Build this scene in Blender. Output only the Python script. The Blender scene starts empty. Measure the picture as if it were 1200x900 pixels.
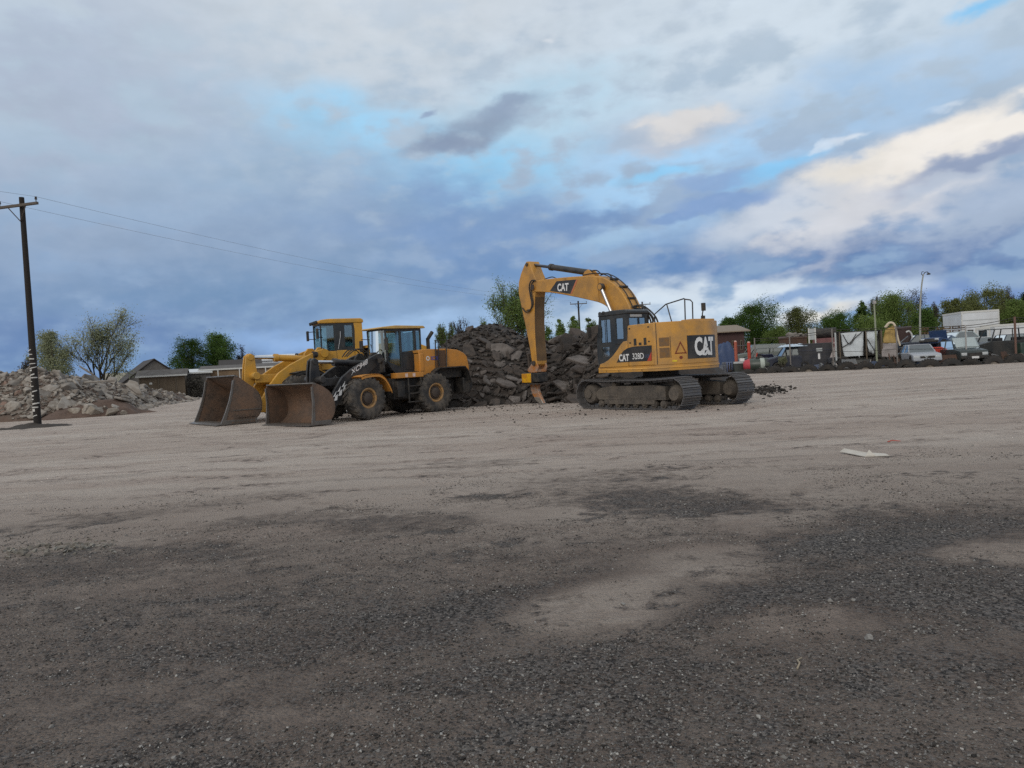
import bpy, bmesh, math, random
from math import sin, cos, pi, radians, sqrt, atan2, hypot
from mathutils import Vector, Matrix, Euler, noise

random.seed(7)
SC = bpy.context.scene
COL = SC.collection

# ------------------------------------------------------------------ camera
FOC, CAM_H = 880.0, 1.65
CAM_ROT = Matrix.Rotation(radians(90 - 1.43), 3, 'X') @ Matrix.Rotation(radians(-3.2), 3, 'Z')
CAM_POS = Vector((0, 0, CAM_H))
cam_data = bpy.data.cameras.new('camera')
cam = bpy.data.objects.new('camera', cam_data)
COL.objects.link(cam)
cam.matrix_world = Matrix.Translation(CAM_POS) @ CAM_ROT.to_4x4()
cam_data.sensor_width = 36
cam_data.lens = 36 * FOC / 1200
cam_data.clip_start = 0.05
cam_data.clip_end = 6000
SC.camera = cam


def bearing(px, py):
    """direction in the world of a spot measured on the survey photograph"""
    return CAM_ROT @ Vector(((px - 600) / FOC, -(py - 450) / FOC, -1))


def at(px, py, dist):
    d = bearing(px, py)
    return CAM_POS + d * (dist / d.y)


def ground_pt(px, py):
    d = bearing(px, py)
    return CAM_POS + d * (-CAM_H / d.z)


def foot(px, dist):
    """ground point at distance dist on the bearing of column px"""
    y = 430.0
    for _ in range(6):
        d = bearing(px, y)
        p = CAM_POS + d * (dist / d.y)
        y += (p.z) * FOC / dist
    return Vector((p.x, dist, 0))


def hgt(px, py, dist):
    return at(px, py, dist).z


# ------------------------------------------------------------------ colours and materials
def lin(c):
    out = []
    for v in c[:3]:
        v /= 255.0
        out.append(v / 12.92 if v <= 0.04045 else ((v + 0.055) / 1.055) ** 2.4)
    return out


class NT:
    def __init__(self, tree):
        self.t = tree
        tree.nodes.clear()

    def n(self, kind, **kw):
        nd = self.t.nodes.new(kind)
        for k, v in kw.items():
            setattr(nd, k, v)
        return nd

    def l(self, a, b):
        self.t.links.new(a, b)

    def put(self, sock, v):
        if hasattr(v, 'links'):
            self.l(v, sock)
        elif v is not None:
            if isinstance(v, (tuple, list)) and len(v) == 3 and sock.type == 'RGBA':
                v = (*v, 1)
            sock.default_value = v

    def math(self, op, a, b=None, c=None, clamp=False):
        nd = self.n('ShaderNodeMath', operation=op, use_clamp=clamp)
        self.put(nd.inputs[0], a)
        if b is not None: self.put(nd.inputs[1], b)
        if c is not None: self.put(nd.inputs[2], c)
        return nd.outputs[0]

    def mix(self, f, a, b, mode='MIX'):
        nd = self.n('ShaderNodeMix', data_type='RGBA', blend_type=mode)
        self.put(nd.inputs[0], f); self.put(nd.inputs[6], a); self.put(nd.inputs[7], b)
        return nd.outputs[2]

    def noise(self, vec, scale, detail=4, rough=0.55, dist=0.0):
        nd = self.n('ShaderNodeTexNoise')
        self.put(nd.inputs['Vector'], vec)
        nd.inputs['Scale'].default_value = scale
        nd.inputs['Detail'].default_value = detail
        nd.inputs['Roughness'].default_value = rough
        nd.inputs['Distortion'].default_value = dist
        return nd.outputs['Fac']

    def ramp(self, f, lo, hi, a=0.0, b=1.0, smooth=True):
        nd = self.n('ShaderNodeMapRange', interpolation_type='SMOOTHSTEP' if smooth else 'LINEAR', clamp=True)
        self.put(nd.inputs[0], f)
        nd.inputs[1].default_value = lo; nd.inputs[2].default_value = hi
        nd.inputs[3].default_value = a; nd.inputs[4].default_value = b
        return nd.outputs[0]

    def mapping(self, vec, loc=(0, 0, 0), rot=(0, 0, 0), scale=(1, 1, 1), kind='POINT'):
        nd = self.n('ShaderNodeMapping', vector_type=kind)
        self.put(nd.inputs[0], vec)
        nd.inputs[1].default_value = loc; nd.inputs[2].default_value = rot; nd.inputs[3].default_value = scale
        return nd.outputs[0]

    def blob(self, vec, cx, cy, rx, ry, ang):
        """1 at the centre of a tilted ellipse, 0 on its rim"""
        m = self.mapping(vec, (cx, cy, 0), (0, 0, ang), (rx, ry, 1), 'TEXTURE')
        g = self.n('ShaderNodeTexGradient', gradient_type='SPHERICAL')
        self.l(m, g.inputs[0])
        return g.outputs['Fac']


def new_mat(name):
    m = bpy.data.materials.new(name)
    m.use_nodes = True
    t = NT(m.node_tree)
    out = t.n('ShaderNodeOutputMaterial')
    b = t.n('ShaderNodeBsdfPrincipled')
    t.l(b.outputs[0], out.inputs[0])
    return m, t, b, out


def surf(name, col, rough=0.6, metal=0.0, dirt=None, dirt_amt=0.35, dirt_scale=2.5, vary=0.12, bump=0.0,
         bump_scale=25, spec=0.5, rnd=0.0, scratch=None, coat=0.0):
    """painted / weathered surface: base colour, a fine tone wander, dirt patches, optional worn flecks"""
    m, t, b, out = new_mat(name)
    tc = t.n('ShaderNodeTexCoord').outputs['Object']
    n1 = t.noise(tc, dirt_scale, 6, 0.62)
    n2 = t.noise(tc, dirt_scale * 9, 4, 0.6)
    c = t.mix(t.ramp(n2, 0.25, 0.75), [v * (1 - vary) for v in col], [min(1, v * (1 + vary)) for v in col])
    if rnd:
        oi = t.n('ShaderNodeObjectInfo').outputs['Random']
        c = t.mix(oi, t.mix(1.0, c, (1 - rnd,) * 3, 'MULTIPLY'), t.mix(1.0, c, (1 + rnd,) * 3, 'MULTIPLY'))
    if dirt:
        f = t.ramp(t.math('ADD', n1, t.math('MULTIPLY', n2, 0.25)), 0.48, 0.80)
        c = t.mix(t.math('MULTIPLY', f, dirt_amt), c, dirt)
    if scratch:
        n3 = t.noise(tc, dirt_scale * 5, 8, 0.75)
        c = t.mix(t.ramp(n3, 0.62, 0.68), c, scratch)
    t.put(b.inputs['Base Color'], c)
    t.put(b.inputs['Roughness'], t.ramp(n1, 0.2, 0.8, max(0.02, rough - 0.12), min(1, rough + 0.15)))
    b.inputs['Metallic'].default_value = metal
    b.inputs['Specular IOR Level'].default_value = spec
    if coat:
        b.inputs['Coat Weight'].default_value = coat
        b.inputs['Coat Roughness'].default_value = 0.25
    if bump:
        bn = t.n('ShaderNodeBump')
        bn.inputs['Strength'].default_value = bump
        bn.inputs['Distance'].default_value = 0.02
        t.l(t.noise(tc, bump_scale, 5, 0.65), bn.inputs['Height'])
        t.l(bn.outputs[0], b.inputs['Normal'])
    return m


def glass_mat(name, tint, refl=0.25):
    m = bpy.data.materials.new(name)
    m.use_nodes = True
    t = NT(m.node_tree)
    out = t.n('ShaderNodeOutputMaterial')
    tr = t.n('ShaderNodeBsdfTransparent'); tr.inputs[0].default_value = (*tint, 1)
    gl = t.n('ShaderNodeBsdfGlossy'); gl.inputs['Roughness'].default_value = 0.06
    gl.inputs[0].default_value = (0.9, 0.95, 0.95, 1)
    fr = t.n('ShaderNodeFresnel'); fr.inputs[0].default_value = 1.5
    mx = t.n('ShaderNodeMixShader')
    t.l(t.math('ADD', fr.outputs[0], refl - 0.05, clamp=True), mx.inputs[0])
    t.l(tr.outputs[0], mx.inputs[1]); t.l(gl.outputs[0], mx.inputs[2])
    t.l(mx.outputs[0], out.inputs[0])
    return m


DUST = (0.20, 0.165, 0.13)
MUD = (0.10, 0.082, 0.066)
M = {}
M['cat_yellow'] = surf('excavator paint', (0.56, 0.280, 0.050), 0.42, dirt=(0.27, 0.165, 0.075), dirt_amt=0.6, vary=0.07, scratch=(0.40, 0.20, 0.045), coat=0.15)
M['cat_yellow2'] = surf('excavator arm paint', (0.54, 0.266, 0.046), 0.45, dirt=(0.25, 0.145, 0.060), dirt_amt=0.65, vary=0.08, dirt_scale=1.6)
M['loader_orange'] = surf('near loader paint', (0.56, 0.235, 0.035), 0.45, dirt=(0.30, 0.175, 0.07), dirt_amt=0.5, vary=0.07)
M['loader_yellow'] = surf('far loader paint', (0.58, 0.30, 0.035), 0.48, dirt=(0.32, 0.20, 0.06), dirt_amt=0.5, vary=0.08)
M['black_paint'] = surf('black paint', (0.016, 0.017, 0.020), 0.42, dirt=DUST, dirt_amt=0.16, vary=0.2)
M['black_matte'] = surf('dark machinery', (0.014, 0.014, 0.015), 0.7, dirt=DUST, dirt_amt=0.22, vary=0.3, dirt_scale=4)
M['dark_frame'] = surf('cab frame paint', (0.020, 0.024, 0.028), 0.45, dirt=DUST, dirt_amt=0.12)
M['rubber'] = surf('tyre rubber', (0.030, 0.029, 0.029), 0.85, dirt=DUST, dirt_amt=0.45, vary=0.25, dirt_scale=3, bump=0.3, bump_scale=30)
M['tread_dust'] = surf('dusty tyre rubber', (0.055, 0.052, 0.049), 0.9, dirt=DUST, dirt_amt=0.5, vary=0.25, dirt_scale=3)
M['old_rubber'] = surf('old tyre rubber', (0.017, 0.016, 0.016), 0.85, dirt=DUST, dirt_amt=0.15, vary=0.25, dirt_scale=3, rnd=0.3)
M['rim_gold'] = surf('rim paint', (0.36, 0.20, 0.07), 0.55, dirt=MUD, dirt_amt=0.7, vary=0.15, dirt_scale=6)
M['rim_dark'] = surf('hub casting', (0.045, 0.032, 0.026), 0.7, dirt=MUD, dirt_amt=0.4)
M['steel'] = surf('polished rod', (0.62, 0.62, 0.63), 0.22, metal=1.0, vary=0.03)
M['bucket_steel'] = surf('worn bucket steel', (0.095, 0.070, 0.055), 0.6, metal=0.15, dirt=(0.185, 0.105, 0.063), dirt_amt=0.7, vary=0.3, dirt_scale=1.8, bump=0.15, bump_scale=14)
M['bucket_edge'] = surf('scraped cutting edge', (0.17, 0.16, 0.15), 0.4, metal=0.5, dirt=(0.09, 0.06, 0.04), dirt_amt=0.5, vary=0.25, dirt_scale=4)
M['bucket_rust'] = surf('rubbed rusty steel', (0.185, 0.112, 0.073), 0.55, metal=0.15, dirt=(0.080, 0.060, 0.048), dirt_amt=0.8, vary=0.25, dirt_scale=1.4, bump=0.15, bump_scale=14)
M['track_steel'] = surf('track shoe steel', (0.115, 0.112, 0.115), 0.5, metal=0.35, dirt=(0.14, 0.12, 0.10), dirt_amt=0.4, vary=0.25, dirt_scale=5, bump=0.2)
M['track_frame'] = surf('muddy track frame', (0.070, 0.060, 0.052), 0.85, dirt=(0.15, 0.125, 0.10), dirt_amt=0.7, vary=0.25, dirt_scale=2.2, bump=0.4, bump_scale=16)
M['white_mark'] = surf('white lettering', (0.72, 0.72, 0.72), 0.5, dirt=DUST, dirt_amt=0.12, vary=0.03)
M['red_mark'] = surf('red decal', (0.42, 0.05, 0.025), 0.5, vary=0.05)
M['brown_mark'] = surf('dark red warning mark', (0.17, 0.028, 0.012), 0.5, vary=0.05)
M['blue_mark'] = surf('blue lettering', (0.045, 0.065, 0.30), 0.5, vary=0.05)
M['safety_yellow'] = surf('safety yellow', (0.72, 0.40, 0.012), 0.5, dirt=(0.42, 0.13, 0.02), dirt_amt=0.7, vary=0.1, dirt_scale=5)
M['orange_worn'] = surf('worn orange steel', (0.42, 0.17, 0.05), 0.5, dirt=(0.30, 0.27, 0.25), dirt_amt=0.8, vary=0.2, dirt_scale=6)
M['tooth_steel'] = surf('bright worn steel', (0.42, 0.40, 0.37), 0.38, metal=0.6, vary=0.15, dirt=(0.2, 0.13, 0.08), dirt_amt=0.4)
M['cab_glass'] = glass_mat('cab glass', (0.66, 0.80, 0.79), 0.20)
M['sky_glass'] = glass_mat('reflecting cab glass', (0.66, 0.78, 0.77), 0.46)
M['dark_glass'] = glass_mat('tinted glass', (0.26, 0.31, 0.33), 0.10)
M['seat_fabric'] = surf('seat fabric', (0.022, 0.022, 0.025), 0.9)
M['grey_panel'] = surf('grey interior', (0.10, 0.11, 0.115), 0.7)

# ------------------------------------------------------------------ mesh building
class MB:
    def __init__(self):
        self.v, self.f = [], []

    def poly(self, pts):
        i = len(self.v)
        self.v += [tuple(p) for p in pts]
        self.f.append(tuple(range(i, i + len(pts))))
        return self

    def add(self, verts, faces):
        i = len(self.v)
        self.v += [tuple(p) for p in verts]
        self.f += [tuple(i + k for k in f) for f in faces]
        return self

    def box(self, x0, x1, y0, y1, z0, z1, rot=None):
        """box by its extents; rot = Matrix turning it about its own centre"""
        vs = [Vector((x, y, z)) for x in (x0, x1) for y in (y0, y1) for z in (z0, z1)]
        if rot is not None:
            c = Vector(((x0 + x1) / 2, (y0 + y1) / 2, (z0 + z1) / 2))
            vs = [c + rot @ (p - c) for p in vs]
        return self.add(vs, [(0, 1, 3, 2), (4, 6, 7, 5), (0, 4, 5, 1), (2, 3, 7, 6), (0, 2, 6, 4), (1, 5, 7, 3)])

    def prism(self, prof, lo, hi, axis='y'):
        """closed outline extruded along an axis; outline is (x,z) for y, (x,y) for z, (y,z) for x"""
        def P(a, b, t):
            return (a, t, b) if axis == 'y' else (a, b, t) if axis == 'z' else (t, a, b)
        n = len(prof)
        area = sum(prof[i][0] * prof[(i + 1) % n][1] - prof[(i + 1) % n][0] * prof[i][1] for i in range(n))
        if (area > 0) != (axis != 'y'):
            prof = prof[::-1]
        vs = [P(a, b, lo) for a, b in prof] + [P(a, b, hi) for a, b in prof]
        fs = [tuple(range(n))[::-1], tuple(range(n, 2 * n))]
        fs += [(i, (i + 1) % n, n + (i + 1) % n, n + i) for i in range(n)]
        return self.add(vs, fs)

    def cyl(self, a, b, r0, r1=None, n=16, caps=True):
        a, b = Vector(a), Vector(b)
        r1 = r0 if r1 is None else r1
        d = (b - a).normalized()
        u = d.orthogonal().normalized(); w = d.cross(u)
        vs = []
        for p, r in ((a, r0), (b, r1)):
            for k in range(n):
                t = 2 * pi * k / n
                vs.append(p + u * (r * cos(t)) + w * (r * sin(t)))
        fs = [(k, (k + 1) % n, n + (k + 1) % n, n + k) for k in range(n)]
        if caps:
            fs += [tuple(range(n))[::-1], tuple(range(n, 2 * n))]
        return self.add(vs, fs)

    def tube(self, pts, r, n=8, r_end=None):
        pts = [Vector(p) for p in pts]
        m = len(pts)
        rings = []
        u = None
        for i, p in enumerate(pts):
            d = (pts[min(i + 1, m - 1)] - pts[max(i - 1, 0)]).normalized()
            u = d.orthogonal().normalized() if u is None else (u - d * u.dot(d)).normalized()
            w = d.cross(u)
            rr = r if r_end is None else r + (r_end - r) * i / (m - 1)
            rings.append([p + u * (rr * cos(2 * pi * k / n)) + w * (rr * sin(2 * pi * k / n)) for k in range(n)])
        vs = [q for rg in rings for q in rg]
        fs = []
        for i in range(m - 1):
            for k in range(n):
                fs.append((i * n + k, i * n + (k + 1) % n, (i + 1) * n + (k + 1) % n, (i + 1) * n + k))
        fs += [tuple(range(n))[::-1], tuple(range((m - 1) * n, m * n))]
        return self.add(vs, fs)

    def lathe(self, prof, origin=(0, 0, 0), axis='y', n=40):
        """prof = [(radius, height along the axis)]"""
        o = Vector(origin)
        vs = []
        for r, h in prof:
            for k in range(n):
                t = 2 * pi * k / n
                a, b = r * cos(t), r * sin(t)
                vs.append(o + (Vector((a, h, b)) if axis == 'y' else Vector((a, b, h)) if axis == 'z' else Vector((h, a, b))))
        fs = []
        for i in range(len(prof) - 1):
            for k in range(n):
                q = (i * n + k, i * n + (k + 1) % n, (i + 1) * n + (k + 1) % n, (i + 1) * n + k)
                fs.append(q)
        return self.add(vs, fs)

    def xform(self, mat):
        self.v = [tuple(mat @ Vector(p)) for p in self.v]
        return self

    def mesh(self, name, smooth=None):
        me = bpy.data.meshes.new(name)
        me.from_pydata(self.v, [], self.f)
        bm = bmesh.new(); bm.from_mesh(me)
        bmesh.ops.recalc_face_normals(bm, faces=bm.faces)
        bm.to_mesh(me); bm.free()
        if smooth is not None:
            me.shade_smooth()
            me.set_sharp_from_angle(angle=radians(smooth))
        return me

    def build(self, name, mat, parent=None, bevel=0.0, smooth=None, seg=2):
        me = self.mesh(name, smooth if smooth is not None else (35 if bevel else None))
        me.materials.append(mat)
        o = bpy.data.objects.new(name, me)
        COL.objects.link(o)
        if parent is not None:
            o.parent = parent
        if bevel:
            bv = o.modifiers.new('bevel', 'BEVEL')
            bv.width = bevel; bv.segments = seg; bv.limit_method = 'ANGLE'; bv.angle_limit = radians(35)
        return o


def tag(o, label=None, cat=None, group=None, kind=None):
    if label: o['label'] = label
    if cat: o['category'] = cat
    if group: o['group'] = group
    if kind: o['kind'] = kind
    elif cat: o['kind'] = 'thing'
    return o


def thing(name, label, cat, loc=(0, 0, 0), rz=0.0, group=None, scale=1.0):
    o = bpy.data.objects.new(name, None)
    COL.objects.link(o)
    o.location = loc; o.rotation_euler = (0, 0, rz); o.scale = (scale,) * 3
    o.empty_display_size = 0.3
    return tag(o, label, cat, group)


def copy_tree(o, parent=None):
    c = o.copy(); COL.objects.link(c)
    if parent is not None:
        c.parent = parent
    for ch in list(o.children):
        copy_tree(ch, c)
    return c


def text_geo(s, size, bold=0.0, width=1.0):
    """flat lettering: list of 2-D verts (origin at left of baseline) and faces, and its total width"""
    cu = bpy.data.curves.new('lettering', 'FONT')
    cu.body = s; cu.size = size; cu.offset = bold; cu.resolution_u = 3
    cu.fill_mode = 'BOTH'
    ob = bpy.data.objects.new('lettering', cu); COL.objects.link(ob)
    dg = bpy.context.evaluated_depsgraph_get(); dg.update()
    me = ob.evaluated_get(dg).to_mesh()
    vs = [(v.co.x * width, v.co.y) for v in me.vertices]
    fs = [tuple(p.vertices) for p in me.polygons]
    ob.evaluated_get(dg).to_mesh_clear()
    bpy.data.objects.remove(ob); bpy.data.curves.remove(cu)
    x0 = min(v[0] for v in vs); x1 = max(v[0] for v in vs)
    y0 = min(v[1] for v in vs); y1 = max(v[1] for v in vs)
    return [(x - x0, y - y0) for x, y in vs], fs, x1 - x0, y1 - y0


def text_on(s, w, h, place, name, mat, parent, bold=0.0):
    """lettering stretched to w x h, laid by place(u, v)"""
    vs, fs, tw, th = text_geo(s, 1.0, bold)
    b = MB().add([place(x * w / tw, y * h / th) for x, y in vs], fs)
    return b.build(name, mat, parent)
# ------------------------------------------------------------------ sky and light
SUN_EL, SUN_AZ = radians(30), radians(205)     # azimuth of the sun, clockwise from +Y
world = bpy.data.worlds.new('World')
SC.world = world
world.use_nodes = True
w = NT(world.node_tree)
wout = w.n('ShaderNodeOutputWorld')
bg = w.n('ShaderNodeBackground')
bg.inputs['Strength'].default_value = 0.1
w.l(bg.outputs[0], wout.inputs[0])
sky = w.n('ShaderNodeTexSky', sky_type='NISHITA')
sky.sun_disc = False
sky.sun_elevation = SUN_EL
sky.sun_rotation = SUN_AZ
sky.altitude = 1500
gen = w.n('ShaderNodeTexCoord').outputs['Generated']
sep = w.n('ShaderNodeSeparateXYZ'); w.l(gen, sep.inputs[0])
az = w.math('MULTIPLY', w.math('ARCTAN2', sep.outputs[0], sep.outputs[1]), 180 / pi)
el = w.math('MULTIPLY', w.math('ARCSINE', sep.outputs[2]), 180 / pi)
comb = w.n('ShaderNodeCombineXYZ'); w.l(az, comb.inputs[0]); w.l(el, comb.inputs[1])
AE = comb.outputs[0]
streak = w.mapping(AE, rot=(0, 0, radians(-14)), scale=(0.6, 1.5, 1))
nA = w.noise(streak, 0.075, 6, 0.55, 0.4)          # broad sheets
nB = w.noise(streak, 0.30, 6, 0.52, 0.3)           # torn edges
nC = w.noise(w.mapping(AE, scale=(0.8, 1.2, 1)), 0.62, 6, 0.55)      # billows
warp = w.n('ShaderNodeTexNoise'); w.l(streak, warp.inputs['Vector'])
warp.inputs['Scale'].default_value = 0.16; warp.inputs['Detail'].default_value = 5
wv = w.n('ShaderNodeVectorMath', operation='SUBTRACT'); w.l(warp.outputs['Color'], wv.inputs[0]); wv.inputs[1].default_value = (0.5, 0.5, 0.5)
ws = w.n('ShaderNodeVectorMath', operation='SCALE'); w.l(wv.outputs[0], ws.inputs[0]); ws.inputs['Scale'].default_value = 5.0
wa = w.n('ShaderNodeVectorMath', operation='ADD'); w.l(AE, wa.inputs[0]); w.l(ws.outputs[0], wa.inputs[1])
AEW = wa.outputs[0]
warp2 = w.n('ShaderNodeTexNoise'); w.l(w.mapping(AE, scale=(0.8, 1.3, 1)), warp2.inputs['Vector'])
warp2.inputs['Scale'].default_value = 0.42; warp2.inputs['Detail'].default_value = 4; warp2.inputs['Roughness'].default_value = 0.5
wv2 = w.n('ShaderNodeVectorMath', operation='SUBTRACT'); w.l(warp2.outputs['Color'], wv2.inputs[0]); wv2.inputs[1].default_value = (0.5, 0.5, 0.5)
ws2 = w.n('ShaderNodeVectorMath', operation='SCALE'); w.l(wv2.outputs[0], ws2.inputs[0]); ws2.inputs['Scale'].default_value = 2.4
wa2 = w.n('ShaderNodeVectorMath', operation='ADD'); w.l(AE, wa2.inputs[0]); w.l(ws2.outputs[0], wa2.inputs[1])
AES = wa2.outputs[0]
wa3 = w.n('ShaderNodeVectorMath', operation='ADD'); w.l(AEW, wa3.inputs[0]); w.l(ws2.outputs[0], wa3.inputs[1])
AEM = wa3.outputs[0]
GAIN = 10.0


def sky_rgb(c):
    r, g, b_ = c
    if b_ > r + 8 and g - r < 30: g += 0.09 * (b_ - r)
    return [v * GAIN for v in lin((r, g, b_))]


# clear air: the sky texture, then cloud sheets over most of it
c_low = sky_rgb((118, 146, 188)); c_mid = sky_rgb((138, 158, 192)); c_up = sky_rgb((172, 188, 206)); c_top = sky_rgb((198, 206, 214))
base = w.mix(w.ramp(el, 0, 9), c_low, c_mid)
base = w.mix(w.ramp(el, 7, 19), base, c_up)
base = w.mix(w.ramp(el, 18, 30), base, c_top)
base = w.mix(w.math('MULTIPLY', w.ramp(nA, 0.30, 0.52, 1, 0), 0.12), base, sky.outputs[0])
base = w.mix(w.math('MULTIPLY', w.ramp(nA, 0.45, 0.75), 0.22), base, sky_rgb((205, 212, 220)))
base = w.mix(w.math('MULTIPLY', w.ramp(nB, 0.40, 0.80), 0.10), base, sky_rgb((120, 140, 175)))

# cloud masses: where (survey pixels), half sizes, tilt, colour, cover, softness, raggedness, billow
CLOUDS = [
    (60, 120, 330, 200, 0, (168, 177, 197), 0.75, 0.9, 0.5, 0),
    (470, 30, 330, 110, 4, (203, 210, 216), 0.80, 0.8, 0.6, 0.2),
    (900, 40, 420, 120, 6, (206, 217, 227), 0.85, 0.8, 0.6, 0.2),
    (100, 390, 420, 85, 0, (99, 129, 173), 0.9, 0.9, 0.3, 0),
    (230, 290, 380, 90, 6, (136, 154, 184), 0.75, 0.9, 0.5, 0),
    (330, 190, 260, 60, 8, (150, 172, 200), 0.7, 0.9, 0.6, 0),
    (420, 148, 150, 48, -6, (156, 205, 234), 0.95, 0.8, 0.5, 0),
    (575, 200, 150, 48, 10, (150, 206, 238), 0.95, 0.7, 0.6, 0),
    (640, 120, 180, 50, 8, (176, 204, 226), 0.8, 0.8, 0.5, 0),
    (960, 140, 300, 62, 8, (163, 194, 222), 0.9, 0.7, 0.5, 0),
    (760, 215, 190, 55, 14, (166, 206, 236), 0.9, 0.7, 0.6, 0),
    (470, 250, 220, 55, 4, (132, 153, 190), 0.8, 0.8, 0.6, 0.1),
    (600, 280, 190, 62, 0, (122, 146, 190), 0.95, 0.5, 0.8, 0.2),
    (690, 262, 70, 16, 8, (114, 138, 184), 0.9, 0.4, 0.8, 0.3),
    (300, 340, 330, 44, 4, (110, 137, 178), 0.75, 0.9, 0.5, 0),
    (500, 388, 190, 24, 3, (160, 190, 222), 0.85, 0.8, 0.5, 0),
    (330, 402, 90, 14, 2, (140, 174, 216), 0.8, 0.8, 0.5, 0),
    (700, 285, 120, 26, 24, (172, 199, 228), 0.85, 0.7, 0.7, 0.2),
    (800, 250, 130, 40, 24, (150, 176, 214), 0.6, 0.8, 0.7, 0.3),
    (900, 305, 430, 46, 2, (98, 126, 178), 0.95, 0.55, 0.5, 0.15),
    (1090, 296, 240, 26, 6, (84, 108, 162), 0.9, 0.5, 0.6, 0.2),
    (660, 325, 130, 32, 6, (112, 140, 188), 0.8, 0.7, 0.6, 0.1),
    (1130, 340, 220, 26, 0, (112, 142, 190), 0.9, 0.6, 0.4, 0.1),
    (850, 352, 240, 30, 5, (206, 217, 228), 1.0, 0.5, 0.6, 0.15),
    (790, 385, 170, 30, 0, (196, 210, 226), 0.9, 0.6, 0.5, 0.1),
    (945, 345, 80, 10, 4, (122, 148, 196), 0.85, 0.6, 0.7, 0.1),
    (960, 365, 60, 8, 8, (232, 228, 214), 0.8, 0.6, 0.6, 0.2),
    (1160, 255, 190, 40, 8, (164, 177, 200), 0.95, 0.6, 0.6, 0.3),
    (960, 245, 140, 44, 22, (202, 206, 212), 0.95, 0.55, 0.7, 0.5),
    (1075, 215, 200, 50, 24, (206, 209, 213), 1.0, 0.6, 0.4, 0.4),
    (1010, 195, 70, 18, 12, (226, 222, 212), 0.95, 0.35, 0.6, 0.7),
    (1090, 172, 100, 22, 26, (232, 228, 219), 1.0, 0.3, 0.4, 0.5),
    (1185, 135, 130, 32, 24, (236, 232, 223), 1.0, 0.28, 0.4, 0.5),
    (1165, 186, 120, 17, 15, (142, 154, 184), 0.95, 0.5, 0.3, 0.3),
    (1130, 214, 110, 9, 14, (176, 186, 204), 0.8, 0.6, 0.3, 0.3),
    (890, 258, 90, 24, 20, (196, 204, 216), 0.9, 0.7, 0.5, 0.3),
    (790, 158, 84, 22, 5, (182, 190, 204), 0.95, 0.4, 0.5, 0.5),
    (805, 143, 70, 16, 4, (214, 213, 210), 0.95, 0.35, 0.5, 0.6),
    (735, 165, 40, 9, 14, (168, 182, 202), 0.7, 0.5, 0.7, 0.5),
    (560, 152, 90, 18, 20, (136, 149, 174), 0.85, 0.6, 0.6, 0.5),
    (525, 173, 60, 12, 12, (132, 145, 172), 0.85, 0.6, 0.7, 0.5),
    (590, 125, 50, 12, 12, (138, 152, 178), 0.8, 0.5, 0.7, 0.5),
    (505, 138, 16, 5, 30, (140, 154, 184), 0.8, 0.5, 0.7, 0.5),
    (770, 205, 60, 9, 4, (140, 203, 240), 0.8, 0.6, 0.7, 0.3),
    (905, 198, 70, 9, 18, (136, 200, 240), 0.8, 0.6, 0.7, 0.3),
    (1150, 6, 42, 10, 8, (118, 194, 240), 0.8, 0.6, 0.6, 0.3),
    (835, 215, 50, 11, 8, (136, 160, 204), 0.85, 0.4, 0.8, 0.7),
    (850, 236, 60, 13, 6, (126, 150, 198), 0.85, 0.4, 0.8, 0.7),
    (790, 256, 40, 6, 6, (124, 148, 196), 0.85, 0.4, 0.8, 0.6),
    (985, 163, 34, 6, 14, (226, 230, 232), 0.5, 0.9, 0.9, 0.8),
    (1005, 158, 20, 5, 14, (222, 228, 234), 0.5, 0.9, 0.9, 0.8),
    (955, 174, 16, 4, 14, (214, 222, 232), 0.5, 0.9, 0.9, 0.8),
    (1112, 119, 28, 5, 10, (218, 226, 234), 0.5, 0.9, 0.9, 0.8),
    (640, 43, 16, 5, 4, (226, 230, 232), 0.5, 0.9, 0.9, 0.8),
]
nBo = w.math('SUBTRACT', nB, 0.5)
nCo = w.math('SUBTRACT', nC, 0.5)
for (px, py, rx, ry, tilt, col, cover, soft, rag, bil) in CLOUDS:
    d = bearing(px, py)
    a0 = math.degrees(atan2(d.x, d.y)); e0 = math.degrees(math.asin(d.z / d.length))
    k = 57.3 / FOC * (d.y / d.length) ** 1.0
    g = w.blob(AEM if rx > 100 else AES, a0, e0, rx * k * 1.25, ry * k * 1.35, radians(tilt - 3.2))
    mk_ = w.math('MULTIPLY', g, 3.0, clamp=True)
    nz = w.math('MULTIPLY', nBo, rag * (0.75 if soft < .6 else 0.40))
    if bil:
        nz = w.math('ADD', nz, w.math('MULTIPLY', nCo, bil * 0.7))
    g = w.math('ADD', g, w.math('MULTIPLY', nz, mk_))
    f = w.ramp(g, 0.0, 0.30 + 0.80 * soft, 0, cover)
    tone = sky_rgb(col)
    base = w.mix(f, base, tone)
# wisps that cross the whole sheet
base = w.mix(w.math('MULTIPLY', w.ramp(nC, 0.35, 0.8), 0.06), base, sky_rgb((205, 212, 222)))
tex = w.math('ADD', w.math('MULTIPLY', nBo, 0.22), w.math('MULTIPLY', nCo, 0.07))
vs_ = w.n('ShaderNodeVectorMath', operation='SCALE'); w.l(base, vs_.inputs[0]); w.l(w.math('ADD', tex, 1.0), vs_.inputs['Scale'])
base = w.mix(1.0, vs_.outputs[0], (1.06, 1.055, 1.085), 'MULTIPLY')
# the overcast behind the camera is thinner and brighter towards the low sun
sd = Vector((sin(SUN_AZ) * cos(SUN_EL), cos(SUN_AZ) * cos(SUN_EL), sin(SUN_EL)))
dot = w.n('ShaderNodeVectorMath', operation='DOT_PRODUCT'); w.l(gen, dot.inputs[0]); dot.inputs[1].default_value = sd
base = w.mix(w.ramp(dot.outputs['Value'], 0.1, 1.0, 0, 0.85), base, sky_rgb((246, 243, 236)))
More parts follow.
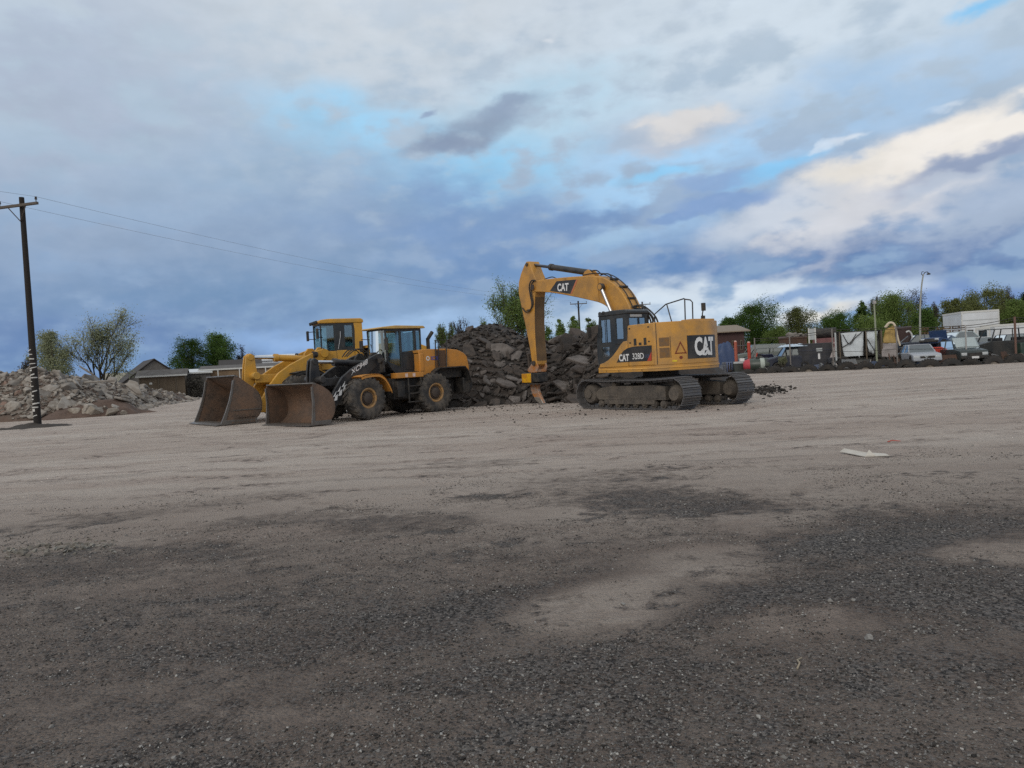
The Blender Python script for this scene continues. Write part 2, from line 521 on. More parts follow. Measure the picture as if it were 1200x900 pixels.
# below the horizon: ground-coloured air
base = w.mix(w.ramp(el, -1.5, -0.3, 1, 0), base, sky_rgb((110, 112, 118)))
w.l(base, bg.inputs['Color'])
world.cycles.sampling_method = 'MANUAL'
world.cycles.sample_map_resolution = 512

sun_d = bpy.data.lights.new('sun', 'SUN')
sun_d.energy = 0.8
sun_d.angle = radians(22)
sun_d.color = (1.0, 0.95, 0.88)
sun = bpy.data.objects.new('sun', sun_d); COL.objects.link(sun)
sun.rotation_euler = (-sd).to_track_quat('-Z', 'Y').to_euler()
sun.location = (0, -20, 30)

SC.view_settings.view_transform = 'Standard'
SC.view_settings.look = 'None'
SC.view_settings.exposure = 0
SC.view_settings.gamma = 1
SC.view_settings.use_curve_mapping = False
SC.cycles.max_bounces = 6
SC.cycles.transparent_max_bounces = 12
SC.cycles.use_denoising = False
# ------------------------------------------------------------------ the yard
def fbm(x, y, z=0.0, o=4):
    return noise.fractal(Vector((x, y, z)), 1.0, 2.0, o, noise_basis='PERLIN_ORIGINAL')


def ground_z(x, y):
    d = hypot(x, y)
    k = 1.0 if d < 40 else max(0.0, 1 - (d - 40) / 30)
    h = 0.028 * fbm(x * 0.25, y * 0.4, 3) + 0.014 * fbm(x * 1.1, y * 1.5, 9)
    return h * k - 0.012 * k


def axis_steps(lim_near, step, lim_far):
    s, v, st = [0.0], 0.0, step
    while v < lim_far:
        if v > lim_near: st *= 1.18
        v += st
        s.append(v)
    return s


xs = axis_steps(14, 0.22, 3200); xs = [-v for v in xs[:0:-1]] + xs
yp = []
v, st = 0.0, 0.16
while v < 3200:
    if v > 12: st *= 1.05
    v += st
    yp.append(v)
ys = [-v for v in axis_steps(2, 1.0, 3000)[:0:-1]] + [0.0] + yp
gv = [(x, y, ground_z(x, y) if (abs(x) < 80 and -3 < y < 80) else 0.0) for y in ys for x in xs]
nx = len(xs)
gf = [(j * nx + i, j * nx + i + 1, (j + 1) * nx + i + 1, (j + 1) * nx + i) for j in range(len(ys) - 1) for i in range(nx - 1)]
gm = bpy.data.meshes.new('ground'); gm.from_pydata(gv, [], gf); gm.shade_smooth()
ground = bpy.data.objects.new('ground', gm); COL.objects.link(ground)
tag(ground, 'grey brown gravel yard with dark damp patches and tyre tracks', None, None, 'structure')

m, t, b, out = new_mat('yard dirt and gravel')
co = t.n('ShaderNodeTexCoord').outputs['Object']
sp = t.n('ShaderNodeSeparateXYZ'); t.l(co, sp.inputs[0])
X, Y = sp.outputs[0], sp.outputs[1]
big = t.noise(t.mapping(co, scale=(1, 1.5, 1)), 0.16, 5, 0.58, 0.8)
mid = t.noise(t.mapping(co, rot=(0, 0, 0.2), scale=(0.8, 1.6, 1)), 0.75, 6, 0.64, 0.6)
lane = t.noise(t.mapping(co, rot=(0, 0, 0.06), scale=(0.055, 0.36, 1)), 1.0, 8, 0.68, 0.6)   # vehicle lanes
lane2 = t.noise(t.mapping(co, rot=(0, 0, -0.35), scale=(0.22, 1.3, 1)), 1.0, 7, 0.66, 0.9)
grit = t.noise(co, 42, 4, 0.75)
fine = t.noise(co, 4.5, 7, 0.72, 0.4)
grit2 = t.noise(co, 130, 3, 0.7)
vor = t.n('ShaderNodeTexVoronoi'); t.l(co, vor.inputs['Vector']); vor.inputs['Scale'].default_value = 55
vor2 = t.n('ShaderNodeTexVoronoi'); t.l(co, vor2.inputs['Vector']); vor2.inputs['Scale'].default_value = 120
# loose dark gravel near the camera side of the yard, pale dust where the machines drive
dark = t.ramp(Y, 4.0, 11.5, 0.80, -0.22)
dark = t.math('ADD', dark, t.math('MULTIPLY', t.math('SUBTRACT', big, 0.5), 1.15))
dark = t.math('ADD', dark, t.math('MULTIPLY', t.math('SUBTRACT', fine, 0.5), 1.5))
dark = t.math('ADD', dark, t.math('MULTIPLY', t.math('SUBTRACT', grit, 0.5), 0.8))
dark = t.math('ADD', dark, t.math('MULTIPLY', t.math('SUBTRACT', mid, 0.5), 1.2))
dark = t.math('ADD', dark, t.math('MULTIPLY', t.math('SUBTRACT', lane2, 0.5), 0.5))
PATCH = []
for (px, py, rx, ry, a, amt) in [   # where each patch was surveyed, half length, half width, tilt, amount (bare pale dirt < 0 < dark gravel)
    (545, 545, 1.6, .8, 0, .5), (690, 565, 1.7, 1.6, 0, .5), (800, 585, 1.3, .9, -.4, .65), (870, 592, .8, .5, -.3, .4), (470, 612, 1.1, .6, 0, .5), (330, 605, 1.3, .6, .2, .35),
    (240, 590, 2.6, .7, .5, .5), (560, 582, .5, .3, 0, .3), (1060, 618, 1.7, .9, 0, .45), (1150, 600, 1.4, .7, 0, .22), (1000, 640, .9, .5, 0, .4), (832, 700, .6, .5, .3, .65), (640, 690, 1.0, .3, .5, .3),
    (100, 660, 1.6, .8, .3, .4), (1080, 690, 1.4, .6, 0, .45), (400, 740, 1.4, .4, .2, .3), (650, 790, .9, .3, 0, .3),
    (770, 690, 1.0, .6, .3, -.65), (700, 712, .9, .5, .3, -.55), (630, 600, .7, .35, 0, -.4), (820, 650, .7, .4, .2, -.4), (900, 602, .6, .8, 0, -.4), (1170, 645, .6, .4, 0, -.45), (930, 722, .6, .4, 0, -.35), (60, 592, 3.0, 1.2, 0, -.3)]:
    g0 = ground_pt(px, py)
    PATCH.append((g0.x, g0.y, rx, ry, a, amt))
for (x, y, rx, ry, a, amt) in PATCH:
    g = t.blob(co, x, y, rx * 1.35, ry * 1.35, a)
    g = t.ramp(t.math('ADD', t.math('ADD', g, t.math('MULTIPLY', t.math('SUBTRACT', mid, 0.5), 0.9)), t.math('MULTIPLY', t.math('SUBTRACT', fine, 0.5), 1.0)), 0.05, 0.65)
    dark = t.math('ADD', dark, t.math('MULTIPLY', g, amt))
dk = t.ramp(dark, -0.12, 1.05)
dust = t.mix(t.ramp(lane, 0.30, 0.68), (0.425, 0.352, 0.302), (0.550, 0.482, 0.422))
dust = t.mix(t.math('MULTIPLY', t.ramp(mid, 0.42, 0.70), 0.55), dust, (0.385, 0.302, 0.262))
dust = t.mix(t.math('MULTIPLY', t.ramp(lane, 0.56, 0.70), 0.40), dust, (0.62, 0.55, 0.485))
dust = t.mix(t.math('MULTIPLY', t.ramp(lane2, 0.60, 0.72), 0.40), dust, (0.20, 0.172, 0.155))
lane3 = t.noise(t.mapping(co, rot=(0, 0, 0.10), scale=(0.22, 2.6, 1)), 1.0, 5, 0.6, 0.3)
dust = t.mix(t.math('MULTIPLY', t.ramp(lane3, 0.56, 0.70), 0.45), dust, (0.205, 0.178, 0.160))
dust = t.mix(t.ramp(Y, 7.0, 14.5, 0.85, 0.0), dust, t.mix(t.ramp(mid, 0.35, 0.65), (0.235, 0.188, 0.160), (0.345, 0.296, 0.255)))
soil = t.mix(t.ramp(mid, 0.3, 0.7), (0.108, 0.080, 0.066), (0.172, 0.135, 0.114))
grav = t.mix(t.ramp(vor.outputs['Color'], 0.1, 0.9), (0.018, 0.017, 0.017), (0.230, 0.208, 0.194))
grav = t.mix(t.ramp(grit2, 0.40, 0.75, 0, .7), grav, (0.040, 0.037, 0.036))
soil = t.mix(t.ramp(grit2, 0.35, 0.65, .75, 0), soil, t.mix(1.0, soil, (0.45, 0.44, 0.44), 'MULTIPLY'))
loose = t.mix(t.ramp(t.math('ADD', grit, t.math('MULTIPLY', t.math('SUBTRACT', dark, 0.66), 0.24)), 0.44, 0.66), soil, grav)
dustier = dust
# ruts left by tyres and tracks: bands along wide arcs, with a broken tread pattern
rut = None
ARCS = [  # centre x, y, radius, half width, strength
    (-6, -22, 34.0, .26, .8), (-6, -22, 36.1, .26, .8), (9, 38, 22.0, .30, .7), (9, 38, 24.3, .30, .7), (2, 60, 47.5, .25, .6), (2, 60, 49.4, .25, .6),
    (14, -6, 16.5, .22, .55), (14, -6, 18.3, .22, .55), (-3, -60, 76.0, .3, .8), (-3, -60, 78.4, .3, .8), (20, -40, 66.0, .3, .7), (20, -40, 68.2, .3, .7), (-10, 2, 9.0, .2, .5), (-10, 2, 10.8, .2, .5)]
tread = t.noise(co, 7.5, 3, 0.6)
for (cx, cy, R_, hw, st) in ARCS:
    vd = t.n('ShaderNodeVectorMath', operation='DISTANCE'); t.l(co, vd.inputs[0]); vd.inputs[1].default_value = (cx, cy, 0)
    dd = t.math('ABSOLUTE', t.math('SUBTRACT', t.math('ADD', vd.outputs['Value'], t.math('MULTIPLY', t.math('SUBTRACT', mid, 0.5), 0.5)), R_))
    bm_ = t.math('MULTIPLY', t.ramp(dd, hw * .55, hw * 1.25, 1, 0), st)
    rut = bm_ if rut is None else t.math('MAXIMUM', rut, bm_)
rut = t.math('MULTIPLY', rut, t.ramp(t.math('ADD', tread, t.math('MULTIPLY', t.math('SUBTRACT', fine, .5), 1.2)), 0.38, 0.62))
rut = t.math('MULTIPLY', rut, t.ramp(mid, 0.35, 0.55))
col = t.mix(dk, dust, loose)
col = t.mix(t.math('MULTIPLY', rut, 0.55), col, t.mix(1.0, col, (0.62, 0.58, 0.56), 'MULTIPLY'))
col = t.mix(t.math('MULTIPLY', t.ramp(grit, 0.35, 0.75), 0.35), col, t.mix(1.0, col, (0.55, 0.55, 0.56), 'MULTIPLY'))
# scattered pale chips
chip = t.ramp(vor2.outputs['Distance'], 0.20, 0.32, 1, 0)
sv = t.n('ShaderNodeSeparateColor'); t.l(vor2.outputs['Color'], sv.inputs[0])
chip = t.math('MULTIPLY', chip, t.ramp(sv.outputs[0], 0.78, 0.82))
col = t.mix(t.math('MULTIPLY', chip, 0.75), col, (0.27, 0.262, 0.25))
t.put(b.inputs['Base Color'], col)
b.inputs['Roughness'].default_value = 0.95
b.inputs['Specular IOR Level'].default_value = 0.2
hsum = t.math('ADD', t.math('MULTIPLY', grit, 0.6), t.math('MULTIPLY', vor.outputs['Distance'], -0.5))
hsum = t.math('ADD', hsum, t.math('MULTIPLY', mid, 1.2))
hsum = t.math('ADD', hsum, t.math('MULTIPLY', fine, 0.9))
hsum = t.math('ADD', hsum, t.math('MULTIPLY', rut, -0.8))
bp = t.n('ShaderNodeBump'); bp.inputs['Strength'].default_value = 0.9; bp.inputs['Distance'].default_value = 0.045
t.l(hsum, bp.inputs['Height']); t.l(bp.outputs[0], b.inputs['Normal'])
gm.materials.append(m)

# ------------------------------------------------------------------ loose stones (nobody could count them)
def stone_hull(r, flat=0.6, n=9, rg=random):
    bm = bmesh.new()
    for _ in range(n):
        d = Vector((rg.gauss(0, 1), rg.gauss(0, 1), rg.gauss(0, 1))).normalized()
        bm.verts.new((d.x * r * rg.uniform(.75, 1.2), d.y * r * rg.uniform(.6, 1), d.z * r * flat))
    res = bmesh.ops.convex_hull(bm, input=bm.verts)
    bmesh.ops.delete(bm, geom=[v for v in bm.verts if not v.link_faces], context='VERTS')
    bm.verts.index_update()
    vs = [v.co.copy() for v in bm.verts]; fs = [[v.index for v in f.verts] for f in bm.faces]
    bm.free()
    return vs, fs


def rnd_mat(name, tones, rough=0.9, bump=0.0, attr='tone'):
    """stone material: tone picked per face-attribute from a list of colours"""
    m, t, b, out = new_mat(name)
    at_ = t.n('ShaderNodeAttribute'); at_.attribute_name = attr
    rp = t.n('ShaderNodeValToRGB'); rp.color_ramp.interpolation = 'LINEAR'
    el_ = rp.color_ramp.elements
    for i, c in enumerate(tones):
        e = el_[i] if i < 2 else el_.new(i / (len(tones) - 1))
        e.color = (*c, 1)
    for i in range(len(tones)): el_[i].position = i / (len(tones) - 1)
    t.l(at_.outputs['Fac'], rp.inputs[0])
    tc = t.n('ShaderNodeTexCoord').outputs['Object']
    n1 = t.noise(tc, 9, 5, 0.65)
    c = t.mix(t.ramp(n1, 0.3, 0.7), t.mix(1.0, rp.outputs[0], (0.72, 0.70, 0.68), 'MULTIPLY'), rp.outputs[0])
    t.put(b.inputs['Base Color'], c)
    b.inputs['Roughness'].default_value = rough
    b.inputs['Specular IOR Level'].default_value = 0.25
    if bump:
        bn = t.n('ShaderNodeBump'); bn.inputs['Strength'].default_value = bump; bn.inputs['Distance'].default_value = 0.03
        t.l(t.noise(tc, 14, 5, 0.65), bn.inputs['Height']); t.l(bn.outputs[0], b.inputs['Normal'])
    return m


def scatter_mesh(name, hulls, places, mat, tone_f=None):
    """places = [(x, y, z, scale, tone)] -> one mesh of many small stones"""
    V, Fc, T = [], [], []
    rg = random.Random(5)
    for (x, y, z, s, tone) in places:
        vs, fs = hulls[rg.randrange(len(hulls))]
        a = rg.uniform(0, 6.283); ca, sa = cos(a) * s, sin(a) * s
        i = len(V)
        V += [(x + v.x * ca - v.y * sa, y + v.x * sa + v.y * ca, z + v.z * s) for v in vs]
        Fc += [tuple(i + k for k in f) for f in fs]
        T += [tone] * len(fs)
    me = bpy.data.meshes.new(name); me.from_pydata(V, [], Fc)
    a = me.attributes.new('tone', 'FLOAT', 'FACE'); a.data.foreach_set('value', T)
    me.materials.append(mat)
    o = bpy.data.objects.new(name, me); COL.objects.link(o)
    return o


rg = random.Random(11)
peb = [stone_hull(1.0, 0.62, 8, rg) for _ in range(14)]
places = []
for _ in range(80000):
    d = 2.6 * (12.5 / 2.6) ** (rg.random() ** 0.9)
    a = rg.uniform(-0.66, 0.66)
    x, y = d * math.tan(a), d
    cl = fbm(x * 0.55, y * 0.9, 21) + 0.5 * fbm(x * 2.1, y * 2.4, 2)
    thr = -0.25 + max(0, (y - 6) / 6)
    bare = any((abs((x - px) * cos(pa) + (y - py) * sin(pa)) / (prx * 1.0)) ** 2 + (abs(-(x - px) * sin(pa) + (y - py) * cos(pa)) / pry) ** 2 < 1 for (px, py, prx, pry, pa, amt) in PATCH if amt < -0.3)
    if cl < thr + (0.45 if bare else 0) - rg.random() * 0.35:
        continue
    s = 0.0045 + 0.0065 * rg.random() ** 2 + (0.010 * rg.random() ** 2 if rg.random() < 0.05 else 0)
    tone = rg.random() ** 1.5 * 0.7 if rg.random() < 0.66 else rg.uniform(0.6, 1)
    places.append((x, y, ground_z(x, y) + s * 0.15, s * (1 + max(0, d - 5) * 0.06), tone))
gravel_mat = rnd_mat('loose gravel', [(0.030, 0.028, 0.027), (0.068, 0.063, 0.060), (0.115, 0.106, 0.10), (0.22, 0.21, 0.20), (0.42, 0.41, 0.39)])
tag(scatter_mesh('gravel', peb, places, gravel_mat), 'loose grey gravel scattered over the near part of the yard', 'gravel', None, 'stuff')

# a strip of pale clods pushed up by a blade, left of the camera
places = []
for _ in range(150):
    u = rg.random() ** 0.8
    p = ground_pt(2 + 135 * u, 648 - 12 * u + rg.gauss(0, 4))
    s = rg.uniform(0.012, 0.05) * (1.25 - 0.6 * u)
    places.append((p.x, p.y, ground_z(p.x, p.y) + s * 0.2, s, rg.uniform(0, 1)))
clod_mat = rnd_mat('pale clods', [(0.13, 0.12, 0.105), (0.22, 0.205, 0.18), (0.27, 0.255, 0.23)])
tag(scatter_mesh('clods', peb, places, clod_mat), 'strip of pale dirt clods on dark gravel near left edge', 'dirt clods', None, 'stuff')

# single stones lying about
big_stones = [(1140, 522, 0.03), (730, 707, 0.028), (1000, 706, 0.03), (1018, 748, 0.045), (973, 706, 0.03), (91, 713, 0.03), (182, 607, 0.03), (803, 588, 0.03),
              (60, 847, 0.022), (700, 825, 0.022), (885, 862, 0.022), (1012, 885, 0.02), (140, 757, 0.022)]
smesh = []
for k in range(4):
    vs, fs = stone_hull(1, 0.6, 14, rg)
    me = MB().add(vs, fs).mesh('stone'); me.materials.append(surf('pale field stone', (0.24, 0.23, 0.215), 0.9, vary=0.25, dirt=MUD, dirt_amt=0.4, rnd=0.15))
    smesh.append(me)
for i, (px, py, s) in enumerate(big_stones):
    o = bpy.data.objects.new('stone', smesh[i % 4]); COL.objects.link(o)
    p = ground_pt(px, py)
    o.location = (p.x, p.y, ground_z(p.x, p.y) + s * 0.3); s *= .72; o.scale = (s, s, s); o.rotation_euler = (0, 0, i * 1.3)
    tag(o, 'fist sized pale stone lying loose on the open gravel yard', 'stone', 'loose stones on the yard')

# bent sheet of pale board
p = ground_pt(1018, 536)
bd = thing('board', 'pale bent board lying alone on the open gravel at right', 'board', (p.x, p.y, ground_z(p.x, p.y)), radians(-2))
def slab_mesh(pts, th):
    b = MB(); n = len(pts)
    b.add(pts + [(q[0], q[1], q[2] + th) for q in pts], [tuple(range(n))[::-1], tuple(range(n, 2 * n))] + [(i, (i + 1) % n, n + (i + 1) % n, n + i) for i in range(n)])
    return b
bmat = surf('weathered board', (0.52, 0.49, 0.44), 0.8, vary=0.08, dirt=DUST, dirt_amt=0.4)
slab_mesh([(-0.17, 0.62, 0.012), (-0.05, 0.0, 0.004), (0.09, 0.10, 0.03), (-0.09, 0.66, 0.05)], 0.010).build('board_half', bmat, bd)
slab_mesh([(-0.05, 0.0, 0.005), (0.29, -0.03, 0.004), (0.28, 0.07, 0.020), (0.11, 0.16, 0.033)], 0.010).build('board_half', bmat, bd)
slab_mesh([(-0.045, 0.0, 0.014), (0.09, -0.01, 0.014), (0.035, 0.06, 0.095)], 0.008).build('board_flap', bmat, bd)
p = ground_pt(1047, 516.5)
rr = MB().tube([(-0.1, 0, 0.012), (-0.02, 0.01, 0.03), (0.05, -0.01, 0.022), (0.12, 0.0, 0.012)], 0.011, 6, 0.006).build('plastic_scrap', surf('red plastic', (0.40, 0.07, 0.05), 0.5))
rr.location = (p.x, p.y, ground_z(p.x, p.y)); tag(rr, 'thin red plastic scrap on the gravel beyond the bent board', 'litter')
p = ground_pt(939, 781)
tw = MB().tube([(-0.03, -0.02, 0.006), (0.0, 0.02, 0.02), (0.01, 0.08, 0.012), (0.05, 0.12, 0.006)], 0.006, 5, 0.003).build('twig', surf('dry twig', (0.30, 0.25, 0.18), 0.9))
tw.location = (p.x, p.y, ground_z(p.x, p.y)); tag(tw, 'small dry curled twig on dark gravel in the foreground', 'twig')
# ------------------------------------------------------------------ rubble
def seg_dist(px, py, poly):
    """signed distance to the inside of a polygon (positive inside)"""
    inside = False; best = 1e9
    n = len(poly)
    for i in range(n):
        x1, y1 = poly[i]; x2, y2 = poly[(i + 1) % n]
        if (y1 > py) != (y2 > py) and px < (x2 - x1) * (py - y1) / (y2 - y1) + x1:
            inside = not inside
        dx, dy = x2 - x1, y2 - y1
        t_ = max(0, min(1, ((px - x1) * dx + (py - y1) * dy) / (dx * dx + dy * dy)))
        best = min(best, hypot(px - x1 - t_ * dx, py - y1 - t_ * dy))
    return best if inside else -best


def heightfield(name, poly, hfun, step, mat):
    x0 = min(p[0] for p in poly) - 1; x1 = max(p[0] for p in poly) + 1
    y0 = min(p[1] for p in poly) - 1; y1 = max(p[1] for p in poly) + 1
    nx_, ny_ = int((x1 - x0) / step), int((y1 - y0) / step)
    vs = [(x0 + i * step, y0 + j * step, hfun(x0 + i * step, y0 + j * step)) for j in range(ny_) for i in range(nx_)]
    fs = []
    for j in range(ny_ - 1):
        for i in range(nx_ - 1):
            q = (j * nx_ + i, j * nx_ + i + 1, (j + 1) * nx_ + i + 1, (j + 1) * nx_ + i)
            if max(vs[k][2] for k in q) > -0.25: fs.append(q)
    me = bpy.data.meshes.new(name); me.from_pydata(vs, [], fs); me.shade_smooth()
    me.materials.append(mat)
    o = bpy.data.objects.new(name, me); COL.objects.link(o)
    return o


def chunk_mesh(name, kind, rg, mat):
    """a broken piece: 'block', 'slab' or 'cobble'"""
    bm = bmesh.new()
    if kind == 'cobble':
        n, dims = 16, (1, 0.85, 0.7)
    elif kind == 'slab':
        n, dims = 11, (1.0, 0.75, 0.125)
    else:
        n, dims = 13, (1.0, 0.72, 0.5)
    if kind == 'slab':                      # an irregular plate with rough broken sides
        k = rg.randint(5, 7)
        a0 = rg.random() * 6
        for i in range(k):
            a = a0 + 2 * pi * (i + rg.uniform(-.3, .3)) / k
            r = rg.uniform(0.7, 1.1)
            for zz in (-1, 1):
                rr = r * rg.uniform(0.9, 1.05)
                bm.verts.new((dims[0] * rr * cos(a), dims[1] * rr * sin(a), dims[2] * zz * rg.uniform(0.8, 1.0)))
    else:
        for i in range(n):
            d = Vector((rg.gauss(0, 1), rg.gauss(0, 1), rg.gauss(0, 1)))
            d /= max(abs(c) for c in d) * 0.55 + d.length * 0.45
            bm.verts.new((d.x * dims[0], d.y * dims[1], d.z * dims[2]))
    bmesh.ops.convex_hull(bm, input=bm.verts)
    bmesh.ops.delete(bm, geom=[v for v in bm.verts if not v.link_faces], context='VERTS')
    bmesh.ops.bevel(bm, geom=bm.edges[:], offset=0.035, segments=1, affect='EDGES', profile=0.5)
    bmesh.ops.triangulate(bm, faces=[f for f in bm.faces if len(f.verts) > 4])
    bmesh.ops.subdivide_edges(bm, edges=[e for e in bm.edges if e.calc_length() > 0.5], cuts=1, use_grid_fill=True)
    for v in bm.verts:
        v.co += Vector((noise.noise(v.co * 3.1), noise.noise(v.co * 3.1 + Vector((9, 0, 0))), noise.noise(v.co * 3.1 + Vector((0, 7, 0))))) * (0.045 if kind != 'slab' else 0.022)
    me = bpy.data.meshes.new(name); bm.to_mesh(me); bm.free()
    me.materials.append(mat)
    return me


def slope_frame(hf, x, y, tilt, rg):
    e = 0.25
    nrm = Vector((hf(x - e, y) - hf(x + e, y), hf(x, y - e) - hf(x, y + e), 2 * e)).normalized()
    nrm = (nrm + Vector((rg.gauss(0, tilt), rg.gauss(0, tilt), rg.gauss(0, tilt * 0.5)))).normalized()
    q = nrm.to_track_quat('Z', 'Y')
    return q @ Euler((0, 0, rg.uniform(0, 6.28))).to_quaternion()


# ---- pale concrete heap on the left
LEFT_POLY = [(-60, 45.0), (-34, 44.2), (-29, 43.6), (-25.2, 45.3), (-25.6, 49), (-27.8, 55), (-30.8, 68), (-33, 77), (-37, 79), (-44, 80), (-60, 80)]
def left_h(x, y):
    d = seg_dist(x, y, LEFT_POLY)
    if d < -1.4: return -0.6
    top = 3.35 if y < 50 else max(0.8, 3.35 - (y - 50) * 0.095)
    top *= 1 + 0.16 * fbm(x * 0.22, y * 0.22, 5)
    h = min(d * 0.62, top) if d > 0 else d * 0.4
    if d > 0: h = top * (1 - math.exp(-h / top * 1.6)) * 1.12
    return h + (0.22 * fbm(x * 0.9, y * 0.9, 1, 5) if d > -0.2 else 0)

heap_m = surf('crushed concrete and earth', (0.155, 0.130, 0.110), 0.95, vary=0.35, dirt=(0.09, 0.052, 0.036), dirt_amt=0.8, dirt_scale=0.45, bump=0.8, bump_scale=6)
heap = heightfield('rubble_heap', LEFT_POLY, left_h, 0.28, heap_m)
tag(heap, 'long heap of crushed concrete and earth by the tilted utility pole', 'rubble heap')
# reddish earth dumped against its near corner
def dirt_h(x, y):
    c = Vector((x + 25.9, (y - 46.2)))
    r = sqrt((c.x / 3.3) ** 2 + ((c.y) / 3.0) ** 2)
    return 1.05 * max(-0.3, (1 - r ** 1.3)) + 0.30 * fbm(x * 0.7, y * 0.7, 4, 5)
dm = heightfield('earth_mound', [(-29.6, 43), (-22.4, 43), (-22.4, 49.6), (-29.6, 49.6)], lambda x, y: dirt_h(x, y) if dirt_h(x, y) > -0.25 else -0.6, 0.2,
                 surf('red brown earth', (0.080, 0.050, 0.037), 0.97, vary=0.3, dirt=(0.15, 0.10, 0.075), dirt_amt=0.5, dirt_scale=1.2, bump=0.9, bump_scale=9))
tag(dm, 'red brown earth mound dumped against the pale concrete heap', 'earth mound')

conc = surf('broken concrete', (0.295, 0.268, 0.238), 0.92, vary=0.18, dirt=(0.14, 0.11, 0.085), dirt_amt=0.6, dirt_scale=2.0, rnd=0.28, bump=0.5, bump_scale=11)
pink = surf('broken brick', (0.22, 0.135, 0.105), 0.92, vary=0.2, dirt=(0.19, 0.16, 0.13), dirt_amt=0.6, dirt_scale=2, rnd=0.2, bump=0.5, bump_scale=11)
rg = random.Random(3)
c_block = [chunk_mesh('chunk', 'block', rg, conc) for _ in range(8)]
c_slab = [chunk_mesh('chunk', 'slab', rg, conc) for _ in range(6)]
c_brick = [chunk_mesh('chunk', 'block', rg, pink) for _ in range(4)]

def put_chunk(me, name, x, y, z, s, q, label, group, cat='concrete chunk'):
    o = bpy.data.objects.new(name, me); COL.objects.link(o)
    o.location = (x, y, z); o.scale = s if isinstance(s, tuple) else (s, s, s)
    o.rotation_mode = 'QUATERNION'; o.rotation_quaternion = q
    return tag(o, label, cat, group)

L_LAB = 'broken pale concrete chunk on the long rubble heap at left'
n_put = 0
spots = []
while n_put < 285:
    if rg.random() < 0.72:
        px, py = rg.uniform(-8, 175), rg.uniform(432, 490)
    else:
        px, py = rg.uniform(150, 232), rg.uniform(452, 479)
    d = bearing(px, py)
    hit = None
    D = 42.0
    while D < 84:
        p = CAM_POS + d * (D / d.y)
        if p.z < left_h(p.x, p.y) or (p.z < 0.02 and seg_dist(p.x, p.y, LEFT_POLY) > -1.2):
            hit = p; break
        D += 0.15
    if hit is None: continue
    if dirt_h(hit.x, hit.y) > left_h(hit.x, hit.y) + 0.1 and rg.random() < 0.45: continue
    s = 0.20 + 0.42 * rg.random() ** 2.2
    if hit.y > 56: s *= 1.05
    if any(hypot(hit.x - a, hit.y - b_) < (s + c) * 0.55 for a, b_, c in spots): continue
    spots.append((hit.x, hit.y, s))
    red = hit.x < -29.5 and hit.y < 52 and rg.random() < 0.18
    me = rg.choice(c_brick) if red else (rg.choice(c_slab) if rg.random() < 0.36 else rg.choice(c_block))
    if me in c_slab: s *= 1.35
    z = max(left_h(hit.x, hit.y), dirt_h(hit.x, hit.y), 0)
    put_chunk(me, 'concrete_chunk', hit.x, hit.y, z + s * 0.10, (s, s * rg.uniform(.8, 1.1), s * rg.uniform(.8, 1.2)), slope_frame(left_h, hit.x, hit.y, 0.38, rg),
              'reddish brick rubble lump near the left end of the long heap' if red else L_LAB, 'reddish brick lumps on the left heap' if red else 'concrete chunks on the left heap', 'brick lump' if red else 'concrete chunk')
    n_put += 1

def boulder(px, py, D, s, label, me, tilt=(0, 0, 0), sc=(1, .9, .85), cat='boulder', sink=0.62):
    p = foot(px, D)
    o = put_chunk(me, 'boulder', p.x, p.y, s * sc[2] * sink, (s * sc[0], s * sc[1], s * sc[2]), Euler(tilt).to_quaternion(), label, None, cat)
    return o
cob = [chunk_mesh('boulder', 'cobble', rg, surf('field boulder', (0.29, 0.255, 0.215), 0.92, vary=0.2, dirt=(0.15, 0.12, 0.09), dirt_amt=0.6, rnd=0.15, bump=0.5, bump_scale=7)) for _ in range(4)]
boulder(109, 486, 44.2, 0.62, 'largest round pale boulder at the foot of the red brown earth mound', cob[0])
boulder(132, 486, 44.0, 0.42, 'medium pale boulder right of the largest boulder below the earth mound', cob[1], (0, 0, 1))
boulder(88, 486, 44.4, 0.55, 'tan rounded boulder left of the largest boulder, behind the utility pole', cob[2], (0, 0, 2))
boulder(144, 485, 44.4, 0.26, 'small pale boulder at the right end of the boulder row', cob[3])
def slab_at(px, py, D, s, label, tilt, me, sc=(1, 1, 1)):
    p = at(px, py, D)
    o = put_chunk(me, 'concrete_chunk', p.x, p.y, p.z, (s * sc[0], s * sc[1], s * sc[2]), Euler(tilt).to_quaternion(), label, None, 'concrete slab')
slab_at(73, 466, 46.3, 0.95, 'long flat pale slab leaning on the rubble just right of the utility pole', (0.7, -0.28, 0.0), c_slab[1], (1.25, 0.7, 1))
slab_at(54, 449, 47.3, 0.62, 'square light slab lying flat behind the utility pole', (0.55, 0.05, 0.3), c_slab[3])
slab_at(70, 448, 48.0, 0.65, 'broad pale block on the crest right of the utility pole', (0.5, 0.2, 0.4), c_block[2])
slab_at(158, 454, 52.5, 0.85, 'long tilted concrete slab above the red brown earth mound', (0.65, 0.52, -0.5), c_slab[0], (1.3, 0.7, 1))
slab_at(117, 447, 48.0, 0.8, 'thin level slab on top of the red brown earth mound', (0.05, 0.0, 0.1), c_slab[2], (1.2, .7, .55))
slab_at(101, 434, 51.0, 0.62, 'narrow white plank sticking up from the rubble crest below the pale tree', (0.1, 0.62, 0.0), c_slab[4], (1.3, 0.25, .6))
small = [stone_hull(1, 0.65, 10, rg) for _ in range(10)]
places = []
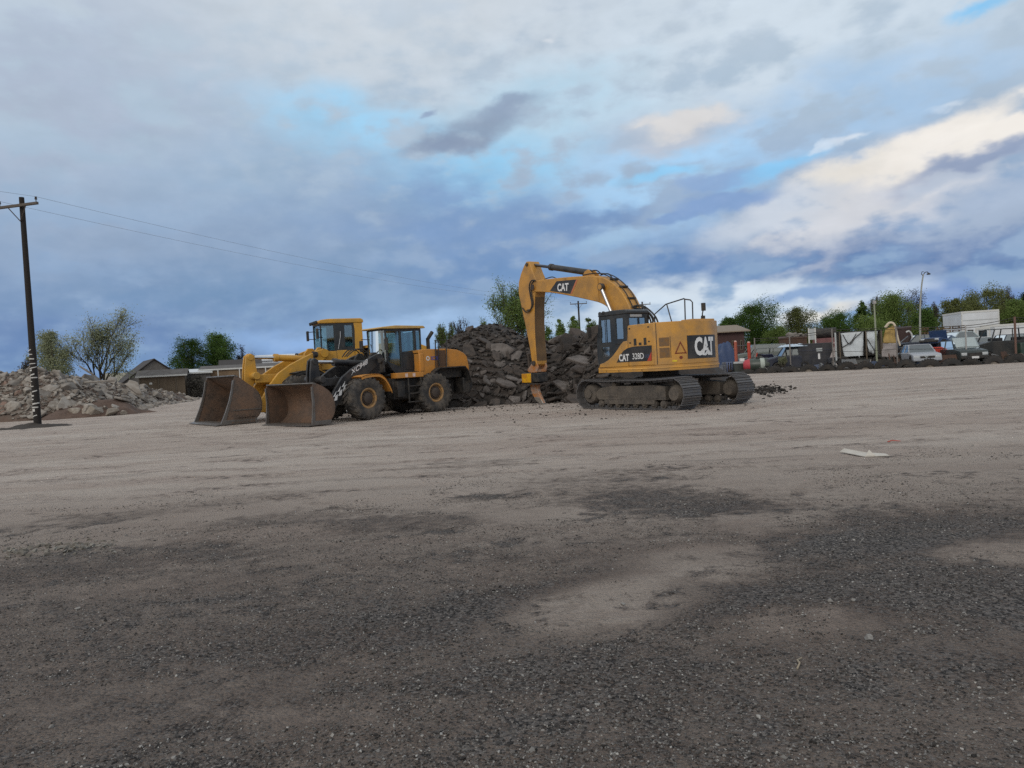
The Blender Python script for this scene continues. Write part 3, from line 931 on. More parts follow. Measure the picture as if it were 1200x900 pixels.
while len(places) < 2600:
    px, py = rg.uniform(-15, 235), rg.uniform(430, 492)
    d = bearing(px, py); D = 42.0; hit = None
    while D < 84:
        p = CAM_POS + d * (D / d.y)
        if p.z < left_h(p.x, p.y) or p.z < 0.0:
            hit = p; break
        D += 0.3
    if hit is None or seg_dist(hit.x, hit.y, LEFT_POLY) < -1.5 * rg.random(): continue
    if dirt_h(hit.x, hit.y) > left_h(hit.x, hit.y) + 0.05 and rg.random() < 0.55: continue
    s = rg.uniform(0.05, 0.17)
    places.append((hit.x, hit.y, max(0, left_h(hit.x, hit.y), dirt_h(hit.x, hit.y)) + s * 0.2, s, rg.random()))
frag_mat = rnd_mat('concrete fragments', [(0.12, 0.10, 0.085), (0.22, 0.195, 0.165), (0.19, 0.14, 0.115), (0.28, 0.25, 0.22), (0.32, 0.295, 0.26)], bump=0.4)
tag(scatter_mesh('concrete_fragments', small, places, frag_mat), 'small concrete fragments filling the pale heap at left', 'fragments', None, 'stuff')

# ---- dark heap of torn-up asphalt in the middle
D_POLY = [(-5.2, 32.0), (-1.5, 32.1), (0.2, 32.5), (1.8, 32.0), (2.6, 30.6), (3.4, 30.0), (6.0, 30.8), (9.5, 32.5), (11, 37), (9, 42), (4, 44), (-1, 43), (-4.5, 41), (-7.2, 37)]
def dark_h(x, y):
    d = seg_dist(x, y, D_POLY)
    if d < -1.2: return -0.6
    top = 3.15 + 0.95 * math.exp(-((x + 1.35) / 2.0) ** 2) - 0.5 * math.exp(-((x - 1.7) / 1.4) ** 2)
    if x < -2.0: top = min(top, max(0.6, 4.05 + (x + 1.9) * 0.72))
    h = min(d * 0.80, top) if d > 0 else d * 0.5
    if d > 0: h = top * (1 - math.exp(-h / top * 1.9)) * 1.10
    return h + (0.20 * fbm(x * 0.8, y * 0.8, 14, 5) if d > -0.2 else 0)

dheap_m = surf('asphalt crumbs', (0.028, 0.023, 0.020), 0.95, vary=0.4, dirt=(0.064, 0.050, 0.042), dirt_amt=0.6, dirt_scale=0.8, bump=0.9, bump_scale=9)
dh = heightfield('asphalt_heap', D_POLY, dark_h, 0.2, dheap_m)
tag(dh, 'tall dark heap of torn up asphalt behind the excavator arm', 'asphalt heap')
asph = surf('asphalt slab', (0.044, 0.036, 0.032), 0.88, vary=0.25, dirt=(0.100, 0.080, 0.067), dirt_amt=0.7, dirt_scale=1.7, rnd=0.45, bump=0.6, bump_scale=14)
asph_l = surf('weathered asphalt slab', (0.150, 0.131, 0.120), 0.88, vary=0.2, dirt=(0.07, 0.06, 0.055), dirt_amt=0.7, dirt_scale=1.7, rnd=0.2, bump=0.6, bump_scale=14)
a_slab = [chunk_mesh('asphalt_slab', 'slab', rg, asph) for _ in range(8)]
a_blk = [chunk_mesh('asphalt_slab', 'block', rg, asph) for _ in range(4)]
a_lite = [chunk_mesh('asphalt_slab', 'slab', rg, asph_l) for _ in range(4)]
n_put = 0; spots = []
A_LAB = 'broken dark asphalt slab lying in the tall heap behind the excavator arm'
while n_put < 270:
    px, py = rg.uniform(540, 712), rg.uniform(382, 478)
    d = bearing(px, py); D = 28.0; hit = None
    while D < 44:
        p = CAM_POS + d * (D / d.y)
        if p.z < dark_h(p.x, p.y) or (p.z < 0.02 and seg_dist(p.x, p.y, D_POLY) > -0.5):
            hit = p; break
        D += 0.12
    if hit is None: continue
    if px < 597 and py < 428 and rg.random() < 0.8: continue            # the left crest is fine crumbs
    s = 0.15 + 0.40 * rg.random() ** 2.4
    if px > 640: s *= 1.2
    if any(hypot(hit.x - a, hit.y - b_) < (s + c) * 0.42 for a, b_, c in spots): continue
    spots.append((hit.x, hit.y, s))
    r_ = rg.random()
    me = rg.choice(a_lite) if r_ < 0.11 else rg.choice(a_blk) if r_ < 0.32 else rg.choice(a_slab)
    lite = me in a_lite
    z = max(dark_h(hit.x, hit.y), 0)
    put_chunk(me, 'asphalt_chunk', hit.x, hit.y, z + s * 0.12, (s * 1.1, s * rg.uniform(.8, 1.1), s * rg.uniform(.7, 1.3)), slope_frame(dark_h, hit.x, hit.y, 0.55, rg),
              'weathered light grey asphalt slab among the darker slabs of the tall heap' if lite else A_LAB, 'light slabs in the asphalt heap' if lite else 'slabs in the asphalt heap', 'asphalt slab')
    n_put += 1
def dslab(px, py, s, label, tilt, me, sc=(1, 1, 1), out_=0.25):
    d = bearing(px, py); D = 28.0
    while D < 44:
        p = CAM_POS + d * (D / d.y)
        if p.z < dark_h(p.x, p.y): break
        D += 0.1
    p = CAM_POS + d * ((D - out_) / d.y)
    put_chunk(me, 'asphalt_chunk', p.x, p.y, p.z, (s * sc[0], s * sc[1], s * sc[2]), Euler(tilt).to_quaternion(), label, None, 'asphalt slab')
dslab(587, 411, 0.62, 'large pale upright slab facing the yard, high up left of the excavator arm', (1.15, 0.1, -0.2), a_lite[0], (1, 1, .8))
dslab(604, 417, 0.42, 'light wedge shaped slab just left of the excavator arm', (0.8, -0.5, 0.3), a_lite[1])
dslab(592, 449, 0.55, 'pale tilted slab low in the heap left of the ripper', (0.75, 0.35, 0.1), a_lite[2], (1.1, .7, 1))
dslab(603, 468, 0.32, 'small pale slab at the foot of the heap left of the ripper tooth', (0.9, 0, 0.2), a_lite[3])
dslab(655, 399, 0.75, 'broad grey slab sticking out on the crest right of the excavator arm', (0.7, -0.35, 0.2), a_lite[0], (1, .8, 1))
dslab(669, 404, 0.8, 'steep dark slab standing on the crest near the excavator cab', (1.0, 0.7, 0.1), a_slab[2])
dslab(690, 396, 0.72, 'narrow leaning slab on the crest beside the excavator cab mirror', (1.2, -0.8, 0.2), a_slab[4], (1.2, .5, 1))
dslab(686, 423, 0.7, 'light flat slab halfway up the heap left of the excavator cab', (0.6, 0.15, 0.2), a_lite[1], (1.2, .8, 1))
dslab(680, 434, 0.45, 'pale rounded lump low in the heap in front of the excavator tracks', (0.3, 0.2, 0.4), a_blk[1])
dslab(662, 452, 0.55, 'flat grey slab near the foot of the heap between ripper and tracks', (0.7, 0.2, 0.1), a_lite[3], (1.2, .8, 1))
places = []
while len(places) < 3200:
    px, py = rg.uniform(505, 730), rg.uniform(376, 480)
    d = bearing(px, py); D = 28.0; hit = None
    while D < 44:
        p = CAM_POS + d * (D / d.y)
        if p.z < dark_h(p.x, p.y) or p.z < 0: hit = p; break
        D += 0.25
    if hit is None or seg_dist(hit.x, hit.y, D_POLY) < -1.0 * rg.random(): continue
    s = rg.uniform(0.03, 0.13)
    places.append((hit.x, hit.y, max(0, dark_h(hit.x, hit.y)) + s * 0.2, s, rg.random() ** 1.6))
# a low spill of dark crumbs right of the excavator's far track
for _ in range(260):
    p = ground_pt(rg.gauss(898, 11), rg.gauss(458, 2.6))
    s = rg.uniform(0.02, 0.12) * rg.uniform(.5, 1.2)
    places.append((p.x, p.y, ground_z(p.x, p.y) + s * rg.uniform(0.2, 1.3), s, rg.random() ** 2))
# crumbs dropped along the foot of the heap and round the machines
for _ in range(900):
    x = rg.uniform(-9, 5); y = rg.uniform(27.5, 32.5) - 0.12 * (x + 2)
    if rg.random() < .35: x, y = rg.gauss(4.2, 2.6), rg.gauss(24.6, 1.6)
    s = 0.014 + 0.05 * rg.random() ** 3
    places.append((x, y, ground_z(x, y) + s * 0.2, s, rg.random() ** 1.4))
frag2 = rnd_mat('asphalt fragments', [(0.016, 0.015, 0.014), (0.034, 0.030, 0.028), (0.055, 0.048, 0.044), (0.085, 0.075, 0.068), (0.16, 0.147, 0.135)], bump=0.4)
tag(scatter_mesh('asphalt_fragments', small, places, frag2), 'small dark asphalt fragments spilling from the tall heap', 'fragments', None, 'stuff')
# ------------------------------------------------------------------ excavator
def catmull(pts, per=8):
    pts = [Vector(p) for p in pts]
    P = [pts[0]] + pts + [pts[-1]]
    out = []
    for i in range(1, len(P) - 2):
        for k in range(per):
            t_ = k / per
            a, b_, c, d = P[i - 1], P[i], P[i + 1], P[i + 2]
            out.append(0.5 * ((2 * b_) + (-a + c) * t_ + (2 * a - 5 * b_ + 4 * c - d) * t_ ** 2 + (-a + 3 * b_ - 3 * c + d) * t_ ** 3))
    out.append(pts[-1])
    return out


EX = thing('excavator', 'yellow tracked excavator with a ripper on its arm, beside the dark heap', 'excavator', (5.05, 25.4, 0), radians(126))
CY, CY2 = M['cat_yellow'], M['cat_yellow2']

# undercarriage
def track_path(n_shoes, r=0.47, half=1.95):
    """closed loop of the chain: positions and tangents, counter-clockwise seen from +y"""
    zc = r + 0.03
    L = 2 * (2 * half) + 2 * pi * r
    out = []
    for i in range(n_shoes):
        s = L * i / n_shoes
        if s < 2 * half:
            x, z, tx, tz = -half + s, zc + r, 1, 0
            z -= 0.045 * sin(pi * s / (2 * half)) * (1 + 0.3 * sin(3 * pi * s / (2 * half)))   # sag
        elif s < 2 * half + pi * r:
            a = pi / 2 - (s - 2 * half) / r
            x, z, tx, tz = half + r * cos(a), zc + r * sin(a), sin(a), -cos(a)
        elif s < 4 * half + pi * r:
            x, z, tx, tz = half - (s - 2 * half - pi * r), zc - r, -1, 0
        else:
            a = -pi / 2 - (s - 4 * half - pi * r) / r
            x, z, tx, tz = -half + r * cos(a), zc + r * sin(a), sin(a), -cos(a)
        out.append((x, z, tx, tz))
    return out, L

NSH = 46
path, Lc = track_path(NSH)
pitch = Lc / NSH
sh = MB()
sh.prism([(-pitch * .49, -0.012), (pitch * .47, -0.012), (pitch * .50, 0.012), (pitch * .47, 0.012), (pitch * .44, 0.048), (pitch * .36, 0.048), (pitch * .33, 0.012),
          (pitch * .06, 0.012), (pitch * .03, 0.042), (-pitch * .05, 0.042), (-pitch * .08, 0.012), (-pitch * .34, 0.012), (-pitch * .37, 0.036), (-pitch * .44, 0.036), (-pitch * .47, 0.012), (-pitch * .49, 0.012)], -0.40, 0.40)
sh.box(-pitch * .40, pitch * .40, -0.13, -0.07, -0.08, -0.013).box(-pitch * .40, pitch * .40, 0.07, 0.13, -0.08, -0.013)
shoe_me = sh.mesh('track_shoe'); shoe_me.materials.append(M['track_steel'])
for sgn in (1, -1):
    yc = 1.30 * sgn
    fr = MB()
    # box frame with sloping top, cut in panels like the guard plates of the real one
    fr.prism([(-1.55, 0.30), (1.50, 0.30), (1.62, 0.42), (1.62, 0.56), (1.42, 0.70), (0.9, 0.76), (-0.2, 0.76), (-1.0, 0.78), (-1.55, 0.72)], yc - 0.22, yc + 0.22)
    fr.box(-0.55, 0.35, yc + 0.221 * sgn - 0.012, yc + 0.221 * sgn + 0.012, 0.36, 0.68)
    fr.box(0.55, 1.25, yc + 0.221 * sgn - 0.015, yc + 0.221 * sgn + 0.015, 0.40, 0.66)
    fr.box(-1.25, -0.75, yc + 0.221 * sgn - 0.015, yc + 0.221 * sgn + 0.015, 0.34, 0.70)
    fr.box(-1.1, 1.2, yc + 0.20 * sgn - 0.05, yc + 0.20 * sgn + 0.05, 0.16, 0.30)
    tr = fr.build('crawler_track', M['track_frame'], EX, bevel=0.025)
    for (x, z, tx, tz) in path:
        o = bpy.data.objects.new('track_shoe', shoe_me); COL.objects.link(o); o.parent = tr
        ang = atan2(-tz, tx)
        o.location = (x, yc, z); o.rotation_euler = (0, ang, 0)
    MB().lathe([(0.0, -0.28), (0.14, -0.28), (0.15, -0.22), (0.30, -0.20), (0.36, -0.10), (0.36, 0.10), (0.30, 0.20), (0.15, 0.22), (0.14, 0.28), (0.0, 0.28)], (1.95, yc, 0.50), n=32).build('idler_wheel', M['track_frame'], tr, smooth=40)
    sp_ = MB().lathe([(0.0, -0.30), (0.20, -0.30), (0.24, -0.22), (0.30, -0.12), (0.30, 0.12), (0.24, 0.22), (0.20, 0.30), (0.0, 0.30)], (-1.95, yc, 0.50), n=32)
    for k in range(21):
        a = 2 * pi * k / 21
        sp_.box(-1.95 + 0.34 * cos(a) - .05, -1.95 + 0.34 * cos(a) + .05, yc - 0.05, yc + 0.05, 0.50 + 0.34 * sin(a) - 0.028, 0.50 + 0.34 * sin(a) + 0.028, Matrix.Rotation(-a, 3, 'Y'))
    sp_.build('drive_sprocket', M['track_frame'], tr, smooth=40)
    for k in range(8):
        MB().lathe([(0, -0.24), (0.06, -0.24), (0.10, -0.19), (0.13, -0.19), (0.13, -0.10), (0.10, -0.09), (0.10, 0.09), (0.13, 0.10), (0.13, 0.19), (0.10, 0.19), (0.06, 0.24), (0, 0.24)], (-1.42 + k * 0.405, yc, 0.165), n=20).build('track_roller', M['track_frame'], tr, smooth=40)
    for x in (-0.75, 0.75):
        MB().lathe([(0, -0.2), (0.09, -0.2), (0.11, -0.05), (0.11, 0.05), (0.09, 0.2), (0, 0.2)], (x, yc, 0.80), n=18).build('carrier_roller', M['track_frame'], tr, smooth=40)
cb = MB()
cb.prism([(-0.75, 0.45), (0.75, 0.45), (0.85, 0.62), (0.7, 0.90), (-0.7, 0.90), (-0.85, 0.62)], -0.62, 0.62)
for sx in (1, -1):
    for sy in (1, -1):
        cb.box(sx * 0.62 - .22, sx * 0.62 + .22, sy * 0.55, sy * 1.12, 0.46, 0.78)
cb.build('car_body', M['track_frame'], EX, bevel=0.03)
MB().lathe([(0, 0.90), (0.62, 0.90), (0.66, 0.94), (0.66, 1.02), (0.60, 1.04), (0.60, 1.22), (0, 1.22)], axis='z', n=48).build('slew_ring', M['black_matte'], EX, smooth=40)

# revolving frame and tail
R_T = 1.90
def tail_outline(r, half, n=22, x_seam=None):
    a0 = math.asin(half / r)
    pts = []
    for i in range(n + 1):
        a = a0 - 2 * a0 * i / n
        pts.append((-r * cos(a), r * sin(a)))
    return pts                                       # from left side (+y) round the back to the right side

seam = -sqrt(R_T ** 2 - 1.5 ** 2)
deck = MB()
deck.prism([(1.50, 1.45), (seam, 1.52)] + tail_outline(R_T + 0.01, 1.52) + [(1.30, -1.5), (1.45, -0.5), (1.5, 0.4)], 1.215, 1.395, 'z')
deck.build('revolving_deck', CY, EX, bevel=0.02)
MB().prism([(1.46, 1.46), (seam, 1.535)] + tail_outline(R_T + 0.028, 1.535) + [(seam, -1.53), (seam, -1.40), (-1.0, 0.0), (1.0, 1.3)], 1.300, 1.335, 'z').build('deck_lip', surf('deck lip paint', (0.66, 0.34, 0.06), 0.4, vary=0.06, dirt=DUST, dirt_amt=0.3), EX, bevel=0.008)
cw = MB().prism(tail_outline(R_T, 1.5) + [(seam + 0.02, -1.5), (seam + 0.02, 1.5)], 1.40, 2.74, 'z').build('counterweight', CY, EX, bevel=0.07, seg=4)
# engine hood and the body between cab and tail
MB().prism([(0.03, 1.40), (0.03, 2.235), (-0.02, 2.70), (-0.06, 2.735), (seam - 0.0, 2.735), (seam, 1.40)], 0.42, 1.495).build('side_panel', CY, EX, bevel=0.03)
MB().prism([(-0.35, 1.40), (-0.35, 2.55), (-0.5, 2.70), (seam + 0.012, 2.70), (seam + 0.012, 1.40)], -1.49, 0.415).build('engine_hood', CY, EX, bevel=0.03)
MB().prism([(1.30, 1.40), (1.30, 2.05), (1.1, 2.30), (-0.34, 2.30), (-0.34, 1.40)], -1.48, -0.55).build('tank_housing', CY, EX, bevel=0.03)
# the skirt that sweeps from the panel down under the cab
sk = [(0.028, 1.40), (1.42, 1.40), (1.36, 1.52), (1.18, 1.55), (0.95, 1.64), (0.72, 1.78), (0.5, 1.96), (0.34, 2.12), (0.2, 2.22), (0.028, 2.235)]
MB().prism(sk, 1.43, 1.497).build('cab_skirt', CY, EX, bevel=0.012)
# black name panel
npn = [(0.55, 1.545), (-1.03, 1.545), (-1.06, 2.03), (-0.3, 2.035), (0.0, 2.0), (0.2, 1.92), (0.36, 1.79)]
pan = MB().prism(npn, 1.4985, 1.503).build('name_panel', M['black_paint'], EX)
def left_side(x0, z0, y, lean=0.0):
    return lambda u, v: (x0 - u - lean * v, y, z0 + v)
text_on('CAT', 0.46, 0.235, left_side(0.42, 1.575, 1.5055), 'lettering', M['white_mark'], pan, 0.035)
text_on('328D', 0.50, 0.195, left_side(-0.20, 1.62, 1.5055), 'lettering', M['white_mark'], pan, 0.008)
text_on('LCR', 0.20, 0.10, left_side(-0.76, 1.655, 1.5055), 'lettering', surf('dim blue lettering', (0.05, 0.08, 0.16), 0.5), pan, 0.01)
MB().prism([(-0.84, 1.547), (-1.028, 1.547), (-1.038, 1.84)], 1.5032, 1.5062).build('red_flash', M['red_mark'], pan)
# slots in the side panel
for x0 in (-0.30, -0.52, -0.74):
    MB().box(x0 - 0.10, x0 + 0.02, 1.4955, 1.4985, 2.06, 2.085 + (0.2 if x0 != -0.52 else 0.06)).build('cooling_slot', M['black_matte'], EX)
MB().box(-0.028, -0.018, 1.4955, 1.4980, 1.41, 2.70).build('panel_gap', M['black_matte'], EX)

for (x, z) in ((-0.12, 2.62), (-0.95, 2.62), (-0.12, 2.16), (-0.95, 2.16)):
    MB().box(x - .035, x + .035, 1.494, 1.508, z - .02, z + .02).build('panel_latch', M['black_matte'], EX, bevel=.004)
for x in (-0.60, 0.45, 1.05):
    MB().box(x - .005, x + .005, 1.519, 1.5245, 1.225, 1.295).build('panel_gap', M['black_matte'], EX)
# things on the curved tail: place by angle from straight back, towards the left side
def on_tail(a_deg, z, off):
    a = radians(a_deg)
    return (-(R_T + off) * cos(a), (R_T + off) * sin(a), z)
def tail_patch(name, a0, a1, z0, z1, off, mat, parent, n=12):
    b = MB()
    i0 = []
    for i in range(n + 1):
        a = a0 + (a1 - a0) * i / n
        i0.append((on_tail(a, z0, off), on_tail(a, z1, off), on_tail(a, z0, off - 0.01), on_tail(a, z1, off - 0.01)))
    for i in range(n):
        p, q = i0[i], i0[i + 1]
        b.poly([p[0], q[0], q[1], p[1]]); b.poly([p[2], p[3], q[3], q[2]])
        b.poly([p[1], q[1], q[3], p[3]]); b.poly([p[0], p[2], q[2], q[0]])
    for p in (i0[0], i0[-1]):
        b.poly([p[0], p[1], p[3], p[2]])
    return b.build(name, mat, parent, smooth=40)

plate = tail_patch('logo_panel', 20.5, -20.5, 1.545, 2.275, 0.010, M['black_paint'], cw)
WID = 28.0
vs, fs, tw_, th_ = text_geo('CAT', 1.0, 0.045)
b_ = MB().add([on_tail(12.9 - x / tw_ * WID, 1.625 + y / th_ * 0.59, 0.016) for x, y in vs], fs)
b_.build('lettering', M['white_mark'], plate)
# the notch of the middle letter: a small peak of panel colour with a white triangle below it
A0 = 2.6; A1 = -12.0; AM = -4.6
MB().add([on_tail(A0 + 2.0, 1.615, 0.019), on_tail(A1 - 2.0, 1.615, 0.019), on_tail(AM, 1.93, 0.019)], [(0, 1, 2)]).build('letter_notch', M['black_paint'], plate)
MB().add([on_tail(A0, 1.625, 0.022), on_tail(A1, 1.625, 0.022), on_tail(AM, 1.83, 0.022)], [(0, 1, 2)]).build('letter_triangle', M['white_mark'], plate)
# warning triangle, vent doors, small label
wt = MB()
T = [(33.5, 1.72), (21.5, 1.72), (27.5, 2.11)]
for i in range(3):
    p, q = T[i], T[(i + 1) % 3]
    cx, cz = 27.5, 1.85
    ins = lambda a: (cx + (a[0] - cx) * 0.74, cz + (a[1] - cz) * 0.74)
    pi_, qi_ = ins(p), ins(q)
    wt.poly([on_tail(p[0], p[1], .013), on_tail(q[0], q[1], .013), on_tail(qi_[0], qi_[1], .013), on_tail(pi_[0], pi_[1], .013)])
k12 = [on_tail(27.5 + 1.7 * cos(2 * pi * k / 12), 1.60 + 0.048 * sin(2 * pi * k / 12), .013) for k in range(12)]
wt.poly(k12)
wt.build('warning_mark', M['brown_mark'], cw)
vent_m = surf('dark ochre vent mesh', (0.20, 0.095, 0.02), 0.6, dirt=MUD, dirt_amt=0.6, vary=0.3, dirt_scale=8)  # dark ochre is the vents' own colour
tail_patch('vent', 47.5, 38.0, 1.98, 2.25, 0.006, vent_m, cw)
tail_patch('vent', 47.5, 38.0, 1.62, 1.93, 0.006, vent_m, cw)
tail_patch('panel_seam', 37.3, 36.9, 1.60, 2.28, 0.008, M['black_matte'], cw, 2)
tail_patch('panel_seam', 50.2, 49.6, 1.42, 2.71, 0.006, M['black_matte'], cw, 2)
tail_patch('safety_label', 36, 31.5, 1.475, 1.53, 0.008, surf('yellow label', (0.70, 0.50, 0.03), 0.5), cw, 3)
MB().box(-1.75, -1.25, -0.75, 0.3, 2.735, 2.80).box(-1.1, -0.5, -0.9, -0.2, 2.70, 2.79).build('hood_lid', CY, EX, bevel=0.02)

# cab
cab = MB()
prof = [(0.03, 1.42), (1.42, 1.42), (1.52, 1.60), (1.53, 2.2), (1.36, 3.08), (1.22, 3.20), (0.8, 3.245), (0.10, 3.22), (0.03, 3.14)]
def frame_from(prof, y0, y1, holes_side, t_=0.05):
    """hollow cab shell: side walls with window openings built as strips round each hole"""
    b = MB()
    return b
def wall_with_holes(b, x0, x1, z0, z1, holes, y, th):
    """vertical wall in the xz plane cut by rectangular holes, as a lattice of boxes"""
    xs_ = sorted({x0, x1, *[h[0] for h in holes], *[h[1] for h in holes]})
    zs_ = sorted({z0, z1, *[h[2] for h in holes], *[h[3] for h in holes]})
    for i in range(len(xs_) - 1):
        for j in range(len(zs_) - 1):
            cx, cz = (xs_[i] + xs_[i + 1]) / 2, (zs_[j] + zs_[j + 1]) / 2
            if any(h[0] < cx < h[1] and h[2] < cz < h[3] for h in holes): continue
            b.box(xs_[i], xs_[i + 1], y, y + th, zs_[j], zs_[j + 1])
holes_l = [(0.82, 1.30, 2.24, 3.0), (0.22, 0.56, 2.32, 3.0), (0.92, 1.28, 1.76, 2.08)]
for y in (1.40, 0.48):
    wall_with_holes(cab, 0.03, 1.36, 1.43, 3.12, holes_l if y > 1 else [(0.2, 1.28, 2.1, 3.0)], y, 0.05)
    cab.prism([(1.36, 1.43), (1.42, 1.43), (1.52, 1.62), (1.52, 2.2), (1.36, 3.08)], y, y + 0.05)
wall = MB(); wall_with_holes(wall, 0.53, 1.40, 1.43, 3.12, [(0.60, 1.34, 2.30, 2.98)], 0, 0.05)
wall.v = [(0.03 + p[1], p[0], p[2]) for p in wall.v]; cab.add(wall.v, wall.f)
cab.box(1.45, 1.51, 0.53, 1.40, 1.43, 1.75)
cab.prism([(1.31, 3.06), (1.38, 3.06), (1.26, 3.19), (1.18, 3.19)], 0.53, 1.40)
cabo = cab.build('cab', M['dark_frame'], EX, smooth=30)
MB().prism([(0.0, 3.12), (1.36, 3.12), (1.40, 3.16), (1.22, 3.255), (0.75, 3.285), (0.10, 3.27), (0.0, 3.22)], 0.45, 1.48).build('cab_roof', M['dark_frame'], cabo, bevel=0.03)
for h in holes_l: MB().box(h[0], h[1], 1.415, 1.423, h[2], h[3]).build('side_window', M['sky_glass'], cabo)
MB().box(0.2, 1.28, 0.50, 0.508, 2.1, 3.0).build('side_window', M['cab_glass'], cabo)
MB().box(0.045, 0.053, 0.60, 1.34, 2.30, 2.98).build('rear_window', M['sky_glass'], cabo)
MB().poly([(1.50, 0.54, 1.75), (1.50, 1.39, 1.75), (1.51, 1.39, 2.2), (1.51, 0.54, 2.2)]).poly([(1.51, 0.54, 2.2), (1.51, 1.39, 2.2), (1.35, 1.39, 3.06), (1.35, 0.54, 3.06)]).build('windscreen', M['cab_glass'], cabo)
MB().box(1.04, 1.07, 1.452, 1.462, 2.24, 3.0).build('window_bar', M['dark_frame'], cabo)
MB().box(0.06, 0.62, 1.452, 1.47, 2.14, 2.17).build('door_rail', M['black_matte'], cabo)
st = MB().box(0.35, 0.80, 0.75, 1.2, 1.85, 2.02).box(0.22, 0.38, 0.75, 1.2, 1.95, 2.75).box(0.24, 0.36, 0.85, 1.1, 2.75, 2.93)
st.build('operator_seat', M['seat_fabric'], cabo, bevel=0.04)
MB().box(0.85, 1.1, 0.62, 0.78, 1.45, 2.15).box(0.5, 0.9, 1.22, 1.36, 1.85, 2.1).build('control_console', M['grey_panel'], cabo, bevel=0.02)
MB().poly([(0.024, 0.75, 3.10), (0.024, 1.30, 3.10), (0.024, 1.30, 3.02), (0.024, 0.75, 3.02)]).build('roof_label', surf('pale label', (0.34, 0.35, 0.36), 0.5), cabo)
for x, y in ((1.32, 1.35), (1.05, 1.44)):
    MB().cyl((x, y, 3.22), (x + 0.10, y, 3.24), 0.055, 0.065, 14).build('work_lamp', M['black_matte'], cabo, smooth=40)
mi = MB().tube([(1.45, 1.42, 2.55), (1.62, 1.62, 2.60), (1.66, 1.66, 2.55)], 0.014, 6)
mi.box(1.60, 1.66, 1.60, 1.76, 2.42, 2.80)
mi.build('side_mirror', M['black_matte'], cabo, bevel=0.015)

# boom
BT = 0.29
boom_prof = catmull([(0.55, 0, 1.75), (0.62, 0, 2.3), (0.80, 0, 2.95), (0.99, 0, 3.36), (1.33, 0, 3.93), (1.78, 0, 4.34), (2.30, 0, 4.62), (2.75, 0, 4.735), (3.3, 0, 4.80), (4.5, 0, 4.90), (5.95, 0, 4.985)], 4)
boom_low = catmull([(6.30, 0, 4.55), (5.26, 0, 4.40), (4.04, 0, 4.13), (3.05, 0, 3.88), (2.50, 0, 3.72), (2.12, 0, 3.52), (1.85, 0, 3.26), (1.55, 0, 2.75), (1.20, 0, 2.10), (0.95, 0, 1.72)], 4)
tipc = [(6.35 + 0.23 * cos(a), 4.76 + 0.23 * sin(a)) for a in [radians(110 - 20 * k) for k in range(11)]]
prof = [(p.x, p.z) for p in boom_prof] + tipc + [(p.x, p.z) for p in boom_low] + [(0.75, 1.62)]
boom = MB().prism(prof, -BT, BT).build('boom', CY2, EX, bevel=0.025)
# welded seams and pin bosses
MB().cyl((6.35, -BT - .045, 4.74), (6.35, BT + .045, 4.74), 0.13, n=24).cyl((2.25, -BT - .22, 4.27), (2.25, BT + .22, 4.27), 0.10, n=20).build('pin_boss', CY2, boom, smooth=40)
MB().box(2.52, 2.56, BT - .002, BT + .006, 3.78, 4.62).box(4.35, 4.39, BT - .002, BT + .005, 4.25, 4.86).build('weld_seam', surf('darker weld paint', (0.36, 0.17, 0.025), 0.6), boom)  # welds in a deeper orange than the arm paint
bp_ = MB().prism([(5.32, 4.475), (4.88, 4.80), (3.72, 4.725), (4.10, 4.225)], BT + .002, BT + .006).build('name_panel', M['black_paint'], boom)
sl = 0.12
def boom_side(u, v):
    return (4.86 - u - 0.10 * v, BT + .0085, 4.40 + v - u * sl * 0.55)
text_on('CAT', 0.66, 0.30, boom_side, 'lettering', M['white_mark'], bp_, 0.035)
MB().add([boom_side(0.265, -0.004), boom_side(0.425, -0.004), boom_side(0.34, 0.085)], [(0, 1, 2)]).xform(Matrix.Translation((0, 0.0025, 0))).build('letter_notch', M['black_paint'], bp_)
MB().prism([(3.72, 4.725), (3.63, 4.71), (4.02, 4.215), (4.10, 4.225)], BT + .002, BT + .006).build('red_flash', surf('faded red', (0.50, 0.16, 0.07), 0.5), bp_)
# brackets that carry the stick ram
for y in (0.13, -0.13):
    MB().prism([(2.85, 4.73), (3.55, 4.80), (3.40, 4.98), (3.22, 5.04), (3.08, 4.95)], y - 0.025, y + 0.025).build('ram_bracket', CY2, boom, bevel=0.01)
# boom rams, one on each side
for y in (0.43, -0.43):
    rm = MB().cyl((1.05, y, 1.75), (1.62, y, 2.98), 0.105, n=24).build('boom_ram', M['black_paint'], EX, smooth=40)
    MB().cyl((1.62, y, 2.98), (2.25, y, 4.25), 0.062, n=20).build('ram_rod', M['steel'], rm, smooth=40)
    MB().cyl((2.25, y - 0.07, 4.27), (2.25, y + 0.07, 4.27), 0.13, n=20).build('ram_eye', M['black_paint'], rm, smooth=40)
sr = MB().cyl((3.25, 0, 4.92), (5.5, 0, 5.44), 0.115, n=24).cyl((5.42, 0, 5.42), (5.56, 0, 5.452), 0.135, n=24).build('stick_ram', M['black_paint'], EX, smooth=40)
MB().cyl((5.5, 0, 5.44), (6.72, 0, 5.70), 0.06, n=16).build('ram_rod', surf('dark rod', (0.10, 0.10, 0.11), 0.25, metal=0.9), sr, smooth=40)

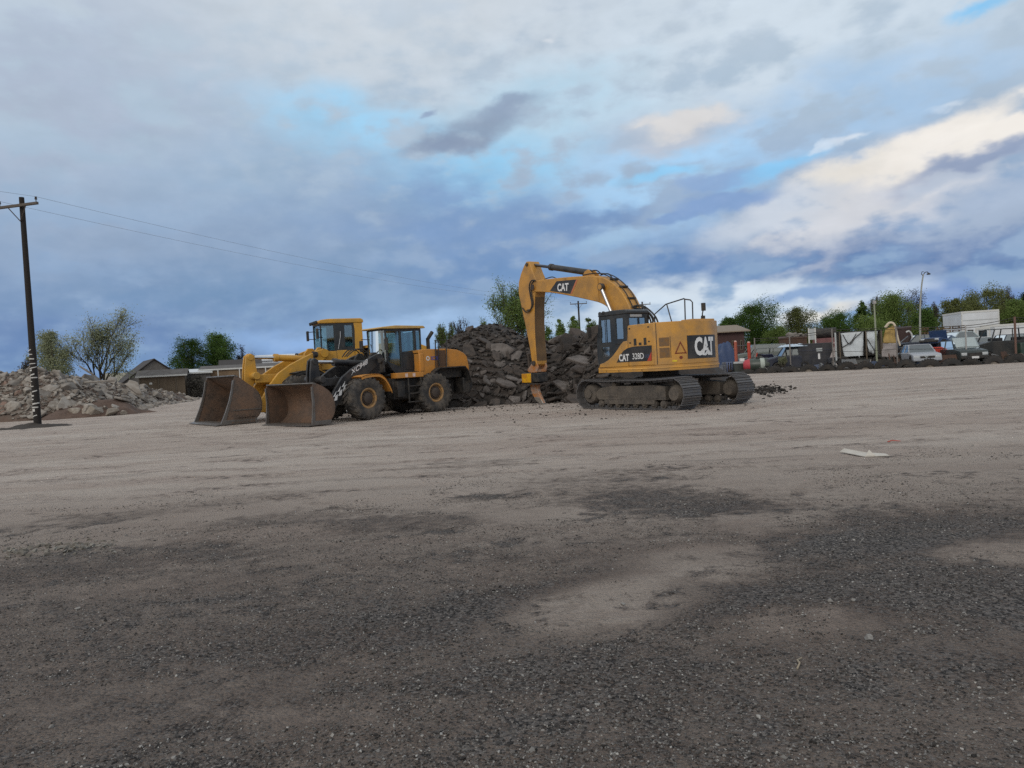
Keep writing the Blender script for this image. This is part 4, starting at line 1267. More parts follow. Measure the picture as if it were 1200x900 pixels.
# stick
sp_f = [(6.60, 5.82), (6.76, 5.83), (6.92, 5.70), (7.18, 5.38), (7.36, 5.05), (7.40, 4.70), (7.36, 4.42), (7.26, 4.05), (7.10, 3.40), (6.95, 2.80), (6.83, 2.20), (6.76, 1.72),
        (6.72, 1.60), (6.58, 1.56), (6.46, 1.62), (6.44, 1.75), (6.47, 2.40), (6.46, 3.20), (6.40, 3.95), (6.32, 4.40), (6.24, 4.62), (6.16, 4.80), (6.20, 5.05), (6.35, 5.30), (6.50, 5.62)]
stick = MB().prism(sp_f, -0.27, 0.27).build('stick', CY2, EX, bevel=0.022)
MB().cyl((6.35, -0.36, 4.74), (6.35, 0.36, 4.74), 0.115, n=24).cyl((6.72, -0.31, 5.70), (6.72, 0.31, 5.70), 0.07, n=18).cyl((6.60, -0.33, 1.68), (6.60, 0.33, 1.68), 0.10, n=20).build('pivot_pin', M['rim_dark'], stick, smooth=40)
MB().prism([(6.425, 1.78), (6.462, 2.40), (6.452, 3.20), (6.392, 3.95), (6.325, 4.35), (6.335, 4.35), (6.402, 3.95), (6.462, 3.20), (6.472, 2.40), (6.435, 1.78)], -0.245, 0.245).build('dark_inner_plate', surf('dark brown stick underside', (0.15, 0.085, 0.030), 0.6, dirt=(0.05, 0.035, 0.025), dirt_amt=0.6, vary=0.15, dirt_scale=2), stick)  # thin plate added over the stick's inner face to make it dark brown
# tool ram along the front of the stick, with its links
tr_ = MB().cyl((7.28, 0, 4.55), (7.10, 0, 2.75), 0.09, n=20).build('tool_ram', M['black_paint'], EX, smooth=40)
MB().cyl((7.10, 0, 2.75), (7.06, 0, 2.1), 0.05, n=16).build('ram_rod', M['rim_dark'], tr_, smooth=40)
for y in (0.20, -0.20):
    MB().tube([(6.78, y, 2.12), (7.06, y, 2.05)], 0.05, 8).tube([(7.06, y, 2.05), (7.02, y, 1.42)], 0.055, 8).build('tool_link', M['rim_dark'], EX, smooth=40)
# hoses
def hose(pts, r, parent, mat=None, name='hose'):
    return MB().tube(catmull(pts, 6), r, 8).build(name, mat or M['black_matte'], parent, smooth=50)
hose([(6.15, 0.33, 4.98), (6.36, 0.37, 5.0), (6.52, 0.37, 4.80), (6.50, 0.36, 4.45), (6.44, 0.35, 4.05), (6.62, 0.34, 3.82), (6.9, 0.33, 3.80), (7.15, 0.30, 3.98)], 0.028, stick)
hose([(6.25, 0.31, 4.99), (6.42, 0.34, 4.86), (6.45, 0.34, 4.5), (6.38, 0.33, 4.1), (6.55, 0.33, 3.88), (6.85, 0.32, 3.86)], 0.022, stick)
for y in (0.16, -0.14):
    hose([(0.35, y, 2.72), (0.42, y, 3.0), (0.62, y, 3.22), (0.86, y, 3.30), (1.02, y, 3.48), (1.30, y, 3.96), (1.72, y, 4.38), (2.25, y, 4.70), (2.8, y, 4.84), (3.5, y, 4.86)], 0.019, boom)
hose([(0.30, 0.25, 2.72), (0.22, 0.25, 3.02), (0.42, 0.25, 3.28), (0.72, 0.25, 3.36), (0.98, 0.22, 3.44)], 0.028, boom)
hose([(0.10, 0.2, 2.72), (0.06, 0.2, 2.95), (0.25, 0.2, 3.15), (0.55, 0.2, 3.25), (0.9, 0.18, 3.34)], 0.028, boom)
for dy in (0.20, 0.34):
    hose([(0.85, dy, 3.42), (0.52, dy, 3.44), (0.15, dy, 3.22), (-0.10, dy, 2.96), (-0.2, dy, 2.68)], 0.03, EX)
    hose([(0.80, dy + .06, 3.24), (0.42, dy + .06, 3.24), (0.16, dy + .06, 3.02), (0.06, dy + .06, 2.68)], 0.03, EX)
hose([(2.5, 0.12, 4.74), (2.75, 0.12, 4.93), (3.05, 0.12, 4.95), (3.3, 0.1, 4.86)], 0.022, boom)
hose([(1.95, 0.1, 4.5), (2.15, 0.1, 4.72), (2.4, 0.1, 4.76), (2.6, 0.1, 4.74)], 0.022, boom)
hose([(5.1, 0.1, 4.93), (5.35, 0.1, 5.03), (5.7, 0.1, 5.02), (5.95, 0.12, 4.97)], 0.02, boom)
for (x, z) in ((1.2, 3.75), (1.55, 4.2), (2.0, 4.52)):
    MB().box(x - 0.04, x + 0.04, -0.19, 0.19, z - 0.02, z + 0.045).build('hose_clamp', M['black_matte'], boom, bevel=0.01)

# coupler and ripper
cp = MB()
for y in (0.22, -0.22):
    cp.prism([(6.48, 1.75), (6.72, 1.76), (6.95, 1.55), (7.08, 1.48), (7.1, 1.36), (6.95, 1.30), (6.5, 1.30), (6.40, 1.5)], y - 0.03, y + 0.03)
cp.box(6.48, 6.98, -0.19, 0.19, 1.31, 1.42)
cp.build('coupler', M['orange_worn'], EX, bevel=0.012)
rp = MB().box(6.78, 7.46, -0.30, 0.30, 0.86, 1.30).box(6.42, 6.79, -0.26, 0.26, 0.90, 1.28).build('ripper_head', M['black_matte'], EX, bevel=0.03)
MB().box(6.82, 7.44, 0.301, 0.318, 0.90, 1.27).box(7.462, 7.478, -0.26, 0.26, 0.90, 1.26).build('side_plate', M['safety_yellow'], rp, bevel=0.006)
MB().box(6.36, 7.50, -0.30, 0.33, 0.815, 0.858).build('base_plate', M['rim_dark'], rp, bevel=0.01)
for k in range(5):
    MB().cyl((6.4 + k * 0.25, 0.335, 0.815), (6.4 + k * 0.25, 0.335, 0.78), 0.03, n=8).build('bolt', M['rim_dark'], rp)
MB().prism([(7.24, 0.814), (6.72, 0.814), (6.72, 0.60), (6.66, 0.42), (6.52, 0.20), (6.42, 0.03), (6.60, 0.02), (6.86, 0.14), (7.08, 0.34), (7.20, 0.56)], -0.065, 0.065).build('ripper_tooth', M['orange_worn'], rp, bevel=0.02)
MB().prism([(6.42, 0.025), (6.61, 0.015), (6.84, 0.125), (7.0, 0.27), (6.86, 0.30), (6.68, 0.26), (6.52, 0.19)], -0.078, 0.078).build('tooth_tip', M['tooth_steel'], rp, bevel=0.01)

# handrails, mirror, exhaust
hr = MB()
y = -0.2
hr.tube([(0.34, y, 2.70), (0.34, y, 3.12), (-0.19, y, 3.41), (-1.0, y, 3.52), (-1.02, y, 3.46), (-1.0, y, 2.72)], 0.022, 8)
hr.tube([(-0.23, y, 3.42), (-0.44, y, 2.72)], 0.02, 8)
hr.tube([(-1.0, y, 3.50), (-1.15, y - .12, 3.46), (-1.21, y - .15, 3.38), (-1.19, y - .15, 2.72)], 0.022, 8)
hr.build('handrail', M['black_paint'], EX, smooth=40)
mm = MB().tube([(-1.15, -0.9, 2.72), (-1.14, -0.9, 3.0), (-1.18, -0.9, 3.12)], 0.022, 8)
mm.prism([(-1.26, 2.73), (-1.02, 2.73), (-1.14, 2.98)], -0.93, -0.87).box(-1.25, -1.15, -0.96, -0.84, 3.10, 3.36)
mm.build('rear_mirror', M['black_matte'], EX, bevel=0.02)
MB().cyl((-1.0, -1.1, 2.70), (-1.0, -1.1, 2.95), 0.07, n=16).build('exhaust_pipe', M['rim_dark'], EX, smooth=40)
# ------------------------------------------------------------------ wheel loaders
TYRE_R, TYRE_W, RIM_R = 0.775, 0.60, 0.36
def make_wheel_meshes():
    w2 = TYRE_W / 2
    side = [(RIM_R - .01, -w2 * .62), (RIM_R + .02, -w2 * .86), (0.50, -w2 * .98), (0.60, -w2), (0.68, -w2 * .95), (0.715, -w2 * .86), (0.735, -w2 * .6), (0.742, -w2 * .2)]
    prof = side + [(r, -h) for r, h in side[::-1]]
    ty = MB().lathe(prof, n=64)
    # chunky lugs: slanting bars from the shoulder to the middle, alternately left and right
    NL = 22
    for k in range(NL):
        for sgn in (1, -1):
            a0 = 2 * pi * (k + (0.5 if sgn < 0 else 0)) / NL
            pts = []
            for (y_, da, r_o) in ((w2 * 1.0, 0.0, 0.668), (w2 * 0.93, 0.01, 0.752), (w2 * .45, 0.10, TYRE_R), (w2 * 0.02, 0.20, TYRE_R)):
                for ww in (-0.062, 0.062):
                    a = a0 + da * 1.0 + ww
                    for rr in (r_o - 0.07, r_o):
                        pts.append((rr * cos(a), sgn * y_, rr * sin(a)))
            fs = []
            for i in range(3):
                q = i * 4; n_ = q + 4
                fs += [(q, q + 1, n_ + 1, n_), (q + 2, n_ + 2, n_ + 3, q + 3), (q + 1, q + 3, n_ + 3, n_ + 1), (q, n_, n_ + 2, q + 2)]
            fs += [(0, 2, 3, 1), (12, 13, 15, 14)]
            ty.add(pts, fs)
    tyre = ty.mesh('tyre', 40)
    rim = MB().lathe([(RIM_R + .015, -w2 * .80), (RIM_R + .02, -w2 * .70), (RIM_R - .03, -w2 * .60), (RIM_R - .05, 0), (RIM_R - .03, w2 * .60), (RIM_R + .02, w2 * .70), (RIM_R + .015, w2 * .82), (RIM_R - .015, w2 * .86),
                      (RIM_R - .055, w2 * .80), (RIM_R - .065, w2 * .50), (RIM_R - .10, w2 * .44), (0.22, w2 * .42)], n=48).mesh('rim', 35)
    hub = MB().lathe([(0.255, w2 * .30), (0.245, w2 * .56), (0.20, w2 * .62), (0.19, w2 * .74), (0.15, w2 * .80), (0.06, w2 * .84), (0.0, w2 * .84)], n=32)
    for k in range(12):
        a = 2 * pi * k / 12
        hub.cyl((0.225 * cos(a), w2 * .55, 0.225 * sin(a)), (0.225 * cos(a), w2 * .66, 0.225 * sin(a)), 0.017, n=6)
    hub = hub.mesh('wheel', 35)
    return tyre, rim, hub
tyre_me, rim_me, hub_me = make_wheel_meshes()
tyre_me.materials.append(M['rubber']); rim_me.materials.append(M['rim_gold']); hub_me.materials.append(M['rim_dark'])


def add_wheel(root, x, y, z, flip):
    o = bpy.data.objects.new('wheel', hub_me); COL.objects.link(o); o.parent = root
    o.location = (x, y, z); o.rotation_euler = (0, random.uniform(0, 1), 0 if not flip else pi)
    for n_, me in (('tyre', tyre_me), ('rim', rim_me)):
        c = bpy.data.objects.new(n_, me); COL.objects.link(c); c.parent = o


def build_bucket(root, W, steel, edge, holes=False, lip_up=0.0, reach=0.0):
    """open bucket on the ground, cutting edge forward"""
    h = W / 2
    back = catmull([(2.70 + reach, 0, 0.03), (2.15, 0, 0.03), (1.86, 0, 0.10), (1.62, 0, 0.36), (1.58, 0, 0.70), (1.70, 0, 1.02), (1.98, 0, 1.25), (2.36, 0, 1.42 + lip_up)], 5)
    b = MB()
    n = len(back)
    th = 0.035
    # shell of the floor, back and top
    for i in range(n - 1):
        p, q = back[i], back[i + 1]
        d = (q - p).normalized(); nn = Vector((-d.z, 0, d.x)) * -th     # outward
        vs = [(p.x, -h, p.z), (p.x, h, p.z), (q.x, h, q.z), (q.x, -h, q.z)]
        vo = [(p.x + nn.x * -1, -h, max(0.004, p.z + nn.z * -1)), (p.x + nn.x * -1, h, max(0.004, p.z + nn.z * -1)), (q.x + nn.x * -1, h, max(0.004, q.z + nn.z * -1)), (q.x + nn.x * -1, -h, max(0.004, q.z + nn.z * -1))]
        b.poly(vs); b.poly(vo[::-1])
        b.poly([vs[0], vs[3], vo[3], vo[0]]); b.poly([vs[1], vo[1], vo[2], vs[2]])
    bk = b.build('bucket', steel, root, smooth=40)
    side = [(p.x, p.z) for p in back] + [(2.44, 1.30 + lip_up * .8), (2.47 + reach * .15, 1.10), (2.50 + reach * .40, 0.80), (2.58 + reach * .65, 0.45), (2.70 + reach, 0.06)]
    for s in (1, -1):
        MB().prism(side, s * h - 0.015, s * h + 0.015).build('side_plate', steel, bk, bevel=0.004)
        # rubbed wear strip along the front of each cheek
        MB().prism([(2.72 + reach, 0.02), (2.60 + reach * .65, 0.45), (2.52 + reach * .40, 0.80), (2.49 + reach * .15, 1.10), (2.46, 1.30 + lip_up * .8), (2.40, 1.30 + lip_up * .8), (2.42 + reach * .15, 1.10), (2.44 + reach * .40, 0.80), (2.50 + reach * .65, 0.45), (2.58 + reach, 0.02)], s * h - 0.028, s * h + 0.028).build('side_cutter', edge, bk, bevel=0.006)
        MB().box(1.75, 2.62 + reach, s * h - 0.02 + s * 0.022, s * h + 0.02 + s * 0.022, 0.018, 0.16).build('heel_plate', edge, bk, bevel=0.006)
        if holes:
            g = MB()
            for r in range(3):
                for k in range(9 - r):
                    g.box(1.82 + k * 0.085, 1.88 + k * 0.085, s * (h + 0.044) - 0.008, s * (h + 0.044) + 0.008, 0.05 + r * 0.085, 0.10 + r * 0.085)
            g.build('wear_blocks', M['bucket_steel'], bk)
            MB().box(1.60, 2.50, s * h + s * 0.02 - 0.012, s * h + s * 0.02 + 0.012, 0.44, 0.47).build('wear_rib', edge, bk)
    MB().prism([(2.30 + reach, 0.036), (2.86 + reach, 0.012), (2.86 + reach, 0.03), (2.66 + reach, 0.066), (2.30 + reach, 0.066)], -h - 0.03, h + 0.03).build('cutting_edge', edge, bk)
    MB().box(2.28, 2.40, -h - 0.02, h + 0.02, 1.385 + lip_up, 1.425 + lip_up, Matrix.Rotation(-0.42, 3, 'Y')).build('spill_guard', edge, bk, bevel=0.006)
    gus = MB()
    for y in (-0.62, -0.42, 0.42, 0.62):
        gus.prism([(1.60, 0.30), (1.36, 0.30), (1.26, 0.45), (1.36, 0.62), (1.56, 0.70)], y - 0.03, y + 0.03)
    for y in (-0.08, 0.08):
        gus.prism([(1.58, 0.75), (1.40, 0.85), (1.38, 1.0), (1.50, 1.08), (1.74, 1.08)], y - 0.025, y + 0.025)
    gus.build('hinge_lug', steel, bk, bevel=0.008)
    return bk


ARM = [(-1.22, 2.30), (-1.02, 2.36), (-0.82, 2.30), (-0.30, 2.09), (0.25, 1.84), (0.66, 1.58), (1.00, 1.20), (1.26, 0.80), (1.46, 0.56), (1.50, 0.42), (1.42, 0.30), (1.28, 0.28),
       (1.06, 0.42), (0.82, 0.76), (0.50, 1.08), (0.10, 1.32), (-0.42, 1.58), (-1.05, 1.98), (-1.22, 2.10)]


def build_linkage(root, arm_m, lever_m, ram_m, thick=0.0):
    arms = MB()
    for y in (0.68, -0.68):
        arms.prism(ARM[:12] + [(x - thick * .5, z - thick) for x, z in ARM[12:17]] + ARM[17:], y - 0.055, y + 0.055)
    arms.cyl((0.55, -0.64, 1.30), (0.55, 0.64, 1.30), 0.16, n=20)
    a = arms.build('lift_arm', arm_m, root, bevel=0.02)
    for y in (0.68, -0.68):
        for (x, z, r) in ((-1.05, 2.20, .15), (1.37, 0.43, .14), (0.15, 1.62, .10)):
            MB().cyl((x, y - 0.09, z), (x, y + 0.09, z), r, n=20).build('pin_boss', arm_m, a, smooth=40)
    lv = MB()
    for y in (0.10, -0.10):
        lv.prism([(1.22, 2.22), (1.38, 2.30), (1.52, 2.20), (1.58, 1.85), (1.62, 1.40), (1.56, 0.92), (1.46, 0.84), (1.36, 0.92), (1.32, 1.20), (1.20, 1.42), (1.16, 1.62), (1.20, 1.90)], y - 0.035, y + 0.035)
    lv.cyl((1.36, -0.16, 2.16), (1.36, 0.16, 2.16), 0.11, n=20).cyl((1.32, -0.5, 1.52), (1.32, 0.5, 1.52), 0.13, n=20)
    lv.box(0.55, 1.35, -0.42, -0.36, 1.28, 1.56).box(0.55, 1.35, 0.36, 0.42, 1.28, 1.56)
    lv.build('tilt_lever', lever_m, root, bevel=0.015)
    MB().tube([(1.46, 0, 0.92), (1.48, 0, 0.96)], 0.05, 8).build('link_pin', M['steel'], root, smooth=40)
    tr_ = MB().cyl((-0.95, 0, 2.02), (0.45, 0, 2.12), 0.115, n=24).cyl((0.36, 0, 2.112), (0.50, 0, 2.124), 0.14, n=24).build('tilt_ram', ram_m, root, smooth=40)
    MB().cyl((0.50, 0, 2.124), (1.36, 0, 2.16), 0.06, n=18).build('ram_rod', M['steel'], tr_, smooth=40)
    for y in (0.46, -0.46):
        lr = MB().cyl((-0.85, y, 0.85), (-0.15, y, 1.35), 0.10, n=20).build('lift_ram', ram_m, root, smooth=40)
        MB().cyl((-0.15, y, 1.35), (0.15, y, 1.60), 0.055, n=16).build('ram_rod', M['steel'], lr, smooth=40)
    return a


def build_front_frame(root, mat):
    f = MB()
    for y in (0.42, -0.42):
        f.prism([(-1.45, 0.55), (0.45, 0.55), (0.55, 0.75), (0.15, 1.05), (-0.55, 1.35), (-0.80, 2.25), (-0.95, 2.42), (-1.15, 2.42), (-1.28, 2.25), (-1.30, 1.2), (-1.45, 1.0)], y - 0.05, y + 0.05)
    f.box(-1.3, 0.45, -0.38, 0.38, 0.55, 0.95)
    f.box(-1.25, -0.95, -0.38, 0.38, 0.95, 2.1)
    f.build('front_frame', mat, root, bevel=0.02)
    MB().cyl((0, -1.0, 0.775), (0, 1.0, 0.775), 0.20, n=20).build('axle', M['black_matte'], root, smooth=40)


def build_rear_frame(root, mat):
    r = MB()
    r.box(-4.9, -1.55, -0.45, 0.45, 0.55, 1.30)
    r.box(-1.75, -1.30, -0.22, 0.22, 0.50, 1.20)
    r.box(-2.85, -1.55, -0.92, 0.92, 0.62, 1.38)
    r.build('rear_frame', mat, root, bevel=0.03)
    MB().cyl((-3.3, -1.0, 0.775), (-3.3, 1.0, 0.775), 0.20, n=20).build('axle', M['black_matte'], root, smooth=40)


def build_fender(root, mat):
    for s in (1, -1):
        f = MB()
        arc = catmull([(0.30, 0, 1.545), (0.05, 0, 1.60), (-0.45, 0, 1.615), (-0.72, 0, 1.50), (-0.92, 0, 1.26), (-1.06, 0, 0.98)], 4)
        for i in range(len(arc) - 1):
            p, q = arc[i], arc[i + 1]
            y0, y1 = s * 0.78, s * 1.34
            f.add([(p.x, y0, p.z), (p.x, y1, p.z), (q.x, y1, q.z), (q.x, y0, q.z), (p.x, y0, p.z - .04), (p.x, y1, p.z - .04), (q.x, y1, q.z - .04), (q.x, y0, q.z - .04)],
                  [(0, 1, 2, 3), (4, 7, 6, 5), (1, 5, 6, 2), (0, 3, 7, 4)])
            f.add([(p.x, y1, p.z), (q.x, y1, q.z), (q.x, y1, q.z - .11), (p.x, y1, p.z - .11), (p.x, y1 - s * .02, p.z), (q.x, y1 - s * .02, q.z), (q.x, y1 - s * .02, q.z - .11), (p.x, y1 - s * .02, p.z - .11)],
                  [(0, 1, 2, 3), (4, 7, 6, 5), (2, 6, 7, 3)])
        f.build('fender', mat, root, smooth=30)


def build_hood(root, mat, inner):
    for_side = [(-2.80, 1.42), (-2.80, 2.42), (-3.02, 2.46), (-4.15, 2.46), (-4.75, 2.40), (-5.08, 2.27), (-5.24, 2.12), (-5.31, 1.75), (-5.34, 1.10), (-5.20, 1.10), (-5.05, 1.55), (-4.90, 1.72), (-3.62, 1.72), (-3.42, 1.60), (-3.22, 1.42)]
    for s in (1, -1):
        MB().prism(for_side, s * 0.97 - (0.05 if s > 0 else 0), s * 0.97 + (0 if s > 0 else 0.05)).build('hood_side', mat, root, bevel=0.02)
    top = [(-2.80, 2.419), (-3.02, 2.459), (-4.15, 2.459), (-4.75, 2.399), (-5.08, 2.269), (-5.24, 2.119), (-5.309, 1.75), (-5.339, 1.10), (-5.26, 1.10), (-5.22, 1.74), (-5.15, 2.06), (-5.04, 2.17), (-4.7, 2.30), (-4.1, 2.36), (-3.0, 2.36), (-2.80, 2.33)]
    MB().prism(top, -0.9205, 0.9205).build('hood_top', mat, root, smooth=30)
    MB().box(-5.0, -2.85, -0.86, 0.86, 1.30, 2.25).build('engine', inner, root)
    for s in (1, -1):     # dark wheel-arch lining with its flared lip
        f = MB()
        arc = [(-2.98, 1.06), (-3.12, 1.30), (-3.36, 1.60), (-3.60, 1.735), (-4.90, 1.735), (-5.06, 1.56), (-5.20, 1.10)]
        for i in range(len(arc) - 1):
            p, q = arc[i], arc[i + 1]
            y0, y1 = s * 0.60, s * 1.24
            f.add([(p[0], y0, p[1]), (p[0], y1, p[1]), (q[0], y1, q[1]), (q[0], y0, q[1]), (p[0], y0, p[1] - .045), (p[0], y1, p[1] - .045), (q[0], y1, q[1] - .045), (q[0], y0, q[1] - .045)],
                  [(0, 1, 2, 3), (4, 7, 6, 5), (1, 5, 6, 2), (0, 3, 7, 4)])
        f.build('rear_fender', M['black_matte'], root)
    MB().prism([(-4.95, 0.62), (-4.95, 1.28), (-5.42, 1.16), (-5.46, 0.92), (-5.32, 0.66)], -1.0, 1.0).build('counterweight', M['black_matte'], root, bevel=0.04)


def build_ladder(root):
    for s in (1, -1):
        l = MB()
        for z in (0.48, 0.80, 1.08):
            l.box(-2.62, -2.05, s * 1.16 - 0.09, s * 1.16 + 0.09, z - 0.018, z + 0.018)
        for x in (-2.63, -2.04):
            l.box(x - 0.02, x + 0.02, s * 1.22 - 0.03, s * 1.22 + 0.03, 0.45, 1.38)
        l.box(-1.95, -1.6, s * 0.98 - 0.14, s * 0.98 + 0.14, 0.70, 1.30)
        l.build('ladder', M['black_matte'], root, bevel=0.008)


def cab_interior(root, x_seat, zf):
    MB().box(x_seat - .25, x_seat + .25, -0.25, 0.25, zf + .35, zf + .52).box(x_seat - .38, x_seat - .22, -0.25, 0.25, zf + .45, zf + 1.15).box(x_seat - .36, x_seat - .24, -0.14, 0.14, zf + 1.15, zf + 1.38).build('operator_seat', M['seat_fabric'], root, bevel=0.05)
    c = MB().tube([(x_seat + .75, 0, zf + .1), (x_seat + .58, 0, zf + .72)], 0.035, 8)
    o = Vector((x_seat + .56, 0, zf + .78))
    ring = [o + Matrix.Rotation(-0.5, 3, 'Y') @ Vector((0.19 * cos(a), 0.19 * sin(a), 0)) for a in [2 * pi * k / 20 for k in range(21)]]
    c.tube(ring, 0.016, 6)
    c.box(x_seat + .66, x_seat + .90, -0.22, 0.22, zf + .02, zf + .62)
    c.box(x_seat - .15, x_seat + .3, 0.33, 0.45, zf + .45, zf + .68)
    c.build('steering_wheel', M['black_matte'], root, bevel=0.01)


def articulate(root, names, alpha, pivot=-1.5):
    """turn the rear half of a loader about its centre joint"""
    m_ = Matrix.Translation((pivot, 0, 0)) @ Matrix.Rotation(alpha, 4, 'Z') @ Matrix.Translation((-pivot, 0, 0))
    for o in root.children:
        base = o.name.split('.')[0]
        if base in names and not (base in ('wheel', 'axle') and (o.location.x if base == 'wheel' else min(v.co.x for v in o.data.vertices)) > -1.5):
            o.matrix_local = m_ @ o.matrix_local
REAR = ('wheel', 'axle', 'rear_frame', 'hood_side', 'hood_top', 'engine', 'rear_fender', 'counterweight', 'ladder', 'platform', 'corner_panel', 'cab', 'exhaust_pipe', 'handrail', 'hood_grille', 'hood_lettering', 'hood_emblem')


# ---- the near loader: black arms, orange body, yellow roof
LN = thing('wheel_loader', 'nearer wheel loader with black lift arms, orange hood and dark cab', 'wheel loader', (-6.11, 27.64, 0), radians(229.3), 'wheel loaders')
for x in (0, -3.3):
    for s in (1, -1):
        add_wheel(LN, x, s * 1.04, TYRE_R - 0.012, s < 0)
build_bucket(LN, 2.80, M['bucket_rust'], M['bucket_edge'], reach=-0.20)
arm = build_linkage(LN, M['black_paint'], M['black_paint'], M['black_paint'])
build_front_frame(LN, M['black_matte'])
build_rear_frame(LN, M['black_matte'])
build_fender(LN, M['loader_orange'])
build_hood(LN, M['loader_orange'], M['black_matte'])
build_ladder(LN)
pl = MB().box(-2.80, -1.55, 0.80, 1.20, 1.40, 1.60).build('platform', M['loader_orange'], LN, bevel=0.015)
lens_m = surf('lamp lens', (0.65, 0.50, 0.45), 0.3)
for x in (-2.05, -2.40):
    MB().box(x, x + .12, 1.199, 1.206, 1.43, 1.56).build('lamp_lens', lens_m, pl)
MB().box(-2.80, -1.55, -1.20, -0.80, 1.40, 1.60).build('platform', M['loader_orange'], LN, bevel=0.015)
MB().box(-3.0, -2.82, 0.60, 1.0, 1.61, 2.30).build('corner_panel', M['loader_orange'], LN, bevel=0.02)
# cab frame: pillars, lower shell, tapering to the front
cf = MB()
ZB, ZT = 1.58, 3.26
for s in (1, -1):
    y = s * 0.73
    def post(p, q, r=0.045):
        d = Vector((0, r if abs(p[1]) else 0, 0))
        cf.prism([(p[0] - r, p[2]), (p[0] + r, p[2]), (q[0] + r, q[2]), (q[0] - r, q[2])], p[1] - r, p[1] + r)
    post((-0.98, y, 1.98), (-0.92, y, ZT), .04)                  # A
    post((-1.84, y, ZB), (-1.82, y, ZT), .055)                   # B
    post((-2.74, y, ZB), (-2.76, y, ZT), .065)                   # C
    post((-3.12, y, 2.30), (-3.14, y, ZT), .04)                  # D
    cf.prism([(-1.80, ZB), (-1.42, ZB), (-1.20, 1.72), (-0.98, 1.98), (-0.98, 2.06), (-1.80, 1.80)], y - .04, y + .04)
    cf.box(-2.70, -1.88, y - .03, y + .03, ZB, 1.70)
    cf.box(-2.70, -1.88, y - .03, y + .03, 2.33, 2.40)
    cf.box(-2.70, -1.88, y - .028, y + .028, 1.70, 2.33)
    cf.box(-3.16, -0.90, y - .05, y + .05, ZT - 0.06, ZT + 0.03)
cf.box(-3.16, -0.88, -0.73, 0.73, ZT - 0.03, ZT + 0.03)
cf.box(-2.80, -2.70, -0.70, 0.70, ZB, 2.35)
cf.box(-2.75, -1.0, -0.70, 0.70, 1.50, 1.58)
cf.prism([(-1.42, ZB), (-1.2, 1.70), (-0.95, 1.98), (-1.05, 2.0), (-1.25, 1.78), (-1.46, 1.64)], -0.70, 0.70)
cabn = cf.build('cab', M['dark_frame'], LN, bevel=0.012)
MB().prism([(-3.42, 3.33), (-3.38, 3.30), (-0.72, 3.29), (-0.62, 3.315), (-0.66, 3.36), (-1.5, 3.415), (-3.3, 3.395)], -0.86, 0.86).build('cab_roof', surf('roof paint', (0.58, 0.36, 0.10), 0.5, vary=0.06, dirt=DUST, dirt_amt=0.35), cabn, bevel=0.02)
for s in (1, -1):
    y = s * 0.73
    MB().add([(-1.02, y - .004, 2.05), (-1.79, y - .004, 1.82), (-1.78, y - .004, ZT - .06), (-0.96, y - .004, ZT - .06), (-1.02, y + .004, 2.05), (-1.79, y + .004, 1.82), (-1.78, y + .004, ZT - .06), (-0.96, y + .004, ZT - .06)],
             [(0, 1, 2, 3), (7, 6, 5, 4), (0, 4, 5, 1), (1, 5, 6, 2), (2, 6, 7, 3), (3, 7, 4, 0)]).build('side_window', M['cab_glass'], cabn)
    MB().box(-2.68, -1.90, y - .004, y + .004, 2.41, ZT - .07).build('door_window', M['cab_glass'], cabn)
    MB().box(-3.08, -2.83, y - .004, y + .004, 2.33, ZT - .07).build('quarter_window', M['cab_glass'], cabn)
    MB().box(-2.66, -2.60, y + s * .045 - .012, y + s * .045 + .012, 1.75, 2.3).build('door_handle', M['black_matte'], cabn)
# two-plane bowed windscreen
ws_ = MB()
lo_, hi_ = [], []
for k in range(9):
    a = -1 + 2 * k / 8
    lo_.append((-0.66 - 0.30 * a * a, 0.72 * a, 2.04)); hi_.append((-0.74 - 0.18 * a * a, 0.72 * a, ZT - 0.03))
for k in range(8):
    ws_.poly([lo_[k], lo_[k + 1], hi_[k + 1], hi_[k]])
ws_.build('windscreen', M['cab_glass'], cabn, smooth=60)
sill = MB()
for k in range(8):
    p, q = lo_[k], lo_[k + 1]
    sill.add([(p[0] + .02, p[1], 2.06), (q[0] + .02, q[1], 2.06), (q[0] + .02, q[1], 1.96), (p[0] + .02, p[1], 1.96), (-1.0, p[1], 2.06), (-1.0, q[1], 2.06), (-1.0, q[1], 1.96), (-1.0, p[1], 1.96)],
             [(0, 1, 2, 3), (0, 4, 5, 1), (3, 2, 6, 7), (4, 7, 6, 5)])
sill.build('windscreen_sill', M['dark_frame'], cabn)
MB().box(-3.16, -3.15, -0.68, 0.68, 2.42, ZT - .06).build('rear_window', M['cab_glass'], cabn)
wp = MB().tube([(-0.70, 0.1, 2.08), (-0.72, -0.25, 2.75)], 0.014, 5).tube([(-0.76, -0.33, 2.5), (-0.80, -0.15, 3.05)], 0.014, 5)
wp.build('wiper', M['black_matte'], cabn)
for s in (1, -1):
    b = MB().tube([(-1.0, s * .76, 2.95), (-0.72, s * 1.02, 2.98), (-0.70, s * 1.05, 2.85)], 0.016, 6).tube([(-1.0, s * .76, 2.45), (-0.74, s * 1.0, 2.46), (-0.70, s * 1.05, 2.6)], 0.016, 6)
    b.box(-0.75, -0.68, s * 1.05 - .12, s * 1.05 + .12, 2.48, 2.92)
    b.build('side_mirror', M['black_matte'], cabn, bevel=0.02)
cab_interior(cabn, -2.1, 1.58)
MB().cyl((-3.74, .38, 2.40), (-3.74, .38, 2.92), 0.075, n=16).cyl((-3.74, .38, 2.88), (-3.98, .38, 3.16), 0.07, 0.075, n=16).build('exhaust_pipe', M['black_matte'], LN, smooth=40)
